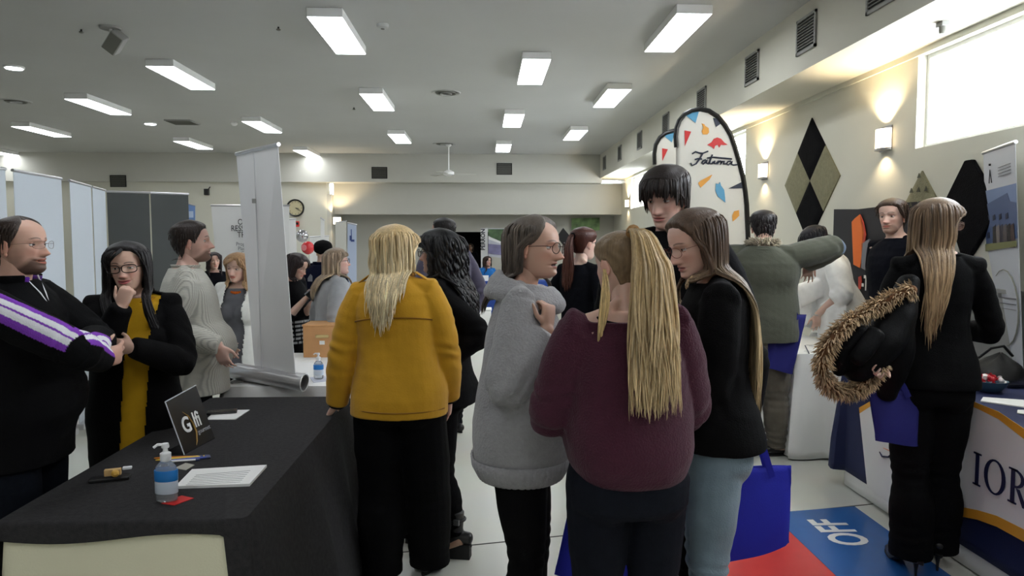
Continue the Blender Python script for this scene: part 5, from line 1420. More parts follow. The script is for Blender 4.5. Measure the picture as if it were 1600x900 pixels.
        if cut is not None:
            so = o.modifiers.new('thick', 'SOLIDIFY'); so.thickness = thick; so.offset = 1
        return o
    def collar(s, name, m, r=.043, h=.02, th=.004, z=.838, open_=0, flare=1.15, y=-.004, parent=None, col=None, tilt=0):
        H_ = s.H; n = 40; V = []
        prof = [(0, 0), (.5, .55), (1, 1), (1, .96), (.4, .5), (0, 0)]
        rows = []
        a0 = R(open_)
        for j in range(n):
            a = PI / 2 + a0 / 2 + (2 * PI - a0) * j / (n - 1)
            for (kk, zz) in [(0, 0), (.5, .6), (1, 1)]:
                rr = r * H_ * (1 + (flare - 1) * kk)
                V.append(s.up(A_([math.cos(a) * rr, math.sin(a) * rr * .95 + y * H_, z * H_ + h * zz + tilt * math.sin(a)])))
        Q = [(j * 3 + k, (j + 1) * 3 + k, (j + 1) * 3 + k + 1, j * 3 + k + 1) for j in range(n - 1) for k in range(2)]
        o = s.part(name, (A_(V), A_(Q), []), m, parent=parent)
        so = o.modifiers.new('thick', 'SOLIDIFY'); so.thickness = th; so.offset = 0
        sb = o.modifiers.new('sub', 'SUBSURF'); sb.levels = 1; sb.render_levels = 1
        return o
    def trousers(s, name, m, waist=.58, ease=.006, leg=(1, 1, 1, 1), hem=.03, amp=.004, seed=0, colf=None, flare=0, wide=0, vox=None, freq=(12, 12, 20), fold=.004, seat=0):
        H_ = s.H; g = []
        cs, Us, Vs = [], [], []
        for z in np.linspace(.46, waist, 9):
            hw, hd_, yo = s.prof(max(z, .495)); k = .88 if z < .47 else 1
            cs.append(s.up(A_([0, yo * H_, z * H_]))); Us.append(s.upM(z) @ A_([(hw * H_ + ease) * k, 0, 0])); Vs.append(s.upM(z) @ A_([0, (hd_ * H_ + ease) * k, 0]))
        g.append(ringloft(cs, Us, Vs, 26, 2.3))
        for sg in (-1, 1): g.append(ellipsoid(A_([sg * .043 * H_ * s.w, -.032 * H_ - seat, .487 * H_]), (.047 * H_ * s.w + ease * .5, .043 * H_ * s.w + ease * .5, .050 * H_)))
        for sd in ('L', 'R'):
            hp, kn, an = s.hip[sd], s.kn[sd], s.an[sd]; tr = s.tr
            end = an + A_([0, 0, hem * H_ - .045 * H_])
            rr = [tr * 1.04 + ease, tr * .92 + ease + wide * .5, tr * .66 + ease + wide, tr * .64 + ease * 1.3 + wide + flare * .5, tr * .42 + ease * 1.4 + wide + flare, tr * .42 + ease * 1.4 + wide + flare]
            rr = [a * b for a, b in zip(rr, (1, leg[0], leg[1], leg[2], leg[3], leg[3]))]
            g.append(limb([hp + A_([0, 0, .01]), hp * .5 + kn * .5, kn, kn * .6 + an * .4 - A_([0, .012, 0]), an * .93 + kn * .07, end], rr, 30, 18, cap=.1))
        V, Q, T = remesh(g, vox or max(s.vox, .0065), 3); N_ = vnormals(V, Q, T)
        disp = amp * fnoise(V, freq, seed)
        for sd in ('L', 'R'):
            for c0, rad, am in ((s.kn[sd], .08, 1), (s.an[sd] + A_([0, 0, .06]), .07, 1.4), (s.hip[sd] - A_([0, 0, .06]), .06, .8)):
                w_ = np.exp(-np.sum((V - c0) ** 2, 1) / (2 * (rad * .8) ** 2)); disp += fold * am * w_ * np.sin(V[:, 2] * 120 + 3 * fnoise(V, (14, 14, 14), seed + 2))
        V = V + N_ * disp[:, None]
        return s.part(name, (V, Q, T), m, colf(V, N_) if colf else None)
    def shoes(s, m, sole, heel=0, boot=0, name='shoe', size=1.0, pointy=0, stiletto=0, block=0):
        H_ = s.H
        for sd in ('L', 'R'):
            an, fd = s.an[sd], s.fdir[sd]; L_ = .152 * H_ * size; lat = np.cross([0, 0, 1], fd)
            base = A_([an[0], an[1], 0]); z0 = .008
            sc_ = .034 * size
            def P(t, h): return base + fd * (L_ * t) + A_([0, 0, h])
            lift = heel
            g = [limb([P(-.28, lift + .042), P(0, lift + .046), P(.28, lift * .55 + .038), P(.55, .030), P(.78 + pointy, .022)], [.030 * size, .034 * size, .036 * size, .036 * size, (.024 - pointy * .1) * size], 22, 16, 1.0, side=lat)]
            if boot or not stiletto: g.append(limb([P(-.02, lift + .05), an + A_([0, 0, .02]), an + A_([0, 0, .03 + boot])], [.036, .036, .038 + boot * .05], 10, 16, cap=.1))
            V, Q, T = remesh(g, max(.005, s.vox * .8), 3)
            V[:, 2] = np.maximum(V[:, 2], z0)
            sh = s.part(name, (V, Q, T), m)
            mb = MB(); out = []
            for i in range(28):
                a = 2 * PI * i / 28; t = .25 + (.58 + pointy) * math.cos(a); wv = .036 * size * math.sin(a) * (1.0 if t > .2 else .85)
                out.append(Vector(base + fd * (L_ * t) + lat * wv))
            if heel < .02: mb.prism([o + Vector((0, 0, .001)) for o in out], (0, 0, .014))
            else:
                # raised sole following the arch
                hh = lambda t: lift * max(0, min(1, (.55 - t) / .55))
                n = len(out); V2 = []
                for o, i in zip(out, range(28)):
                    t = .25 + (.58 + pointy) * math.cos(2 * PI * i / 28); V2.append(o + Vector((0, 0, hh(t) + .001)))
                mb.prism(V2, (0, 0, .01))
                if block: mb.prism([Vector(P(-.30, .001) + lat * .026), Vector(P(-.30, .001) - lat * .026), Vector(P(.25, .001) - lat * .028), Vector(P(.25, .001) + lat * .028)], (0, 0, lift + .015))
                else:
                    hp = P(-.2, 0); mb.tube([Vector(hp + A_([0, 0, lift + .02])), Vector(hp + A_([0, 0, lift * .5])), Vector(hp + A_([0, 0, .0]))], [.018, .007, .005], 8)
            mb.build('sole', sole, sh, local=True)
    # hair --------------------------------------------------
    def hair(s, col, cap=.012, hl=hairline, soft=.012, n=0, length=.3, part=0.0, seed=0, wid=.007, th=.0035, tipcol=None, var=.18, face_gap=.045, lift=.012, curl=0, curlf=30, zmin=None, fringe=0, fringe_len=.07, bulk=None, step=None, spread=.0, lenvar=.12, m=None, back_only=False, stiff=.6, ridge=.0012, tip_from=.4, bob=0, over=.0, sweep=0, gapz=.19, ridge_n=70, fskip=0, taper=0, drift=0, jit=.006, pad=.018, fsweep=None):
        hd = s.head; rs = np.random.RandomState(seed + 11)
        G0 = []; CL = []
        col = A_(col); tipc = A_(tipcol) if tipcol is not None else col
        cv = hair_cap(hd, cap, hl, soft, seed, ridge, bulk, ridge_n=ridge_n)
        cv = s.headxf(cv); G0.append(cv)
        CL.append(np.tile(col, (len(cv[0]), 1)) * (1 + var * .6 * fnoise(cv[0], (90, 90, 12), seed)[:, None]))
        if n:
            cnt = 0; AZ = []; Zs = []
            while len(AZ) < n:
                a = rs.uniform(-PI, PI); z = rs.uniform(.05, .222) ** 1.0
                if z > hl(a) + .008 and not (abs(a) < fskip and (z < .207 or fskip >= 1)): AZ.append(a); Zs.append(z)
            AZ = A_(AZ); Zs = A_(Zs)
            P0 = hd.surf(AZ, Zs, False)
            layer = rs.uniform(0, 1, n)
            offs_ = cap * .55 + lift * layer; offs = offs_ * .25
            c0 = A_([0, -.008, .12])
            dn = nrmz_rows((P0 - c0) * A_([1, 1, .8]))
            P = P0 + dn * offs[:, None]
            offs = offs_
            sx_ = np.sign(P0[:, 0] - part); sx_[sx_ == 0] = 1
            hgt = np.clip((Zs - .17) / .05, 0, 1)
            frt = np.clip((P0[:, 1] - .02) / .03, 0, 1); D = np.stack([sx_ * (hgt * .9 + frt * 1.3), -.25 * hgt - .15 - .25 * frt + sweep * hgt, -1 + hgt * .7 + frt * .5], -1); D = nrmz_rows(D)
            isf = np.zeros(n, bool)
            if fringe:
                isf = (np.abs(AZ) < 1.15) & (rs.uniform(0, 1, n) < fringe)
                D[isf] = nrmz_rows(np.stack([P0[isf, 0] * 3 + (sweep if fsweep is None else fsweep), np.ones(isf.sum()), -.3 + 0 * P0[isf, 0]], -1))
            ln = length * (1 + lenvar * rs.uniform(-1, 1, n)); 
            root_drop = 0
            ln = np.where(isf, fringe_len * (1 + .15 * rs.uniform(-1, 1, n)), ln)
            k = 22 if length > .12 else 12
            # gravity expressed in head space
            gdir = (s.HM.T @ A_([0, 0, -1.0]))
            pts = [P.copy()]; st = (ln / (k - 1))[:, None] / s.hscale
            ph = rs.uniform(0, 6.28, n)
            D = D @ np.eye(3)
            zlen = (P[:, 2] if True else 0)
            body = s.tab
            for i in range(1, k):
                D = nrmz_rows(D * stiff + gdir * (1 - stiff))
                P = P + D * st
                # stay outside the skull
                inside = (P[:, 2] > .012) & (P[:, 2] < .2245)
                f, b, w_ = hd.tab(np.clip(P[:, 2], 0, .2245)); cy = -.008
                hyy = np.where(P[:, 1] > cy, f - cy, cy - b)
                rn = ((np.abs(P[:, 0]) / w_) ** 2.25 + (np.abs(P[:, 1] - cy) / hyy) ** 2.25) ** (1 / 2.25)
                need = 1 + offs * min(1, .3 + i / (k * .18)) / .07
                if bob: need = need + bob * np.clip((.13 - P[:, 2]) / .1, 0, 1) * np.clip((P[:, 2] - .0) / .03, 0, 1)
                kf = np.where(inside & (rn < need), need / np.maximum(rn, .05), 1)
                P[:, 0] *= kf; P[:, 1] = cy + (P[:, 1] - cy) * kf
                # crown
                top_ = P[:, 2] > .2245
                # keep the face open
                if face_gap:
                    fz = (~isf) & (P[:, 1] > .015) & (P[:, 2] < gapz)
                    gp = (face_gap + .012 * layer) * np.clip((gapz - P[:, 2]) / .045, 0, 1)
                    ps = np.abs(P[:, 0]) < gp
                    P[:, 0] = np.where(fz & ps, sx_ * gp, P[:, 0])
                    P[:, 1] = np.where((~isf) & (P[:, 2] < .16), np.minimum(P[:, 1], over + .045 - .02 * layer + np.clip((P[:, 2] - .11) / .05, 0, 1) * .05), P[:, 1])
                # torso
                W_ = s.hloc(P); zz = W_[:, 2] / s.H
                lowm = (zz < .875)
                if lowm.any():
                    Wl = W_[lowm]; z_ = Wl[:, 2] / s.H
                    hw = np.interp(z_, [.50, .62, .72, .80, .825, .850, .875], [.10, .095, .105, .130, .120, .076, .034]) * s.H * s.w + .014
                    hd2 = np.interp(z_, [.50, .62, .72, .80, .825, .850, .875], [.082, .074, .080, .072, .062, .052, .024]) * s.H * s.w + pad + .012 * layer[lowm]
                    cc_ = A_([s.up(A_([0, 0, q * s.H])) for q in z_]) if abs(s.lean) + abs(s.side) > .02 else np.stack([0 * z_, -.004 + 0 * z_, Wl[:, 2]], -1)
                    dx = Wl[:, 0] - cc_[:, 0]; dy = Wl[:, 1] - cc_[:, 1]
                    r_ = np.sqrt((dx / hw) ** 2 + (dy / hd2) ** 2)
                    ins = r_ < 1
                    # push mainly forwards/backwards so that hair lies on the chest or back
                    sgn = np.where(dy > -.01, 1, -1)
                    newy = sgn * hd2 * np.sqrt(np.clip(1 - (dx / hw) ** 2, 0, 1))
                    Wl[:, 1] = np.where(ins, cc_[:, 1] + dy + (newy - dy) * .8, Wl[:, 1])
                    W_[lowm] = Wl
                    P = ((W_ - s.pivot) @ s.HM) / s.hscale + A_([0, -.012, .036])
                if curl:
                    u = i / k
                    P = P + (A_([1, 0, 0])[None] * np.cos(ph + u * curlf)[:, None] + A_([0, 1, 0])[None] * np.sin(ph + u * curlf)[:, None]) * curl * min(1, u * 3)
                if spread: P[:, :2] += P[:, :2] * spread * (i / k) * .1
                pts.append(P.copy())
            PP = np.stack(pts, 1)
            PW = s.hloc(PP.reshape(-1, 3)).reshape(PP.shape)
            tt_ = np.linspace(0, 1, k)[None]; dd_ = np.clip((s.pivot[2] + .02 - PW[..., 2]) / .25, 0, 1.6)
            ph2 = rs.uniform(0, 6.28, (n, 1)); lv = rs.uniform(.3, 1, (n, 1))
            cx_ = s.pivot[0]
            PW[..., 0] = cx_ + (PW[..., 0] - cx_) * (1 - taper * np.clip(dd_, 0, 1.4)) + drift * dd_ + jit * lv * np.sin(tt_ * 7 + ph2) * tt_ * (length > .1)
            PW[..., 1] = PW[..., 1] + jit * .6 * lv * np.sin(tt_ * 6 + ph2 * 2) * tt_ * (length > .1)
            outc = s.hloc([0, -.01, .10]) * A_([1, 1, 0]) + PW * A_([0, 0, 1])
            V, Q, sv, ids = lock_mesh(PW, wid * rs.uniform(.6, 1.25, n), th * rs.uniform(.7, 1.3, n), outc)
            G0.append((V, Q, np.zeros((0, 3), int)))
            lum = 1 + var * rs.normal(size=n)
            # colour changes along the length and from strand to strand
            base = np.where(isf, 0, 1)[ids] * np.clip((sv * (ln[ids] / max(length, .01)) - tip_from) / .45, 0, 1)
            mixr = rs.uniform(.55, 1.1, n)[ids]
            cc = col[None] * (1 - (base * mixr)[:, None]) + tipc[None] * (base * mixr)[:, None]
            CL.append(np.clip(cc * np.clip(lum[ids], .45, 1.7)[:, None], 0, 1))
        V, Q, T = join(G0)
        return s.part('hair', (V, Q, T), m or hairm(), np.clip(np.vstack(CL), 0, 1))
    def strands(s, paths, wid, th, col, tipcol=None, var=.2, seed=0, name='hair', outc=None, m=None, parent=None):
        """free locks given as (n,k,3) person-space paths"""
        rs = np.random.RandomState(seed); n = len(paths)
        oc = outc if outc is not None else s.hloc([0, 0, .1])
        V, Q, sv, ids = lock_mesh(paths, wid * rs.uniform(.6, 1.25, n), th * rs.uniform(.7, 1.3, n), oc)
        lum = np.clip(1 + var * rs.normal(size=n), .45, 1.7); tc_ = A_(tipcol) if tipcol is not None else A_(col)
        cc = (A_(col)[None] * (1 - sv[:, None]) + tc_[None] * sv[:, None]) * lum[ids][:, None]
        return s.part(name, (V, Q, []), m or hairm(), np.clip(cc, 0, 1), parent=parent)
def nrmz_rows(v): return v / (np.linalg.norm(v, axis=1)[:, None] + 1e-9)
FAB = {}
def fabric(name, c, rough=.85, sheen=.2, bump=.25, bscale=220, var=.05, vscale=20, attr=False, stretch=(1, 1, 1)):
    dk = max(c) < 60
    return mat(name, tuple(q * .62 for q in c) if dk else c, rough, sheen=0 if dk else sheen, bump=bump, bscale=bscale, var=var, vscale=vscale, attr=attr, spec=.1 if dk else .25, stretch=stretch)
# ================================================================= THE PEOPLE
BLKF = fabric('black_fabric', (13, 13, 15), sheen=.03, var=.1)
BLK2 = fabric('black_knit', (17, 16, 18), sheen=.06, var=.12)
DENIM = fabric('dark_denim', (24, 30, 42), sheen=.05, var=.15, vscale=40)
SOLE = mat('rubber_sole', (16, 16, 16), .6); LEATHER = mat('black_leather', (16, 15, 16), .35, bump=.1, bscale=60)
WSKIN = (.62, .40, .31); PSK = (.66, .44, .36)
LAYER = []
# ---- 1 man in the black and purple track jacket
P = Person('man in a black track jacket with purple and white sleeve stripes, arms crossed', 20, 2.62, 1.65, 86, fem=False, hs=.94, w=1.12, belly=.05, head=(8, -2, 0), vox=.005, skin=(.60, .36, .27),
    headkw=dict(jaw=1.08, wide=1.04, mouth_open=.5, long_nose=1.15, smile=.5), face_kw=dict(beard=(.06, .035, .025), beard_amt=.85, brow=(.05, .03, .02)),
    arms={'R': dict(e=('px', 116, 545, 2.34), w=('px', 158, 562, 2.56), dir=('w', .3, .9, .1), palm=('w', -1, 0, .1), curl=25),
          'L': dict(e=('px', 150, 532, 2.74), w=('px', 140, 544, 2.46), dir=('w', -.95, -.25, 0), palm=('w', .0, 1, -.1), curl=30)})
S_, E_, W_ = P.sh['R'], P.el['R'], P.wr['R']
def stripe(V, N_):
    c = np.tile(A_([.0035, .0035, .004]), (len(V), 1))
    def band(S, E, W, up):
        for a, b_ in ((S, E), (E, W)):
            d = b_ - a; L_ = np.linalg.norm(d); d = d / L_
            t = (V - a) @ d; r = V - a - t[:, None] * d; rd = np.linalg.norm(r, axis=1)
            u = nrmz(up - d * np.dot(up, d)); v = np.cross(d, u)
            ang = np.degrees(np.arctan2(r @ v, r @ u)); m_ = (t > -.03) & (t < L_ + .02) & (rd < .085)
            k = m_ & (np.abs(ang) < 30); c[k] = (.75, .75, .78)
            k = m_ & ((np.abs(np.abs(ang) - 32) < 10) | (np.abs(ang) < 3)); c[k] = (.20, .05, .42)
    fw = P.loc([P.pos[0] + .5, P.pos[1] - 1.0, P.pos[2] + .9]); fw = nrmz(A_([fw[0], fw[1], .75]))
    band(S_, E_, W_, fw)
    a = P.el['L'] * .45 + P.wr['L'] * .55; k = (np.linalg.norm(V - P.el['L'], axis=1) < .062) & (V[:, 0] < 0)
    band2 = np.floor(((V - P.el['L']) @ nrmz(P.sh['L'] - P.wr['L'])) * 60) % 3
    c[k & (band2 == 0)] = (.20, .05, .42); c[k & (band2 != 0)] = (.75, .75, .78)
    return c
P.top('track_jacket', fabric('track_jacket_fabric', (20, 20, 22), attr=True, sheen=.05), hem=.46, ease=.02, sl_ease=.016, colf=stripe, vox=.0038, neck=.842, neckw=.052, seed=1, amp=.006)
P.collar('collar', BLKF, r=.050, h=.045, open_=70, z=.828, th=.006)
P.collar('collar_lining', fabric('purple_fabric', (92, 32, 150)), r=.044, h=.032, open_=55, z=.832, th=.006, y=.002)
zl = [P.up(A_([sx * .02, .062 - .0 * k, (.85 - .022 * k) * P.H])) for sx, k in ((.9, 0), (.5, 1), (0, 2.2))]
mb = MB(); mb.tube([Vector(P.up(A_([.045, .055, .852 * P.H]))), Vector(P.up(A_([.018, .094, .815 * P.H]))), Vector(P.up(A_([.002, .115, .785 * P.H])))], .003, 6); mb.tube([Vector(P.up(A_([-.045, .055, .852 * P.H]))), Vector(P.up(A_([-.016, .094, .815 * P.H]))), Vector(P.up(A_([.0, .115, .785 * P.H])))], .003, 6)
mb.build('zip_piping', PUMP, P.obj, smooth=True, local=True)
P.trousers('jeans', DENIM, seed=2); P.shoes(LEATHER, SOLE)
mb = MB(); mb.box(Vector(P.up(A_([.02, .13, .555 * P.H]))), (.05, .01, .035)); mb.build('belt_buckle', METAL, P.obj, local=True, bevel=.004)
def bald(az):
    a = np.abs(az); return np.interp(a, [0, .35, .6, .9, 1.2, 1.45, 1.7, 2.0, 2.5, PI], [.216, .2125, .2135, .190, .150, .120, .125, .09, .04, .032])
P.hair((.035, .022, .016), cap=.010, hl=bald, soft=.02, n=260, length=.028, wid=.004, th=.002, lift=.006, stiff=.9, face_gap=0, ridge=.0006)
P.glasses(mat('thin_metal_frames', (150, 130, 120), .25, metal=.6), r=.0007, w_=.026, h_=.015, bottom=False)
# ---- 2 woman in yellow blouse and black cardigan
P = Person('woman in a yellow blouse and black cardigan with dark-rimmed glasses, hand at her chin', 203, 3.12, 1.545, 166, w=1.08, head=(4, 3, 4), vox=.0048, skin=(.60, .38, .29),
    headkw=dict(smile=1, wide=1.03), face_kw=dict(brow=(.02, .015, .012), lip=(.50, .14, .14)), bust=.018,
    arms={'R': dict(w=('px', 190, 480, 2.88), pole=('px', 130, 640, 2.9), dir=('w', .22, .18, 1), palm=('w', .15, .95, -.1), curl=66, thumb=.4),
          'L': dict(w=('px', 208, 544, 2.86), pole=('px', 330, 600, 3.1), dir=('w', -1, -.05, .15), palm=('w', 0, 1, 0), curl=30)})
YEL = fabric('yellow_blouse', (205, 158, 24), bump=.1, sheen=.1)
P.top('blouse', YEL, hem=.43, ease=.010, sleeve=0, sl_end=.3, sleeves=(), neck=.832, neckw=.045, amp=.005, seed=4, neck_y=0, hemw=.11, hemd=.085)
P.collar('blouse_collar', YEL, r=.046, h=.016, open_=60, z=.828, flare=1.35, tilt=-.02)
cutf = lambda c: (c[:, 1] > .0) & (c[:, 1] < .158) & (np.abs(c[:, 0] + .030 + (c[:, 2] - 1.0) * .07) < .046 + np.clip(c[:, 2] - 1.12, 0, .3) * .10)
P.top('cardigan', BLK2, hem=.34, ease=.026, sl_ease=.014, neck=.834, neckw=.056, hemw=.118, hemd=.09, cut=cutf, seed=5, amp=.006, thick=.004)
P.trousers('leggings', BLKF); P.shoes(LEATHER, SOLE)
P.hair((.010, .008, .009), cap=.016, n=620, length=.34, part=-.02, wid=.005, th=.003, var=.25, face_gap=.055, seed=3, over=-.01, lift=.012, fskip=.9, hl=lambda az: hairline(az) + .006, taper=-.05)
P.glasses(mat('dark_frames', (28, 16, 16), .25), w_=.029, h_=.0185, r=.0022, shape=3)
mb = MB(); c0 = Vector(P.hloc([-.076, -.005, .075])); mb.tube([c0 + Vector((0, .022 * math.cos(a), -.02 + .022 * math.sin(a))) for a in np.linspace(0, 2 * PI, 14, endpoint=False)], .0016, 6, close=True); mb.build('hoop_earring', METAL, P.obj, smooth=True, local=True)
# ---- 3 man in the checked shirt
P = Person('bearded man in a pale checked shirt seen from the side', 292, 3.9, 1.655, 66, fem=False, w=1.12, belly=.07, head=(8, -4, 0), vox=.006, skin=(.66, .42, .34),
    headkw=dict(jaw=1.12, wide=1.05, long_nose=1.15), face_kw=dict(beard=(.10, .05, .03), beard_amt=.8, brow=(.04, .025, .02)),
    arms={'R': dict(w=('px', 342, 540, 3.72), pole=('px', 200, 560, 3.7), dir=('w', .25, .1, -1), palm=('w', .3, 1, 0), curl=20), 'L': dict(w=(-.14, .16, .95), pole=(-.6, -.4, .9), curl=25)})
m = mat('checked_shirt', (178, 176, 166), .8, bump=.1, bscale=80)
if not m.get('chk'):
    N = m.node_tree.nodes; L = m.node_tree.links; b = N['Principled BSDF']; tc = N.new('ShaderNodeTexCoord'); 
    ws = []
    for dr in ('X', 'Z'):
        wv = N.new('ShaderNodeTexWave'); wv.bands_direction = dr; wv.inputs['Scale'].default_value = 42; wv.inputs['Distortion'].default_value = .3; L.new(tc.outputs['Object'], wv.inputs['Vector']); ws.append(wv)
    mx = N.new('ShaderNodeMix'); mx.data_type = 'RGBA'; mx.blend_type = 'MULTIPLY'; mx.inputs[0].default_value = 1; L.new(ws[0].outputs['Color'], mx.inputs[6]); L.new(ws[1].outputs['Color'], mx.inputs[7])
    rp = N.new('ShaderNodeValToRGB'); rp.color_ramp.elements[0].color = (*lin((160, 158, 150)), 1); rp.color_ramp.elements[1].color = (*lin((206, 204, 192)), 1); rp.color_ramp.elements[1].position = .45
    L.new(mx.outputs[2], rp.inputs[0]); L.new(rp.outputs[0], b.inputs['Base Color']); m['chk'] = 1
P.top('checked_shirt', m, hem=.445, ease=.02, sl_ease=.018, hemw=.13, hemd=.12, neck=.838, neckw=.052, seed=7, amp=.007)
P.collar('shirt_collar', m, r=.043, h=.022, open_=50, z=.834, flare=1.15)
P.trousers('jeans', DENIM, seed=3); P.shoes(LEATHER, SOLE)
def short(az):
    a = np.abs(az); return np.interp(a, [0, .5, .85, 1.15, 1.4, 1.6, 1.9, 2.3, PI], [.186, .183, .172, .135, .115, .128, .085, .045, .035])
P.hair((.022, .014, .011), cap=.017, hl=short, n=260, length=.03, wid=.004, th=.002, lift=.006, stiff=.9, face_gap=0, ridge=.0008)
# ---- 4 woman in the white jacket
P = Person('fair-haired woman in a white jacket and grey top beside the grey pull-up banner', 374, 5.0, 1.47, 188, w=1.05, head=(6, 10, -4), vox=.0075, skin=WSKIN, headkw=dict(smile=.8, wide=1.06), face_kw=dict(brow=(.18, .11, .07)), bust=.015)
P.top('grey_top', fabric('grey_cotton', (92, 92, 96), bump=.1), hem=.44, ease=.010, sleeves=(), neck=.82, neckw=.058, hemw=.125, hemd=.11, seed=3)
cutf = lambda c: (c[:, 1] > .0) & (np.abs(c[:, 0]) < .075 + np.clip(c[:, 2] - 1.05, 0, .2) * .0)
P.top('white_jacket', fabric('white_jersey', (222, 222, 216), bump=.1), hem=.40, ease=.026, sl_ease=.016, neck=.832, neckw=.062, hemw=.14, hemd=.12, cut=cutf, seed=8, thick=.006)
P.trousers('trousers', BLKF); P.shoes(LEATHER, SOLE)
P.hair((.34, .20, .10), cap=.013, n=360, length=.21, part=-.02, wid=.006, th=.003, tipcol=(.46, .30, .16), face_gap=.052, seed=6, over=-.01)
mb = MB()
for i in range(11):
    a = R(-70 + 14 * i); c = Vector(P.up(A_([.062 * math.sin(a), .012 + .062 * math.cos(a), (.826 - .026 * math.cos(a)) * P.H]))); r_ = .006 + .005 * math.cos(a); mb.lathe(c - Vector((0, 0, r_)), [(.3 * r_, 0), (r_, .6 * r_), (r_, 1.4 * r_), (.3 * r_, 2 * r_)], 8)
mb.build('bead_necklace', mat('amber_beads', (190, 90, 24), .2), P.obj, smooth=True, local=True)
# ---- 5 girl with the phone
P = Person('dark-haired woman in black looking down at the phone in her hands', 455, 5.7, 1.46, 112, w=.95, head=(0, 24, 0), vox=.008, skin=WSKIN, face_kw=dict(brow=(.03, .02, .02)),
    arms={'R': dict(w=('px', 478, 466, 5.45), pole=('px', 440, 620, 5.4), dir=('w', .7, 0, .5), palm=('w', .2, .2, 1), curl=45), 'L': dict(w=('px', 486, 474, 5.6), pole=('px', 470, 640, 5.9), dir=('w', .6, -.3, .6), palm=('w', -.2, -.2, 1), curl=50)})
def patt(V, N_):
    c = np.tile(A_([.004, .004, .005]), (len(V), 1)); z = V[:, 2] / P.H
    k = (z < .63) & (z > .50) & ((np.floor(V[:, 2] * 62) % 2 == 0) & (np.sin(V[:, 0] * 160) * np.cos(V[:, 1] * 120) > -.4)); c[k] = (.45, .45, .46); return c
P.top('printed_top', fabric('printed_black_top', (20, 20, 20), attr=True), hem=.50, ease=.012, sl_end=.25, cuff_r=.05, colf=patt, seed=3)
P.trousers('trousers', BLK2); P.shoes(LEATHER, SOLE)
P.hair((.020, .010, .010), cap=.013, n=300, length=.25, wid=.007, th=.003, face_gap=.045, seed=8)
pp = Vector(at(491, 463, 5.42)); rot = Euler((R(35), R(-40), 0)).to_matrix()
s = MB(); s.box(pp, (.075, .012, .14), rot); o = tag(s.build('phone', mat('phone_silver', (150, 152, 160), .2, metal=.4), bevel=.006), 'silver phone held by the dark-haired woman in black', 'phone')
s = MB(); s.box(pp + rot @ Vector((0, -.007, 0)), (.066, .002, .125), rot); s.build('screen', mat('phone_screen', (10, 10, 14), .05), o)
# ---- 6 person in navy jacket and beanie
P = Person('person in a navy jacket and black beanie seen from behind beside the balloons', 503, 7.0, 1.545, 12, fem=False, w=1.05, vox=.009, skin=WSKIN)
NV = fabric('navy_jacket_cloth', (20, 26, 58))
P.top('navy_jacket', NV, hem=.46, ease=.03, sl_ease=.022, neck=.84, neckw=.055, seed=12)
P.collar('collar', NV, r=.05, h=.04, z=.832)
mb = MB(); c0 = P.up(A_([-.09, -.135, .745 * P.H])); mb.prism([Vector(c0 + A_(q)) for q in ((0, 0, 0), (.05, -.004, .0), (.05, -.004, .05), (.03, -.004, .07), (0, 0, .03))], (0, .006, 0)); mb.build('back_logo', GREYINK, P.obj, local=True)
P.trousers('trousers', BLKF); P.shoes(LEATHER, SOLE)
P.part('beanie', P.headxf(hair_cap(P.head, .020, lambda a: np.interp(np.abs(a), [0, 1.4, PI], [.165, .13, .085]), ridge=.002)), BLK2)
t = thing('shoulder_bag', 'black rounded bag hanging beside the navy jacket person', 'bag', at(508, 530, 6.7))
c = at(507, 516, 6.7); s = MB(); s.lathe(c - Vector((0, 0, .17)), [(.05, 0), (.13, .03), (.15, .11), (.12, .22), (.05, .31), (.015, .34)], 20, sy=.6); s.build('bag_body', LEATHER, t, smooth=True)
s = MB(); s.tube([c + Vector((0, 0, .16)), c + Vector((.0, .02, .4)), at(512, 440, 6.75)], .01, 6); s.build('strap', LEATHER, t, smooth=True)
# ---- 7 woman in grey cardigan
P = Person('woman with ash-blond bob and glasses in a pale grey cardigan behind the tan box', 522, 5.38, 1.49, 62, w=1.25, head=(14, -6, 0), vox=.0075, skin=(.66, .42, .35), headkw=dict(wide=1.08, jaw=1.1), face_kw=dict(brow=(.2, .14, .1)))
P.top('cardigan', fabric('pale_grey_knit', (152, 154, 156)), hem=.42, ease=.035, sl_ease=.025, neck=.83, neckw=.055, hemw=.15, hemd=.13, seed=2, amp=.007)
P.collar('scarf', fabric('dark_patterned_scarf', (70, 70, 60), var=.5, vscale=60), r=.05, h=.035, z=.828, flare=1.3)
P.trousers('trousers', BLKF); P.shoes(LEATHER, SOLE)
P.hair((.26, .19, .13), cap=.020, n=420, length=.21, wid=.006, th=.0035, var=.3, tipcol=(.36, .27, .17), seed=9, over=-.03, bob=.3, face_gap=.05)
P.glasses(mat('dark_frames', (28, 16, 16), .25), r=.0018)
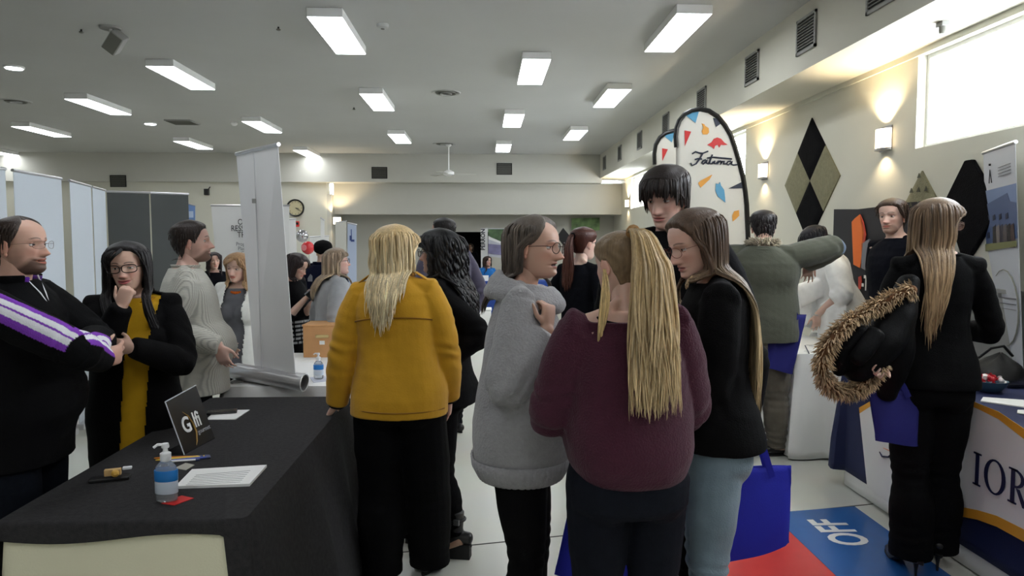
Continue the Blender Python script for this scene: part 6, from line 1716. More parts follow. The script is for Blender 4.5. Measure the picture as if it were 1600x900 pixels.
# ---- 10 man in purple-grey hoodie
P = Person('man in a purple-grey hooded sweatshirt with red lining seen from behind', 696, 5.7, 1.735, -42, fem=False, w=1.08, head=(-18, -4, 0), vox=.0075, skin=(.55, .33, .25), headkw=dict(jaw=1.08), face_kw=dict(beard=(.12, .07, .05), beard_amt=.5))
HOOD = fabric('purple_grey_sweat', (76, 72, 90))
P.top('sweatshirt', HOOD, hem=.45, ease=.025, sl_ease=.02, neck=.835, seed=5)
P.collar('hood', HOOD, r=.058, h=.06, z=.818, flare=1.25, tilt=-.012, th=.02)
P.collar('hood_lining', fabric('red_lining', (150, 24, 40)), r=.050, h=.055, z=.832, flare=1.12, tilt=-.01)
P.trousers('jeans', DENIM); P.shoes(LEATHER, SOLE)
mb = MB(); mb.tube([Vector(P.up(A_([x * P.H, y * P.H, z * P.H]))) for x, y, z in ((.06, .06, .82), (.055, .0, .855), (.05, -.075, .80), (.075, -.085, .70))], .012, 8); mb.build('bag_strap', NV, P.obj, smooth=True, local=True)
P.hair((.012, .010, .010), cap=.007, hl=short, soft=.02, n=200, length=.014, wid=.003, th=.002, lift=.003, stiff=.95, face_gap=0)
# ---- 12 auburn ponytail
P = Person('woman with auburn ponytail in a navy top seen from behind beyond the grey sweater', 908, 4.9, 1.64, 48, w=.98, head=(8, 0, 0), vox=.0075, skin=(.68, .47, .38), face_kw=dict(brow=(.1, .05, .03)))
P.top('navy_top', fabric('dark_navy_knit', (18, 20, 30)), hem=.46, ease=.014, neck=.832, neckw=.05, seed=3)
P.trousers('trousers', BLKF); P.shoes(LEATHER, SOLE)
AUB = (.07, .022, .014)
P.hair(AUB, cap=.016, seed=2, ridge=.002)
def tail(P, root, n, L_, col, tipcol, rad, out, seed, wid=.006, th=.0035, spread=1.0, sway=(0, 0), wave=0, name='ponytail', lenv=.15, k=20, jit=.012):
    rs = np.random.RandomState(seed); r0 = P.hloc(root); paths = []
    o = nrmz(P.hloc([0, -1, .0]) - P.hloc([0, 0, 0])) * A_([1, 1, 0]); o = nrmz(o); la = A_([o[1], -o[0], 0])
    for i in range(n):
        a = rs.uniform(0, 2 * PI); q = math.sqrt(rs.uniform(0, 1)); ll = L_ * (1 + lenv * rs.uniform(-1, .6)); ph = rs.uniform(0, 6)
        pts = []
        for j in range(k):
            t = j / (k - 1)
            arc = out * (1 - (1 - min(1, t * 3.0)) ** 2)                   # goes out then falls
            z = .022 * math.sin(min(1, t * 5) * PI) - ll * max(0, t - .04) 
            w_ = rad * (.35 + .65 * min(1, t * 3.5)) * spread * (1 + .25 * t)
            c = r0 + o * (arc + (.03 * 0)) + A_([0, 0, z]) + la * (sway[0] * t) + o * sway[1] * t
            c = c + la * math.cos(a) * q * w_ + o * math.sin(a) * q * w_ * .55
            c = c + la * wave * math.sin(t * 7 + ph * .4) * t + la * jit * math.sin(t * 4 + ph) * t
            pts.append(c)
        paths.append(pts)
    return P.strands(A_(paths), wid, th, col, tipcol, seed=seed, name=name, outc=r0 - o * .3)
tail(P, [0, -.10, .165], 110, .36, AUB, (.10, .035, .02), .035, .05, 3, wave=.012)
mb = MB(); mb.tube([Vector(P.hloc([.02 * math.cos(a), -.11, .168 + .02 * math.sin(a)])) for a in np.linspace(0, 2 * PI, 12, endpoint=False)], .007, 8, close=True); mb.build('hair_tie', BLKF, P.obj, smooth=True, local=True)
P.glasses(mat('dark_frames', (28, 16, 16), .25), r=.0014)
# ---- 16 man in green parka
P = Person('man in an olive green parka with cream fur collar reaching out his arm', 1192, 5.0, 1.765, 24, fem=False, w=1.12, head=(-10, 6, 0), vox=.0065, skin=(.6, .38, .3),
    arms={'R': dict(w=('px', 1262, 410, 5.16), pole=('px', 1420, 340, 4.7), dir=('w', -.05, -.15, -1), palm=('w', .1, 1, 0), curl=18, spread=1.6), 'L': dict(w=(-.18, .25, 1.0), pole=(-.6, -.5, .9), curl=25)},
    feet={'R': dict(x=.12, y=.06, turn=55), 'L': dict(x=.06, y=-.02, turn=15)})
def denim_elbow(V, N_):
    c = np.tile(A_(lin((78, 80, 68))), (len(V), 1)) * (1 + .10 * fnoise(V, (14, 14, 14), 4)[:, None])
    c[(np.linalg.norm(V - P.el['R'] - nrmz(P.el['R'] - P.sh['R']) * .03, axis=1) < .068)] = lin((104, 124, 150)); return c
P.top('parka', fabric('olive_parka', (74, 80, 64), attr=True), hem=.478, ease=.045, sl_ease=.034, neck=.845, neckw=.062, hemw=.15, hemd=.12, amp=.010, colf=denim_elbow, seed=21, fold=.008)
rs = np.random.RandomState(5); ring = []
for i in range(900):
    a = rs.uniform(0, 2 * PI); rr = .080 + .020 * rs.uniform(-1, 1); zz = .846 + .012 * rs.uniform(-1, 1) + .012 * (-math.sin(a))
    p0 = P.up(A_([math.cos(a) * rr, math.sin(a) * rr * .9 - .008, zz * P.H])); d = nrmz(A_([math.cos(a), math.sin(a), .3 + rs.uniform(-.6, .9)])) * .042
    ring.append([p0, p0 + d * .5 + A_([0, 0, .004]), p0 + d])
P.strands(A_(ring), .005, .003, (.55, .47, .34), (.72, .66, .54), name='fur_collar', seed=3)
P.collar('hood', fabric('olive_hood', (78, 80, 68)), r=.062, h=.035, z=.815, flare=1.2, th=.022)
mb = MB(); mb.box(Vector(P.up(A_([.13, -.125, .56 * P.H]))), (.12, .012, .15)); mb.build('pocket_flap', MATS['olive_hood'], P.obj, local=True, bevel=.004)
P.trousers('trousers', fabric('grey_khaki_cotton', (96, 90, 80), var=.12), wide=.018, hem=.035, seed=5, amp=.008, fold=.009)
P.shoes(LEATHER, SOLE, size=1.12)
P.hair((.022, .018, .018), cap=.014, hl=short, n=240, length=.03, wid=.004, th=.0025, lift=.008, stiff=.9, face_gap=0)
# ---- 17 woman in white blouse
P = Person('black-haired woman in a wide white batwing blouse leaning over the rear white table', 1318, 5.9, 1.72, -84, w=1.08, lean=19, head=(0, 8, 0), vox=.007, skin=PSK, face_kw=dict(brow=(.02, .015, .015)), headkw=dict(long_nose=1.2),
    arms={'L': dict(w=('px', 1277, 492, 5.72), pole=('px', 1400, 420, 5.3), dir=('w', -.1, -.1, -1), palm=('w', 0, 1, 0), curl=14, spread=1.4), 'R': dict(w=('px', 1250, 462, 5.9), pole=('px', 1300, 620, 6.1), dir=('w', -.9, 0, -.4), palm=('w', 0, -.3, -1), curl=20)})
WBL = fabric('white_chiffon', (246, 246, 244), bump=.1, sheen=.1)
ex = []
for sd, sg in (('L', -1), ('R', 1)):
    S, E, W = P.sh[sd], P.el[sd], P.wr[sd]
    end = E + (W - E) * .80; dn = P.loc([P.pos[0], P.pos[1], P.pos[2] - 1]); dn = A_([0, 0, -1.0])
    cs = [S, S * .5 + E * .5, E, end]; drop = [.06, .13, .17, .14]; th_ = [.06, .065, .07, .08]
    Us, Vs, C_ = [], [], []
    for c, d, tt in zip(cs, drop, th_):
        C_.append(c + dn * d * .75); Us.append(dn * (d + .02)); ax = nrmz(W - S); Vs.append(nrmz(np.cross(ax, dn)) * tt)
    ex.append(ringloft(C_, Us, Vs, 22, 2.1))
a_, b_ = P.loc(at(1305, 440, 5.85)), P.loc(at(1243, 464, 5.8)); u_ = nrmz(b_ - a_); n_ = nrmz(np.cross(u_, [0, 0, 1])); v_ = np.cross(n_, u_)
ex.append(ringloft([a_, a_ * .5 + b_ * .5, b_], [v_ * .07, v_ * .085, v_ * .11], [n_ * .05, n_ * .05, n_ * .05], 22, 2.6))
P.top('blouse', WBL, hem=.50, ease=.045, sl_end=.3, sl_ease=.04, neck=.826, neckw=.06, extra=ex, amp=.009, freq=(16, 16, 7), seed=9, hemw=.13, hemd=.13)
P.trousers('black_skirt', BLKF, wide=.02); P.shoes(LEATHER, SOLE)
P.hair((.008, .008, .012), cap=.018, n=360, length=.15, wid=.007, th=.004, fringe=.8, fringe_len=.085, var=.3, seed=4, over=-.04, face_gap=.055, bob=.25)
tail(P, [0, -.098, .10], 70, .16, (.008, .008, .012), (.01, .01, .014), .05, .045, 8, name='bun', wave=.02)
mb = MB(); c0 = Vector(P.wr['L']); mb.tube([c0 + Vector((.024 * math.cos(a), .024 * math.sin(a), 0)) for a in np.linspace(0, 2 * PI, 12, endpoint=False)], .005, 6, close=True); mb.build('bracelet', METAL, P.obj, smooth=True, local=True)
# ---- 18 man in navy t-shirt
P = Person('man with short brown hair in a navy crew-neck against the right wall', 1402, 4.98, 1.845, -106, fem=False, w=1.0, arms={'L': dict(w=(-.16, -.06, .86), dir=(0, 0, -1)), 'R': dict(w=(.2, -.05, .86), dir=(0, 0, -1))}, head=(-20, 2, 0), side=2, vox=.006, skin=(.66, .43, .34), headkw=dict(jaw=1.05, long_nose=1.2), face_kw=dict(beard=(.22, .12, .08), beard_amt=.55, brow=(.10, .06, .04)))
P.top('navy_sweater', fabric('navy_cotton', (20, 23, 38), bump=.1), hem=.47, ease=.014, neck=.838, neckw=.048, neck_y=-.004, seed=4)
P.trousers('trousers', BLKF); P.shoes(LEATHER, SOLE)
P.hair((.075, .045, .030), cap=.016, hl=short, n=300, length=.035, wid=.004, th=.0025, lift=.009, stiff=.92, face_gap=0)
# ---- far people
P = Person('seated woman in a bright blue shirt behind the far royal blue table', 761, 15.2, 1.62, 160, vox=.010, seated=True, zoff=-.41, head=(-10, -6, 0), skin=(.55, .34, .26), face_kw=dict(brow=(.05, .03, .02)))
P.top('blue_shirt', fabric('bright_blue_cotton', (20, 104, 176)), hem=.50, ease=.012, neck=.83, neckw=.05, sleeve=.3, sl_end=.9)
P.trousers('trousers', BLKF); P.hair((.03, .014, .010), cap=.014, n=160, length=.16, wid=.01, th=.005)
t = thing('side_chair', 'dark chair under the seated woman in the bright blue shirt', 'chair', (P.pos[0], 15.23, 0))
s = MB(); s.box((P.pos[0], 15.23, .30), (.42, .42, .05)); s.build('seat', DARK, t); s = MB(); s.box((P.pos[0] - .06, 15.47, .62), (.4, .04, .36)); s.build('backrest', DARK, t)
for a in (-.18, .18):
    for b_ in (-.18, .18): s = MB(); s.tube([(P.pos[0] + a, 15.23 + b_, 0), (P.pos[0] + a, 15.23 + b_, .28)], .012); s.build('leg', BLACKM, t)
P = Person('shadowy person in dark clothes standing inside the far serving hatch', 735, 18.6, 1.46, 180, vox=.012, skin=(.40, .26, .18))
P.top('dark_top', fabric('dark_navy_knit', (18, 20, 30)), hem=.48); P.trousers('trousers', BLKF); P.hair((.06, .04, .03), cap=.014, n=80, length=.12, wid=.012, th=.005)
P = Person('person in dark clothes half hidden behind the bearded man in the checked shirt', 333, 8.0, 1.42, 150, vox=.010, skin=(.6, .38, .3))
P.top('dark_top', fabric('dark_navy_knit', (18, 20, 30)), hem=.48); P.trousers('trousers', BLKF); P.hair((.03, .02, .02), cap=.014, n=120, length=.16, wid=.01, th=.005)
# ================================================================= CENTRE GROUP
# ---- 9 woman with black curly hair
P = Person('woman with wavy black hair, black jacket and ankle boots beside the mustard jacket', 694, 3.52, 1.60, -72, w=1.0, head=(4, 0, 0), vox=.0055, skin=(.50, .29, .20), face_kw=dict(brow=(.02, .015, .015)), headkw=dict(long_nose=1.1),
    arms={'L': dict(w=('px', 688, 575, 3.35), pole=('px', 860, 600, 3.4), curl=30, dir=('w', -1, 0, .2)), 'R': dict(w=(.12, .28, 1.0), pole=(.5, -.3, .9))},
    feet={'L': dict(x=.075, y=-.08, turn=-8, lift=.03, knee=.03), 'R': dict(x=.02, y=.16, turn=10, lift=.03, knee=.0)})
P.top('jacket', BLK2, hem=.47, ease=.028, sl_ease=.022, neck=.84, neckw=.055, seed=14, amp=.008)
P.trousers('jeans', BLKF, ease=.003, seed=9, hem=.06)
P.shoes(LEATHER, SOLE, heel=.055, boot=.10, block=1, name='ankle_boot')
mb = MB(); a = Vector(P.an['L'] + A_([0, 0, .09])); mb.tube([a + Vector((.046 * math.cos(q), .046 * math.sin(q), 0)) for q in np.linspace(0, 2 * PI, 16, endpoint=False)], .007, 8, close=True); mb.build('ankle_strap', LEATHER, P.obj, smooth=True, local=True)
mb = MB(); mb.box(a + Vector((-.045, -.02, 0)), (.012, .03, .028)); mb.build('buckle', METAL, P.obj, local=True, bevel=.002)
P.hair((.006, .006, .007), cap=.024, n=620, length=.34, wid=.008, th=.005, var=.35, curl=.0085, curlf=34, seed=5, over=-.035, bob=.35, face_gap=.05, lift=.03, ridge=.003, lenvar=.25, jit=.012)
P.glasses(mat('dark_frames', (28, 16, 16), .25), r=.002)
# ---- 8 woman in mustard jacket
P = Person('blonde woman in a mustard yellow jacket and wide black trousers seen from behind', 622, 3.22, 1.615, 8, w=1.17, head=(26, 4, 0), side=-2.5, vox=.005, skin=(.62, .38, .29), bust=.02,
    arms={'L': dict(w=('px', 523, 650, 3.28), pole=('px', 480, 560, 3.0), dir=('w', -.55, .35, -.7), palm=('w', .5, .2, -.7), curl=28), 'R': dict(w=('px', 704, 634, 3.3), pole=('px', 800, 560, 3.05), dir=('w', -.03, .1, -1), palm=('w', -1, 0, 0), curl=14)},
    feet={'L': dict(x=.085, y=-.02, turn=-8), 'R': dict(x=.11, y=.10, turn=12)})
MUS = fabric('mustard_suede', (196, 146, 32), rough=.8, sheen=.15, bump=.12, bscale=120, var=.08, vscale=9)
jk = P.top('jacket', MUS, hem=.478, ease=.022, sl_ease=.020, neck=.842, neckw=.055, hemw=.136, hemd=.10, seed=31, amp=.006, fold=.006, hem_tilt=.0, freq=(8, 8, 10))
P.collar('jacket_collar', MUS, r=.043, h=.030, open_=70, z=.830, flare=1.15, th=.006)
def bodyline(P, z0, ease, a0, a1, n=24, dz=0, prof=None, straight=True):
    out = []
    for i in range(n):
        a = R(a0 + (a1 - a0) * i / (n - 1)); z = z0 + (dz(i / (n - 1)) if callable(dz) else 0)
        hw, hd_, yo = P.prof(max(z, .50)); h0, d0, y0 = P.prof(.72)
        if straight and z < .72:
            hw = max(hw, h0 * .97); hd_ = max(hd_, d0 * .95)
        hw = hw * P.H + ease; hd_ = hd_ * P.H + ease; ca, sa = math.cos(a), math.sin(a)
        x = hw * math.copysign(abs(ca) ** (2 / 2.25), ca); y = hd_ * math.copysign(abs(sa) ** (2 / 2.25), sa)
        out.append(Vector(P.up(A_([0, yo * P.H, z * P.H])) + P.upM(z) @ A_([x, y, 0])))
    return out
STI = fabric('mustard_stitch', (140, 96, 16), bump=0)
mb = MB(); mb.tube(bodyline(P, .738, .0265, -158, -22, dz=lambda t: .010 - .012 * (2 * t - 1) ** 2), .0030, 6); mb.build('yoke_seam', STI, P.obj, smooth=True, local=True); mb = MB(); mb.tube([Vector((.1375 * P.H * math.cos(a), .105 * P.H * math.sin(a) - .006, .500 * P.H)) for a in np.linspace(R(-165), R(-15), 30)], .003, 6); mb.build('hem_seam', STI, P.obj, smooth=True, local=True)
V = []; 
for sd, sg in (('L', -1), ('R', 1)):
    c = P.sh[sd] * .75 + P.up(A_([sg * .05 * P.H, -.012 * P.H, .832 * P.H])) * .25 + A_([0, 0, .047]); d = nrmz(P.sh[sd] + A_([0, 0, .0]) - P.up(A_([sg * .04 * P.H, 0, .845 * P.H])))
    mb = MB(); y_ = A_([0, .022, 0]); u = d * .055
    mb.prism([Vector(c - u - y_), Vector(c + u - y_), Vector(c + u * 1.15), Vector(c + u + y_), Vector(c - u + y_)], (0, 0, .006)); mb.build('epaulette', MUS, P.obj, local=True, bevel=.002)
CUF = fabric('dark_grey_cuff', (44, 48, 52))
for sd in ('L', 'R'):
    W, E = P.wr[sd], P.el[sd]; d = nrmz(W - E); g = limb([W - d * .035, W + d * .014], [.041, .036], 8, 16, cap=.2); P.part('sleeve_cuff', g, CUF)
P.trousers('wide_trousers', BLKF, wide=.030, flare=.006, hem=.02, ease=.014, seed=6, amp=.007, seat=.01)
P.shoes(LEATHER, SOLE, boot=.03, name='shoe')
P.hair((.58, .42, .21), cap=.022, n=900, length=.245, wid=.0048, th=.003, var=.22, tipcol=(.72, .60, .38), tip_from=.05, seed=12, over=-.02, bob=.22, face_gap=.055, lenvar=.30, taper=.22, jit=.014, lift=.018, part=.01, ridge=.0018)
# ---- 11 woman in grey sweater
GK = mat('grey_cowl_knit', (152, 151, 152), .9, sheen=.25, bump=.5, bscale=130, var=.06, vscale=60)
P = Person('woman with greying bob and round glasses in a long grey cowl-neck sweater', 812, 2.6, 1.64, 96, w=1.10, lean=3, head=(22, -2, 0), vox=.0045, skin=(.60, .37, .275), bust=.02,
    headkw=dict(wide=1.0, mouth_open=.7, long_nose=1.25, jaw=1.02), face_kw=dict(brow=(.12, .08, .06), lip=(.42, .17, .14)),
    arms={'R': dict(w=('px', 856, 512, 2.42), pole=('px', 740, 760, 2.35), dir=('w', .05, .12, 1), palm=('w', -.75, .65, .0), curl=66, thumb=.9), 'L': dict(w=(-.08, .30, 1.02), pole=(-.6, -.2, .9), curl=30)}, feet={'L': dict(y=.05), 'R': dict(y=.02)})
prof = A_([(.425, .118, .098, .004), (.45, .126, .106, .004), (.52, .130, .112, .004), (.60, .124, .106, .006), (.68, .112, .094, .006), (.75, .106, .084, .003), (.79, .098, .066, -.002), (.82, .080, .054, -.005), (.84, .058, .046, -.006)])
def rib(V, N_):
    return None
P.top('sweater', GK, hem=.425, sl_ease=.024, ease=.02, profile=prof, elbow_bag=.012, neck=.838, straight=False, seed=17, amp=.007, fold=.008, freq=(9, 9, 9), sl_end=.93, cuff_r=.04)
# ribbed hem band
mb = MB(); hb = []
n_ = 150
for j in range(n_):
    a = 2 * PI * j / n_; k = 1 + .012 * (1 if j % 3 else -1.2)
    for (z, sc_) in ((.47, 1.005), (.45, 1.0), (.425, .955), (.422, .90)):
        hw, hd_ = np.interp(z, prof[:, 0], prof[:, 1]) * P.H * sc_, np.interp(z, prof[:, 0], prof[:, 2]) * P.H * sc_
        ca, sa = math.cos(a), math.sin(a)
        p = A_([0, .004 * P.H, z * P.H]) + A_([hw * math.copysign(abs(ca) ** .89, ca) * k * 1.02, hd_ * math.copysign(abs(sa) ** .89, sa) * k * 1.02, 0]); hb.append(p)
Q = [(j * 4 + r, ((j + 1) % n_) * 4 + r, ((j + 1) % n_) * 4 + r + 1, j * 4 + r + 1) for j in range(n_) for r in range(3)]
o = P.part('ribbed_hem', (A_(hb), A_(Q), []), GK); so = o.modifiers.new('thick', 'SOLIDIFY'); so.thickness = .006; so.offset = 0
# cowl collar: stacked soft rolls
g = []
for i, (z, r_, th_, tl) in enumerate(((.808, .080, .030, .016), (.822, .072, .026, .022), (.836, .064, .019, .026))):
    pth = [P.up(A_([math.cos(a) * r_ * P.H * .88, math.sin(a) * r_ * P.H * .95 - .004 + .004 * math.sin(3 * a), z * P.H - tl * math.sin(a) - .008 * math.sin(2 * a + i)])) for a in np.linspace(0, 2 * PI, 17)]
    g.append(limb(pth, [th_ * (1 + .12 * math.sin(2.2 * q)) for q in range(17)], 60, 12, 1.0, cap=.2))
V, Q, T = remesh(g, .006, 5); V = V + vnormals(V, Q, T) * (.004 * fnoise(V, (20, 20, 30), 3))[:, None]
P.part('cowl_collar', (V, Q, T), GK)
P.trousers('trousers', BLKF, seed=3); P.shoes(LEATHER, SOLE)
P.hair((.11, .088, .070), cap=.018, n=760, length=.175, wid=.0045, th=.003, var=.35, tipcol=(.055, .040, .032), seed=15, over=-.062, bob=.30, face_gap=.062, gapz=.185, lenvar=.14, lift=.016, part=.01, sweep=-.3, fskip=1.0, hl=lambda az: hairline(az) + .018 * np.clip(1.25 - np.abs(az), 0, 1) + .004)
P.glasses(mat('brown_frames', (52, 24, 16), .25), w_=.0225, h_=.0205, r=.0016, shape=2.0)
# ---- 14 boy
P = Person('tall young man with a dark swept fringe in a black jacket behind the group', 1047, 3.0, 1.865, 207, fem=False, w=.92, head=(12, 17, 0), vox=.0055, skin=(.66, .42, .34), headkw=dict(wide=.96, long_nose=1.15), face_kw=dict(brow=(.03, .02, .015), lip=(.55, .20, .18)))
P.top('black_jacket', fabric('charcoal_fabric', (22, 23, 27)), hem=.46, ease=.03, sl_ease=.02, neck=.84, neckw=.05, seed=8)
P.collar('jacket_collar', MATS['charcoal_fabric'], r=.048, h=.03, open_=60, z=.832)
P.trousers('trousers', BLKF); P.shoes(LEATHER, SOLE)
P.hair((.018, .011, .009), cap=.017, hl=lambda az: hairline(az) - .002, n=620, length=.075, wid=.006, th=.0035, var=.3, fringe=.9, fringe_len=.082, fsweep=-.7, seed=7, over=-.01, face_gap=.060, gapz=.16, lift=.008, sweep=.35, bob=.08, lenvar=.2)
# ---- 15 girl in light jeans
P = Person('young woman with long ombre hair and glasses in black sweater and light blue jeans', 1119, 2.42, 1.665, -80, w=.98, lean=2, head=(-24, 18, 0), vox=.0045, skin=(.68, .44, .35), headkw=dict(long_nose=1.3, wide=.97), face_kw=dict(brow=(.14, .08, .05), lip=(.45, .18, .16)),
    arms={'R': dict(w=('px', 1166, 655, 2.62), pole=('px', 1300, 560, 2.6), dir=('w', .05, 0, -1), palm=('w', -1, .2, 0), curl=62), 'L': dict(w=(-.02, .24, 1.06), pole=(-.5, -.7, .9), curl=35)})
P.top('black_sweater', BLK2, hem=.510, ease=.024, sl_ease=.022, neck=.832, neckw=.055, seed=10, amp=.007, hemw=.115, hemd=.10)
LJ = mat('light_denim', (112, 130, 142), .8, var=.16, vscale=9, bump=.3, bscale=180, sheen=.1)
P.trousers('light_jeans', LJ, seed=6, ease=.004, amp=.004, fold=.006); P.shoes(mat('white_canvas', (190, 190, 186), .6), SOLE)
P.hair((.085, .050, .030), cap=.018, n=1000, length=.50, wid=.0045, th=.0028, var=.20, tipcol=(.62, .46, .26), tip_from=.34, seed=19, over=-.016, face_gap=.060, lenvar=.2, lift=.014, part=.0, gapz=.19, fskip=1.0, taper=-.05, jit=.010, hl=lambda az: hairline(az) + .006)
P.glasses(mat('rose_frames', (110, 50, 44), .25), w_=.025, h_=.018, r=.0009, shape=2.3)
# ---- 13 girl in maroon
SK13 = (.66, .43, .34)
P = Person('young woman with very long blonde ponytail in a maroon sweater seen from behind', 984, 2.15, 1.585, -6, w=1.13, side=-1.5, head=(-22, 6, 3), vox=.0045, skin=SK13,
    arms={'L': dict(w=(-.13, .26, 1.03), pole=('px', 800, 760, 1.95), curl=30), 'R': dict(w=(.13, .26, 1.03), pole=('px', 1190, 760, 1.95), curl=30)})
MAR = mat('maroon_knit', (64, 14, 38), .9, sheen=.08, bump=.5, bscale=160, var=.08, vscale=40)
P.top('maroon_sweater', MAR, hem=.512, profile=A_([(.505, .080, .062, -.012), (.53, .104, .088, -.010), (.57, .122, .102, -.006), (.62, .126, .100, -.002), (.68, .118, .092, 0), (.74, .112, .086, 0), (.785, .104, .066, -.004), (.806, .09, .05, -.006), (.83, .05, .04, -.008)]), ease=.024, sl_ease=.024, neck=.818, neckw=.085, neckd=.046, neck_y=-.012, hemw=.125, hemd=.105, seed=23, amp=.009, fold=.009, freq=(9, 9, 12), elbow_bag=.006)
mb = MB()
mb.tube(bodyline(P, .826, .006, -160, -60, dz=lambda t: -.022 * t), .004, 6)
mb.build('black_strap', BLKF, P.obj, smooth=True, local=True)
P.trousers('dark_jeans', fabric('navy_denim', (34, 38, 50), var=.12, vscale=30), ease=.006, seed=6, amp=.004); P.shoes(LEATHER, SOLE)
P.hair((.20, .135, .075), cap=.008, n=0, seed=4, ridge=.0016, ridge_n=110, var=.3)
tail(P, [-.004, -.075, .212], 700, .47, (.40, .27, .12), (.54, .40, .22), .060, .078, 21, wid=.0048, th=.003, sway=(.045, .085), jit=.022, lenv=.26, k=24)
mb = MB(); mb.tube([Vector(P.hloc([-.004 + .022 * math.cos(a), -.078 - .004, .212 + .022 * math.sin(a)])) for a in np.linspace(0, 2 * PI, 12, endpoint=False)], .008, 8, close=True); mb.build('hair_tie', mat('tan_elastic', (150, 110, 60), .7), P.obj, smooth=True, local=True)
# loose strands in front of the left shoulder
rs = np.random.RandomState(3); paths = []
for i in range(14):
    a = P.hloc([-.070 + .006 * rs.uniform(-1, 1), -.04, .10]); pts = []
    for j in range(14):
        t = j / 13; pts.append(a + A_([-.025 - .05 * math.sin(t * 2.6) * (.6 + .1 * i / 3), -.05 * math.sin(t * 3) - .02, -.30 * t * (1 - .02 * i)]) * A_([1, 1, 1]) + A_([.015 * i * (1 - t) * t, 0, 0]))
    paths.append(pts)
P.strands(A_(paths), .0028, .0018, (.50, .35, .15), (.62, .45, .22), name='loose_strands', seed=6)
# ---- 19 woman in black suit
P = Person('long-haired woman in a fitted black suit seen from behind at the right', 1464, 3.2, 1.745, 12, w=.93, head=(56, 4, 0), vox=.005, skin=(.66, .44, .35), headkw=dict(long_nose=1.2), face_kw=dict(brow=(.2, .13, .08)),
    arms={'L': dict(w=('px', 1372, 566, 3.02), pole=('px', 1340, 640, 3.3), dir=('w', -.5, -.5, -.3), palm=('w', .3, -.6, .8), curl=35), 'R': dict(w=(.16, .27, 1.10), pole=('px', 1640, 620, 3.0), curl=30)},
    feet={'L': dict(x=.075, y=-.04, turn=-6, lift=.055), 'R': dict(x=.07, y=.05, turn=14, lift=.055)})
P.top('black_blazer', BLKF, hem=.505, ease=.014, sl_ease=.012, neck=.838, neckw=.05, hemw=.112, hemd=.085, straight=False, seed=25, amp=.004)
P.collar('lapel_collar', BLKF, r=.05, h=.022, open_=80, z=.83)
P.trousers('suit_trousers', BLKF, flare=.030, wide=.012, hem=.018, ease=.010, seed=9, amp=.006, fold=.005)
P.shoes(LEATHER, SOLE, heel=.085, stiletto=1, pointy=.1)
P.hair((.15, .095, .055), cap=.015, n=1000, length=.42, wid=.0048, th=.003, var=.22, tipcol=(.36, .24, .13), tip_from=.25, seed=29, over=-.055, face_gap=.06, lenvar=.22, lift=.016, part=.0, bob=.06, taper=.35, drift=-.035, jit=.012)
P.glasses(mat('thin_metal_frames', (150, 130, 120), .25, metal=.6), r=.0012)
SW = P
# ================================================================= BAGS AND COAT
TOTE = mat('royal_blue_nonwoven', (20, 30, 168), .75, bump=.15, bscale=200, var=.04, vscale=8)
TOTED = mat('dark_blue_nonwoven', (22, 24, 110), .75, bump=.15, bscale=200)
def tote(label, tl, tr, br, bl, Y, hand, m=TOTE, depth=.09, hw=.03, hpts=None):
    A0, B0, C0, D0 = [Vector(at(*q, Y)) for q in (tl, tr, br, bl)]
    t = thing('tote_bag', label, 'bag', (C0 + D0) / 2, None)
    n_ = Vector((0, 1, 0)); V = []; nu, nv = 16, 14
    for side in (0, 1):
        for i in range(nv + 1):
            v = i / nv
            for j in range(nu + 1):
                u = j / nu; p = (A0 * (1 - u) + B0 * u) * (1 - v) + (D0 * (1 - u) + C0 * u) * v
                bul = (.10 + .90 * math.sin(PI * min(1, v * .62 + .05))) * (math.sin(PI * u) ** .35)
                V.append(p + n_ * ((side * 2 - 1) * depth / 2 * bul * .9 + depth / 2 + .005 * math.sin(u * 9 + v * 5 + side)))
    Fq = []; W_ = nu + 1; off = (nv + 1) * W_
    for i in range(nv):
        for j in range(nu):
            a = i * W_ + j; Fq.append((a, a + W_, a + W_ + 1, a + 1)); a += off; Fq.append((a, a + 1, a + W_ + 1, a + W_))
    for i in range(nv):
        for j in (0, nu): a = i * W_ + j; Fq.append((a, a + W_, a + W_ + off, a + off))
    for j in range(nu): a = nv * W_ + j; Fq.append((a, a + 1, a + 1 + off, a + off))
    s = MB(); s.add(V, Fq); o = s.build('bag_body', m, t, smooth=True); so = o.modifiers.new('thick', 'SOLIDIFY'); so.thickness = .002
    for k in (0, 1):
        a = A0.lerp(B0, .25); b_ = A0.lerp(B0, .75); h = Vector(at(*hand[0], hand[1])) + n_ * (k * .02)
        pts = catmull(A_([list(a + n_ * (k * depth * .5) - Vector((0, 0, .03))), list(a.lerp(h, .6) + n_ * (k * .02) + Vector((-.012, 0, 0))), list(h), list(b_.lerp(h, .6) + n_ * (k * .02) + Vector((.012, 0, 0))), list(b_ + n_ * (k * depth * .5) - Vector((0, 0, .03)))]), 26)
        V2 = []
        for q in range(26):
            tt = nrmz(pts[min(q + 1, 25)] - pts[max(q - 1, 0)]); sdv = nrmz(np.cross(tt, [0, 1, .25])); w2 = .012
            for x_, y_ in ((-1, -1), (1, -1), (1, 1), (-1, 1)): V2.append(pts[q] + sdv * w2 * x_ + A_([0, .0014, 0]) * y_)
        Fq = [(q * 4 + j, q * 4 + (j + 1) % 4, q * 4 + 4 + (j + 1) % 4, q * 4 + 4 + j) for q in range(25) for j in range(4)]
        s = MB(); s.add(V2, Fq); s.build('handle', m, t, smooth=True)
    return t
tote('royal blue tote bag held by the young woman in light jeans', (1098, 738), (1243, 733), (1241, 856), (1098, 892), 2.66, ((1170, 666), 2.64))
tote('royal blue tote bag hanging behind the legs of the young woman in maroon', (905, 740), (1040, 740), (1040, 905), (868, 905), 2.55, ((965, 640), 2.6))
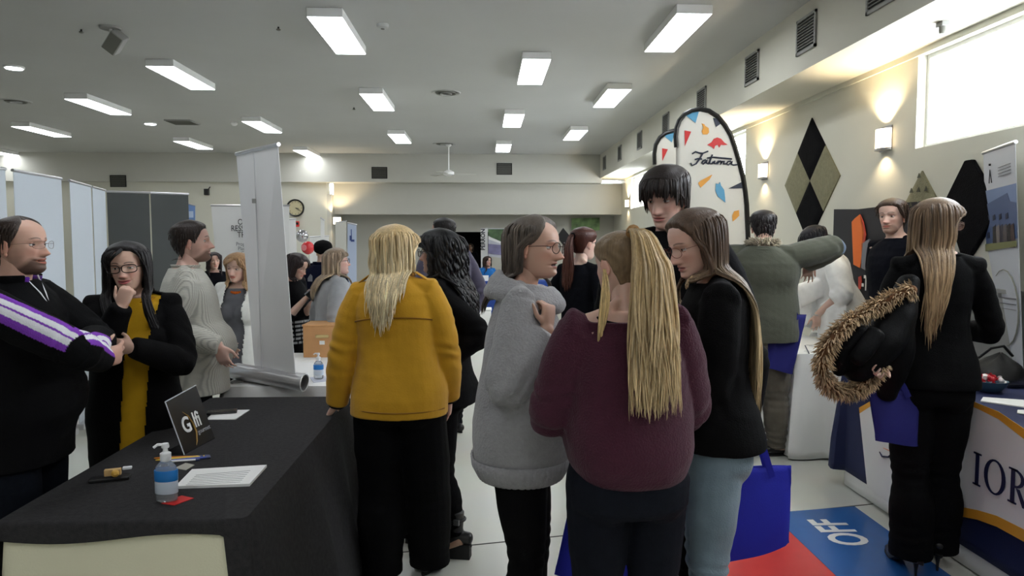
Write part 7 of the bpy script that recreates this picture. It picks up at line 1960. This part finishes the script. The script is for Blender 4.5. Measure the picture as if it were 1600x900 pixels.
tote('dark blue tote bag hanging at the hip of the man in the green parka', (1205, 492), (1262, 492), (1241, 586), (1200, 575), 4.82, ((1225, 470), 4.85), m=TOTED, depth=.05)
tote('blue tote bag hanging before the printed cover beside the woman in the black suit', (1362, 606), (1440, 612), (1440, 700), (1372, 690), 3.1, ((1392, 590), 3.05), m=TOTED, depth=.05)
# fur-trimmed coat over the arm
t = thing('winter_coat', 'black winter coat with tan fur trim over the arm of the black-suited woman', 'coat', at(1330, 640, 3.0))
YC = 3.0
ring = [(1428, 452), (1392, 468), (1362, 484), (1330, 502), (1302, 528), (1285, 562), (1290, 596), (1312, 612), (1340, 608), (1362, 588), (1374, 566)]
rp = catmull(A_([list(at(x, y, YC + .03 * math.sin(i))) for i, (x, y) in enumerate(ring)]), 60)
core = [(1400, 470), (1372, 500), (1340, 520), (1318, 560), (1330, 590), (1352, 585), (1375, 570)]
g = [limb([at(1420, 440, 3.08), at(1398, 500, 3.05), at(1362, 545, 3.04), at(1335, 575, 3.04)], [.06, .10, .125, .09], 20, 16, .75), limb([at(1400, 500, 3.1), at(1392, 560, 3.1), at(1385, 615, 3.12)], [.09, .10, .05], 12, 14, .8), limb([at(1350, 520, 2.98), at(1318, 548, 3.0), at(1310, 580, 3.02)], [.05, .06, .04], 12, 12, .8)]
V, Q, T = remesh(g, .007, 4); V = V + vnormals(V, Q, T) * (.010 * fnoise(V, (16, 16, 16), 6))[:, None]
mk('coat_body', V, Q, T, fabric('black_padded_nylon', (12, 12, 14), sheen=0, rough=.6), parent=t)
g = [limb([at(1368, 522, 2.92), at(1350, 548, 2.90), at(1338, 562, 2.90)], [.04, .038, .034], 12, 16)]
mk('coat_sleeve', *remesh(g, .006, 2), fabric('black_padded_nylon', (12, 12, 14)), parent=t)
rs = np.random.RandomState(8); fp = []
for i in range(2600):
    j = rs.randint(0, 59); c = rp[j] + (rp[j + 1] - rp[j]) * rs.uniform(); tt = nrmz(rp[j + 1] - rp[j]); a = rs.uniform(0, 2 * PI)
    n1 = nrmz(np.cross(tt, [0, 1, 0])); n2 = np.cross(tt, n1); d = n1 * math.cos(a) + n2 * math.sin(a)
    r0 = .019; ln = .034 * rs.uniform(.6, 1.3); p0 = c + d * r0; d2 = nrmz(d + tt * rs.uniform(-.5, .9) + A_([0, 0, -.25])); fp.append([p0, p0 + d2 * ln * .5, p0 + nrmz(d2 + A_([0, 0, -.3])) * ln])
fp = A_(fp); V, Q, sv, ids = lock_mesh(fp, .0032, .0024, rp.mean(0))
lum = np.clip(1 + .3 * rs.normal(size=len(fp)), .4, 1.7); cc = (A_([.30, .19, .10])[None] * (1 - sv[:, None]) + A_([.60, .44, .27])[None] * sv[:, None]) * lum[ids][:, None]
mk('fur_trim', V, Q, None, hairm('fur_strands', .7), parent=t, cols=np.clip(cc, 0, 1))
mk('fur_trim_core', *limb(rp, [.02] * 60, 60, 10), mat('fur_skin', (110, 74, 44), .9), parent=t)
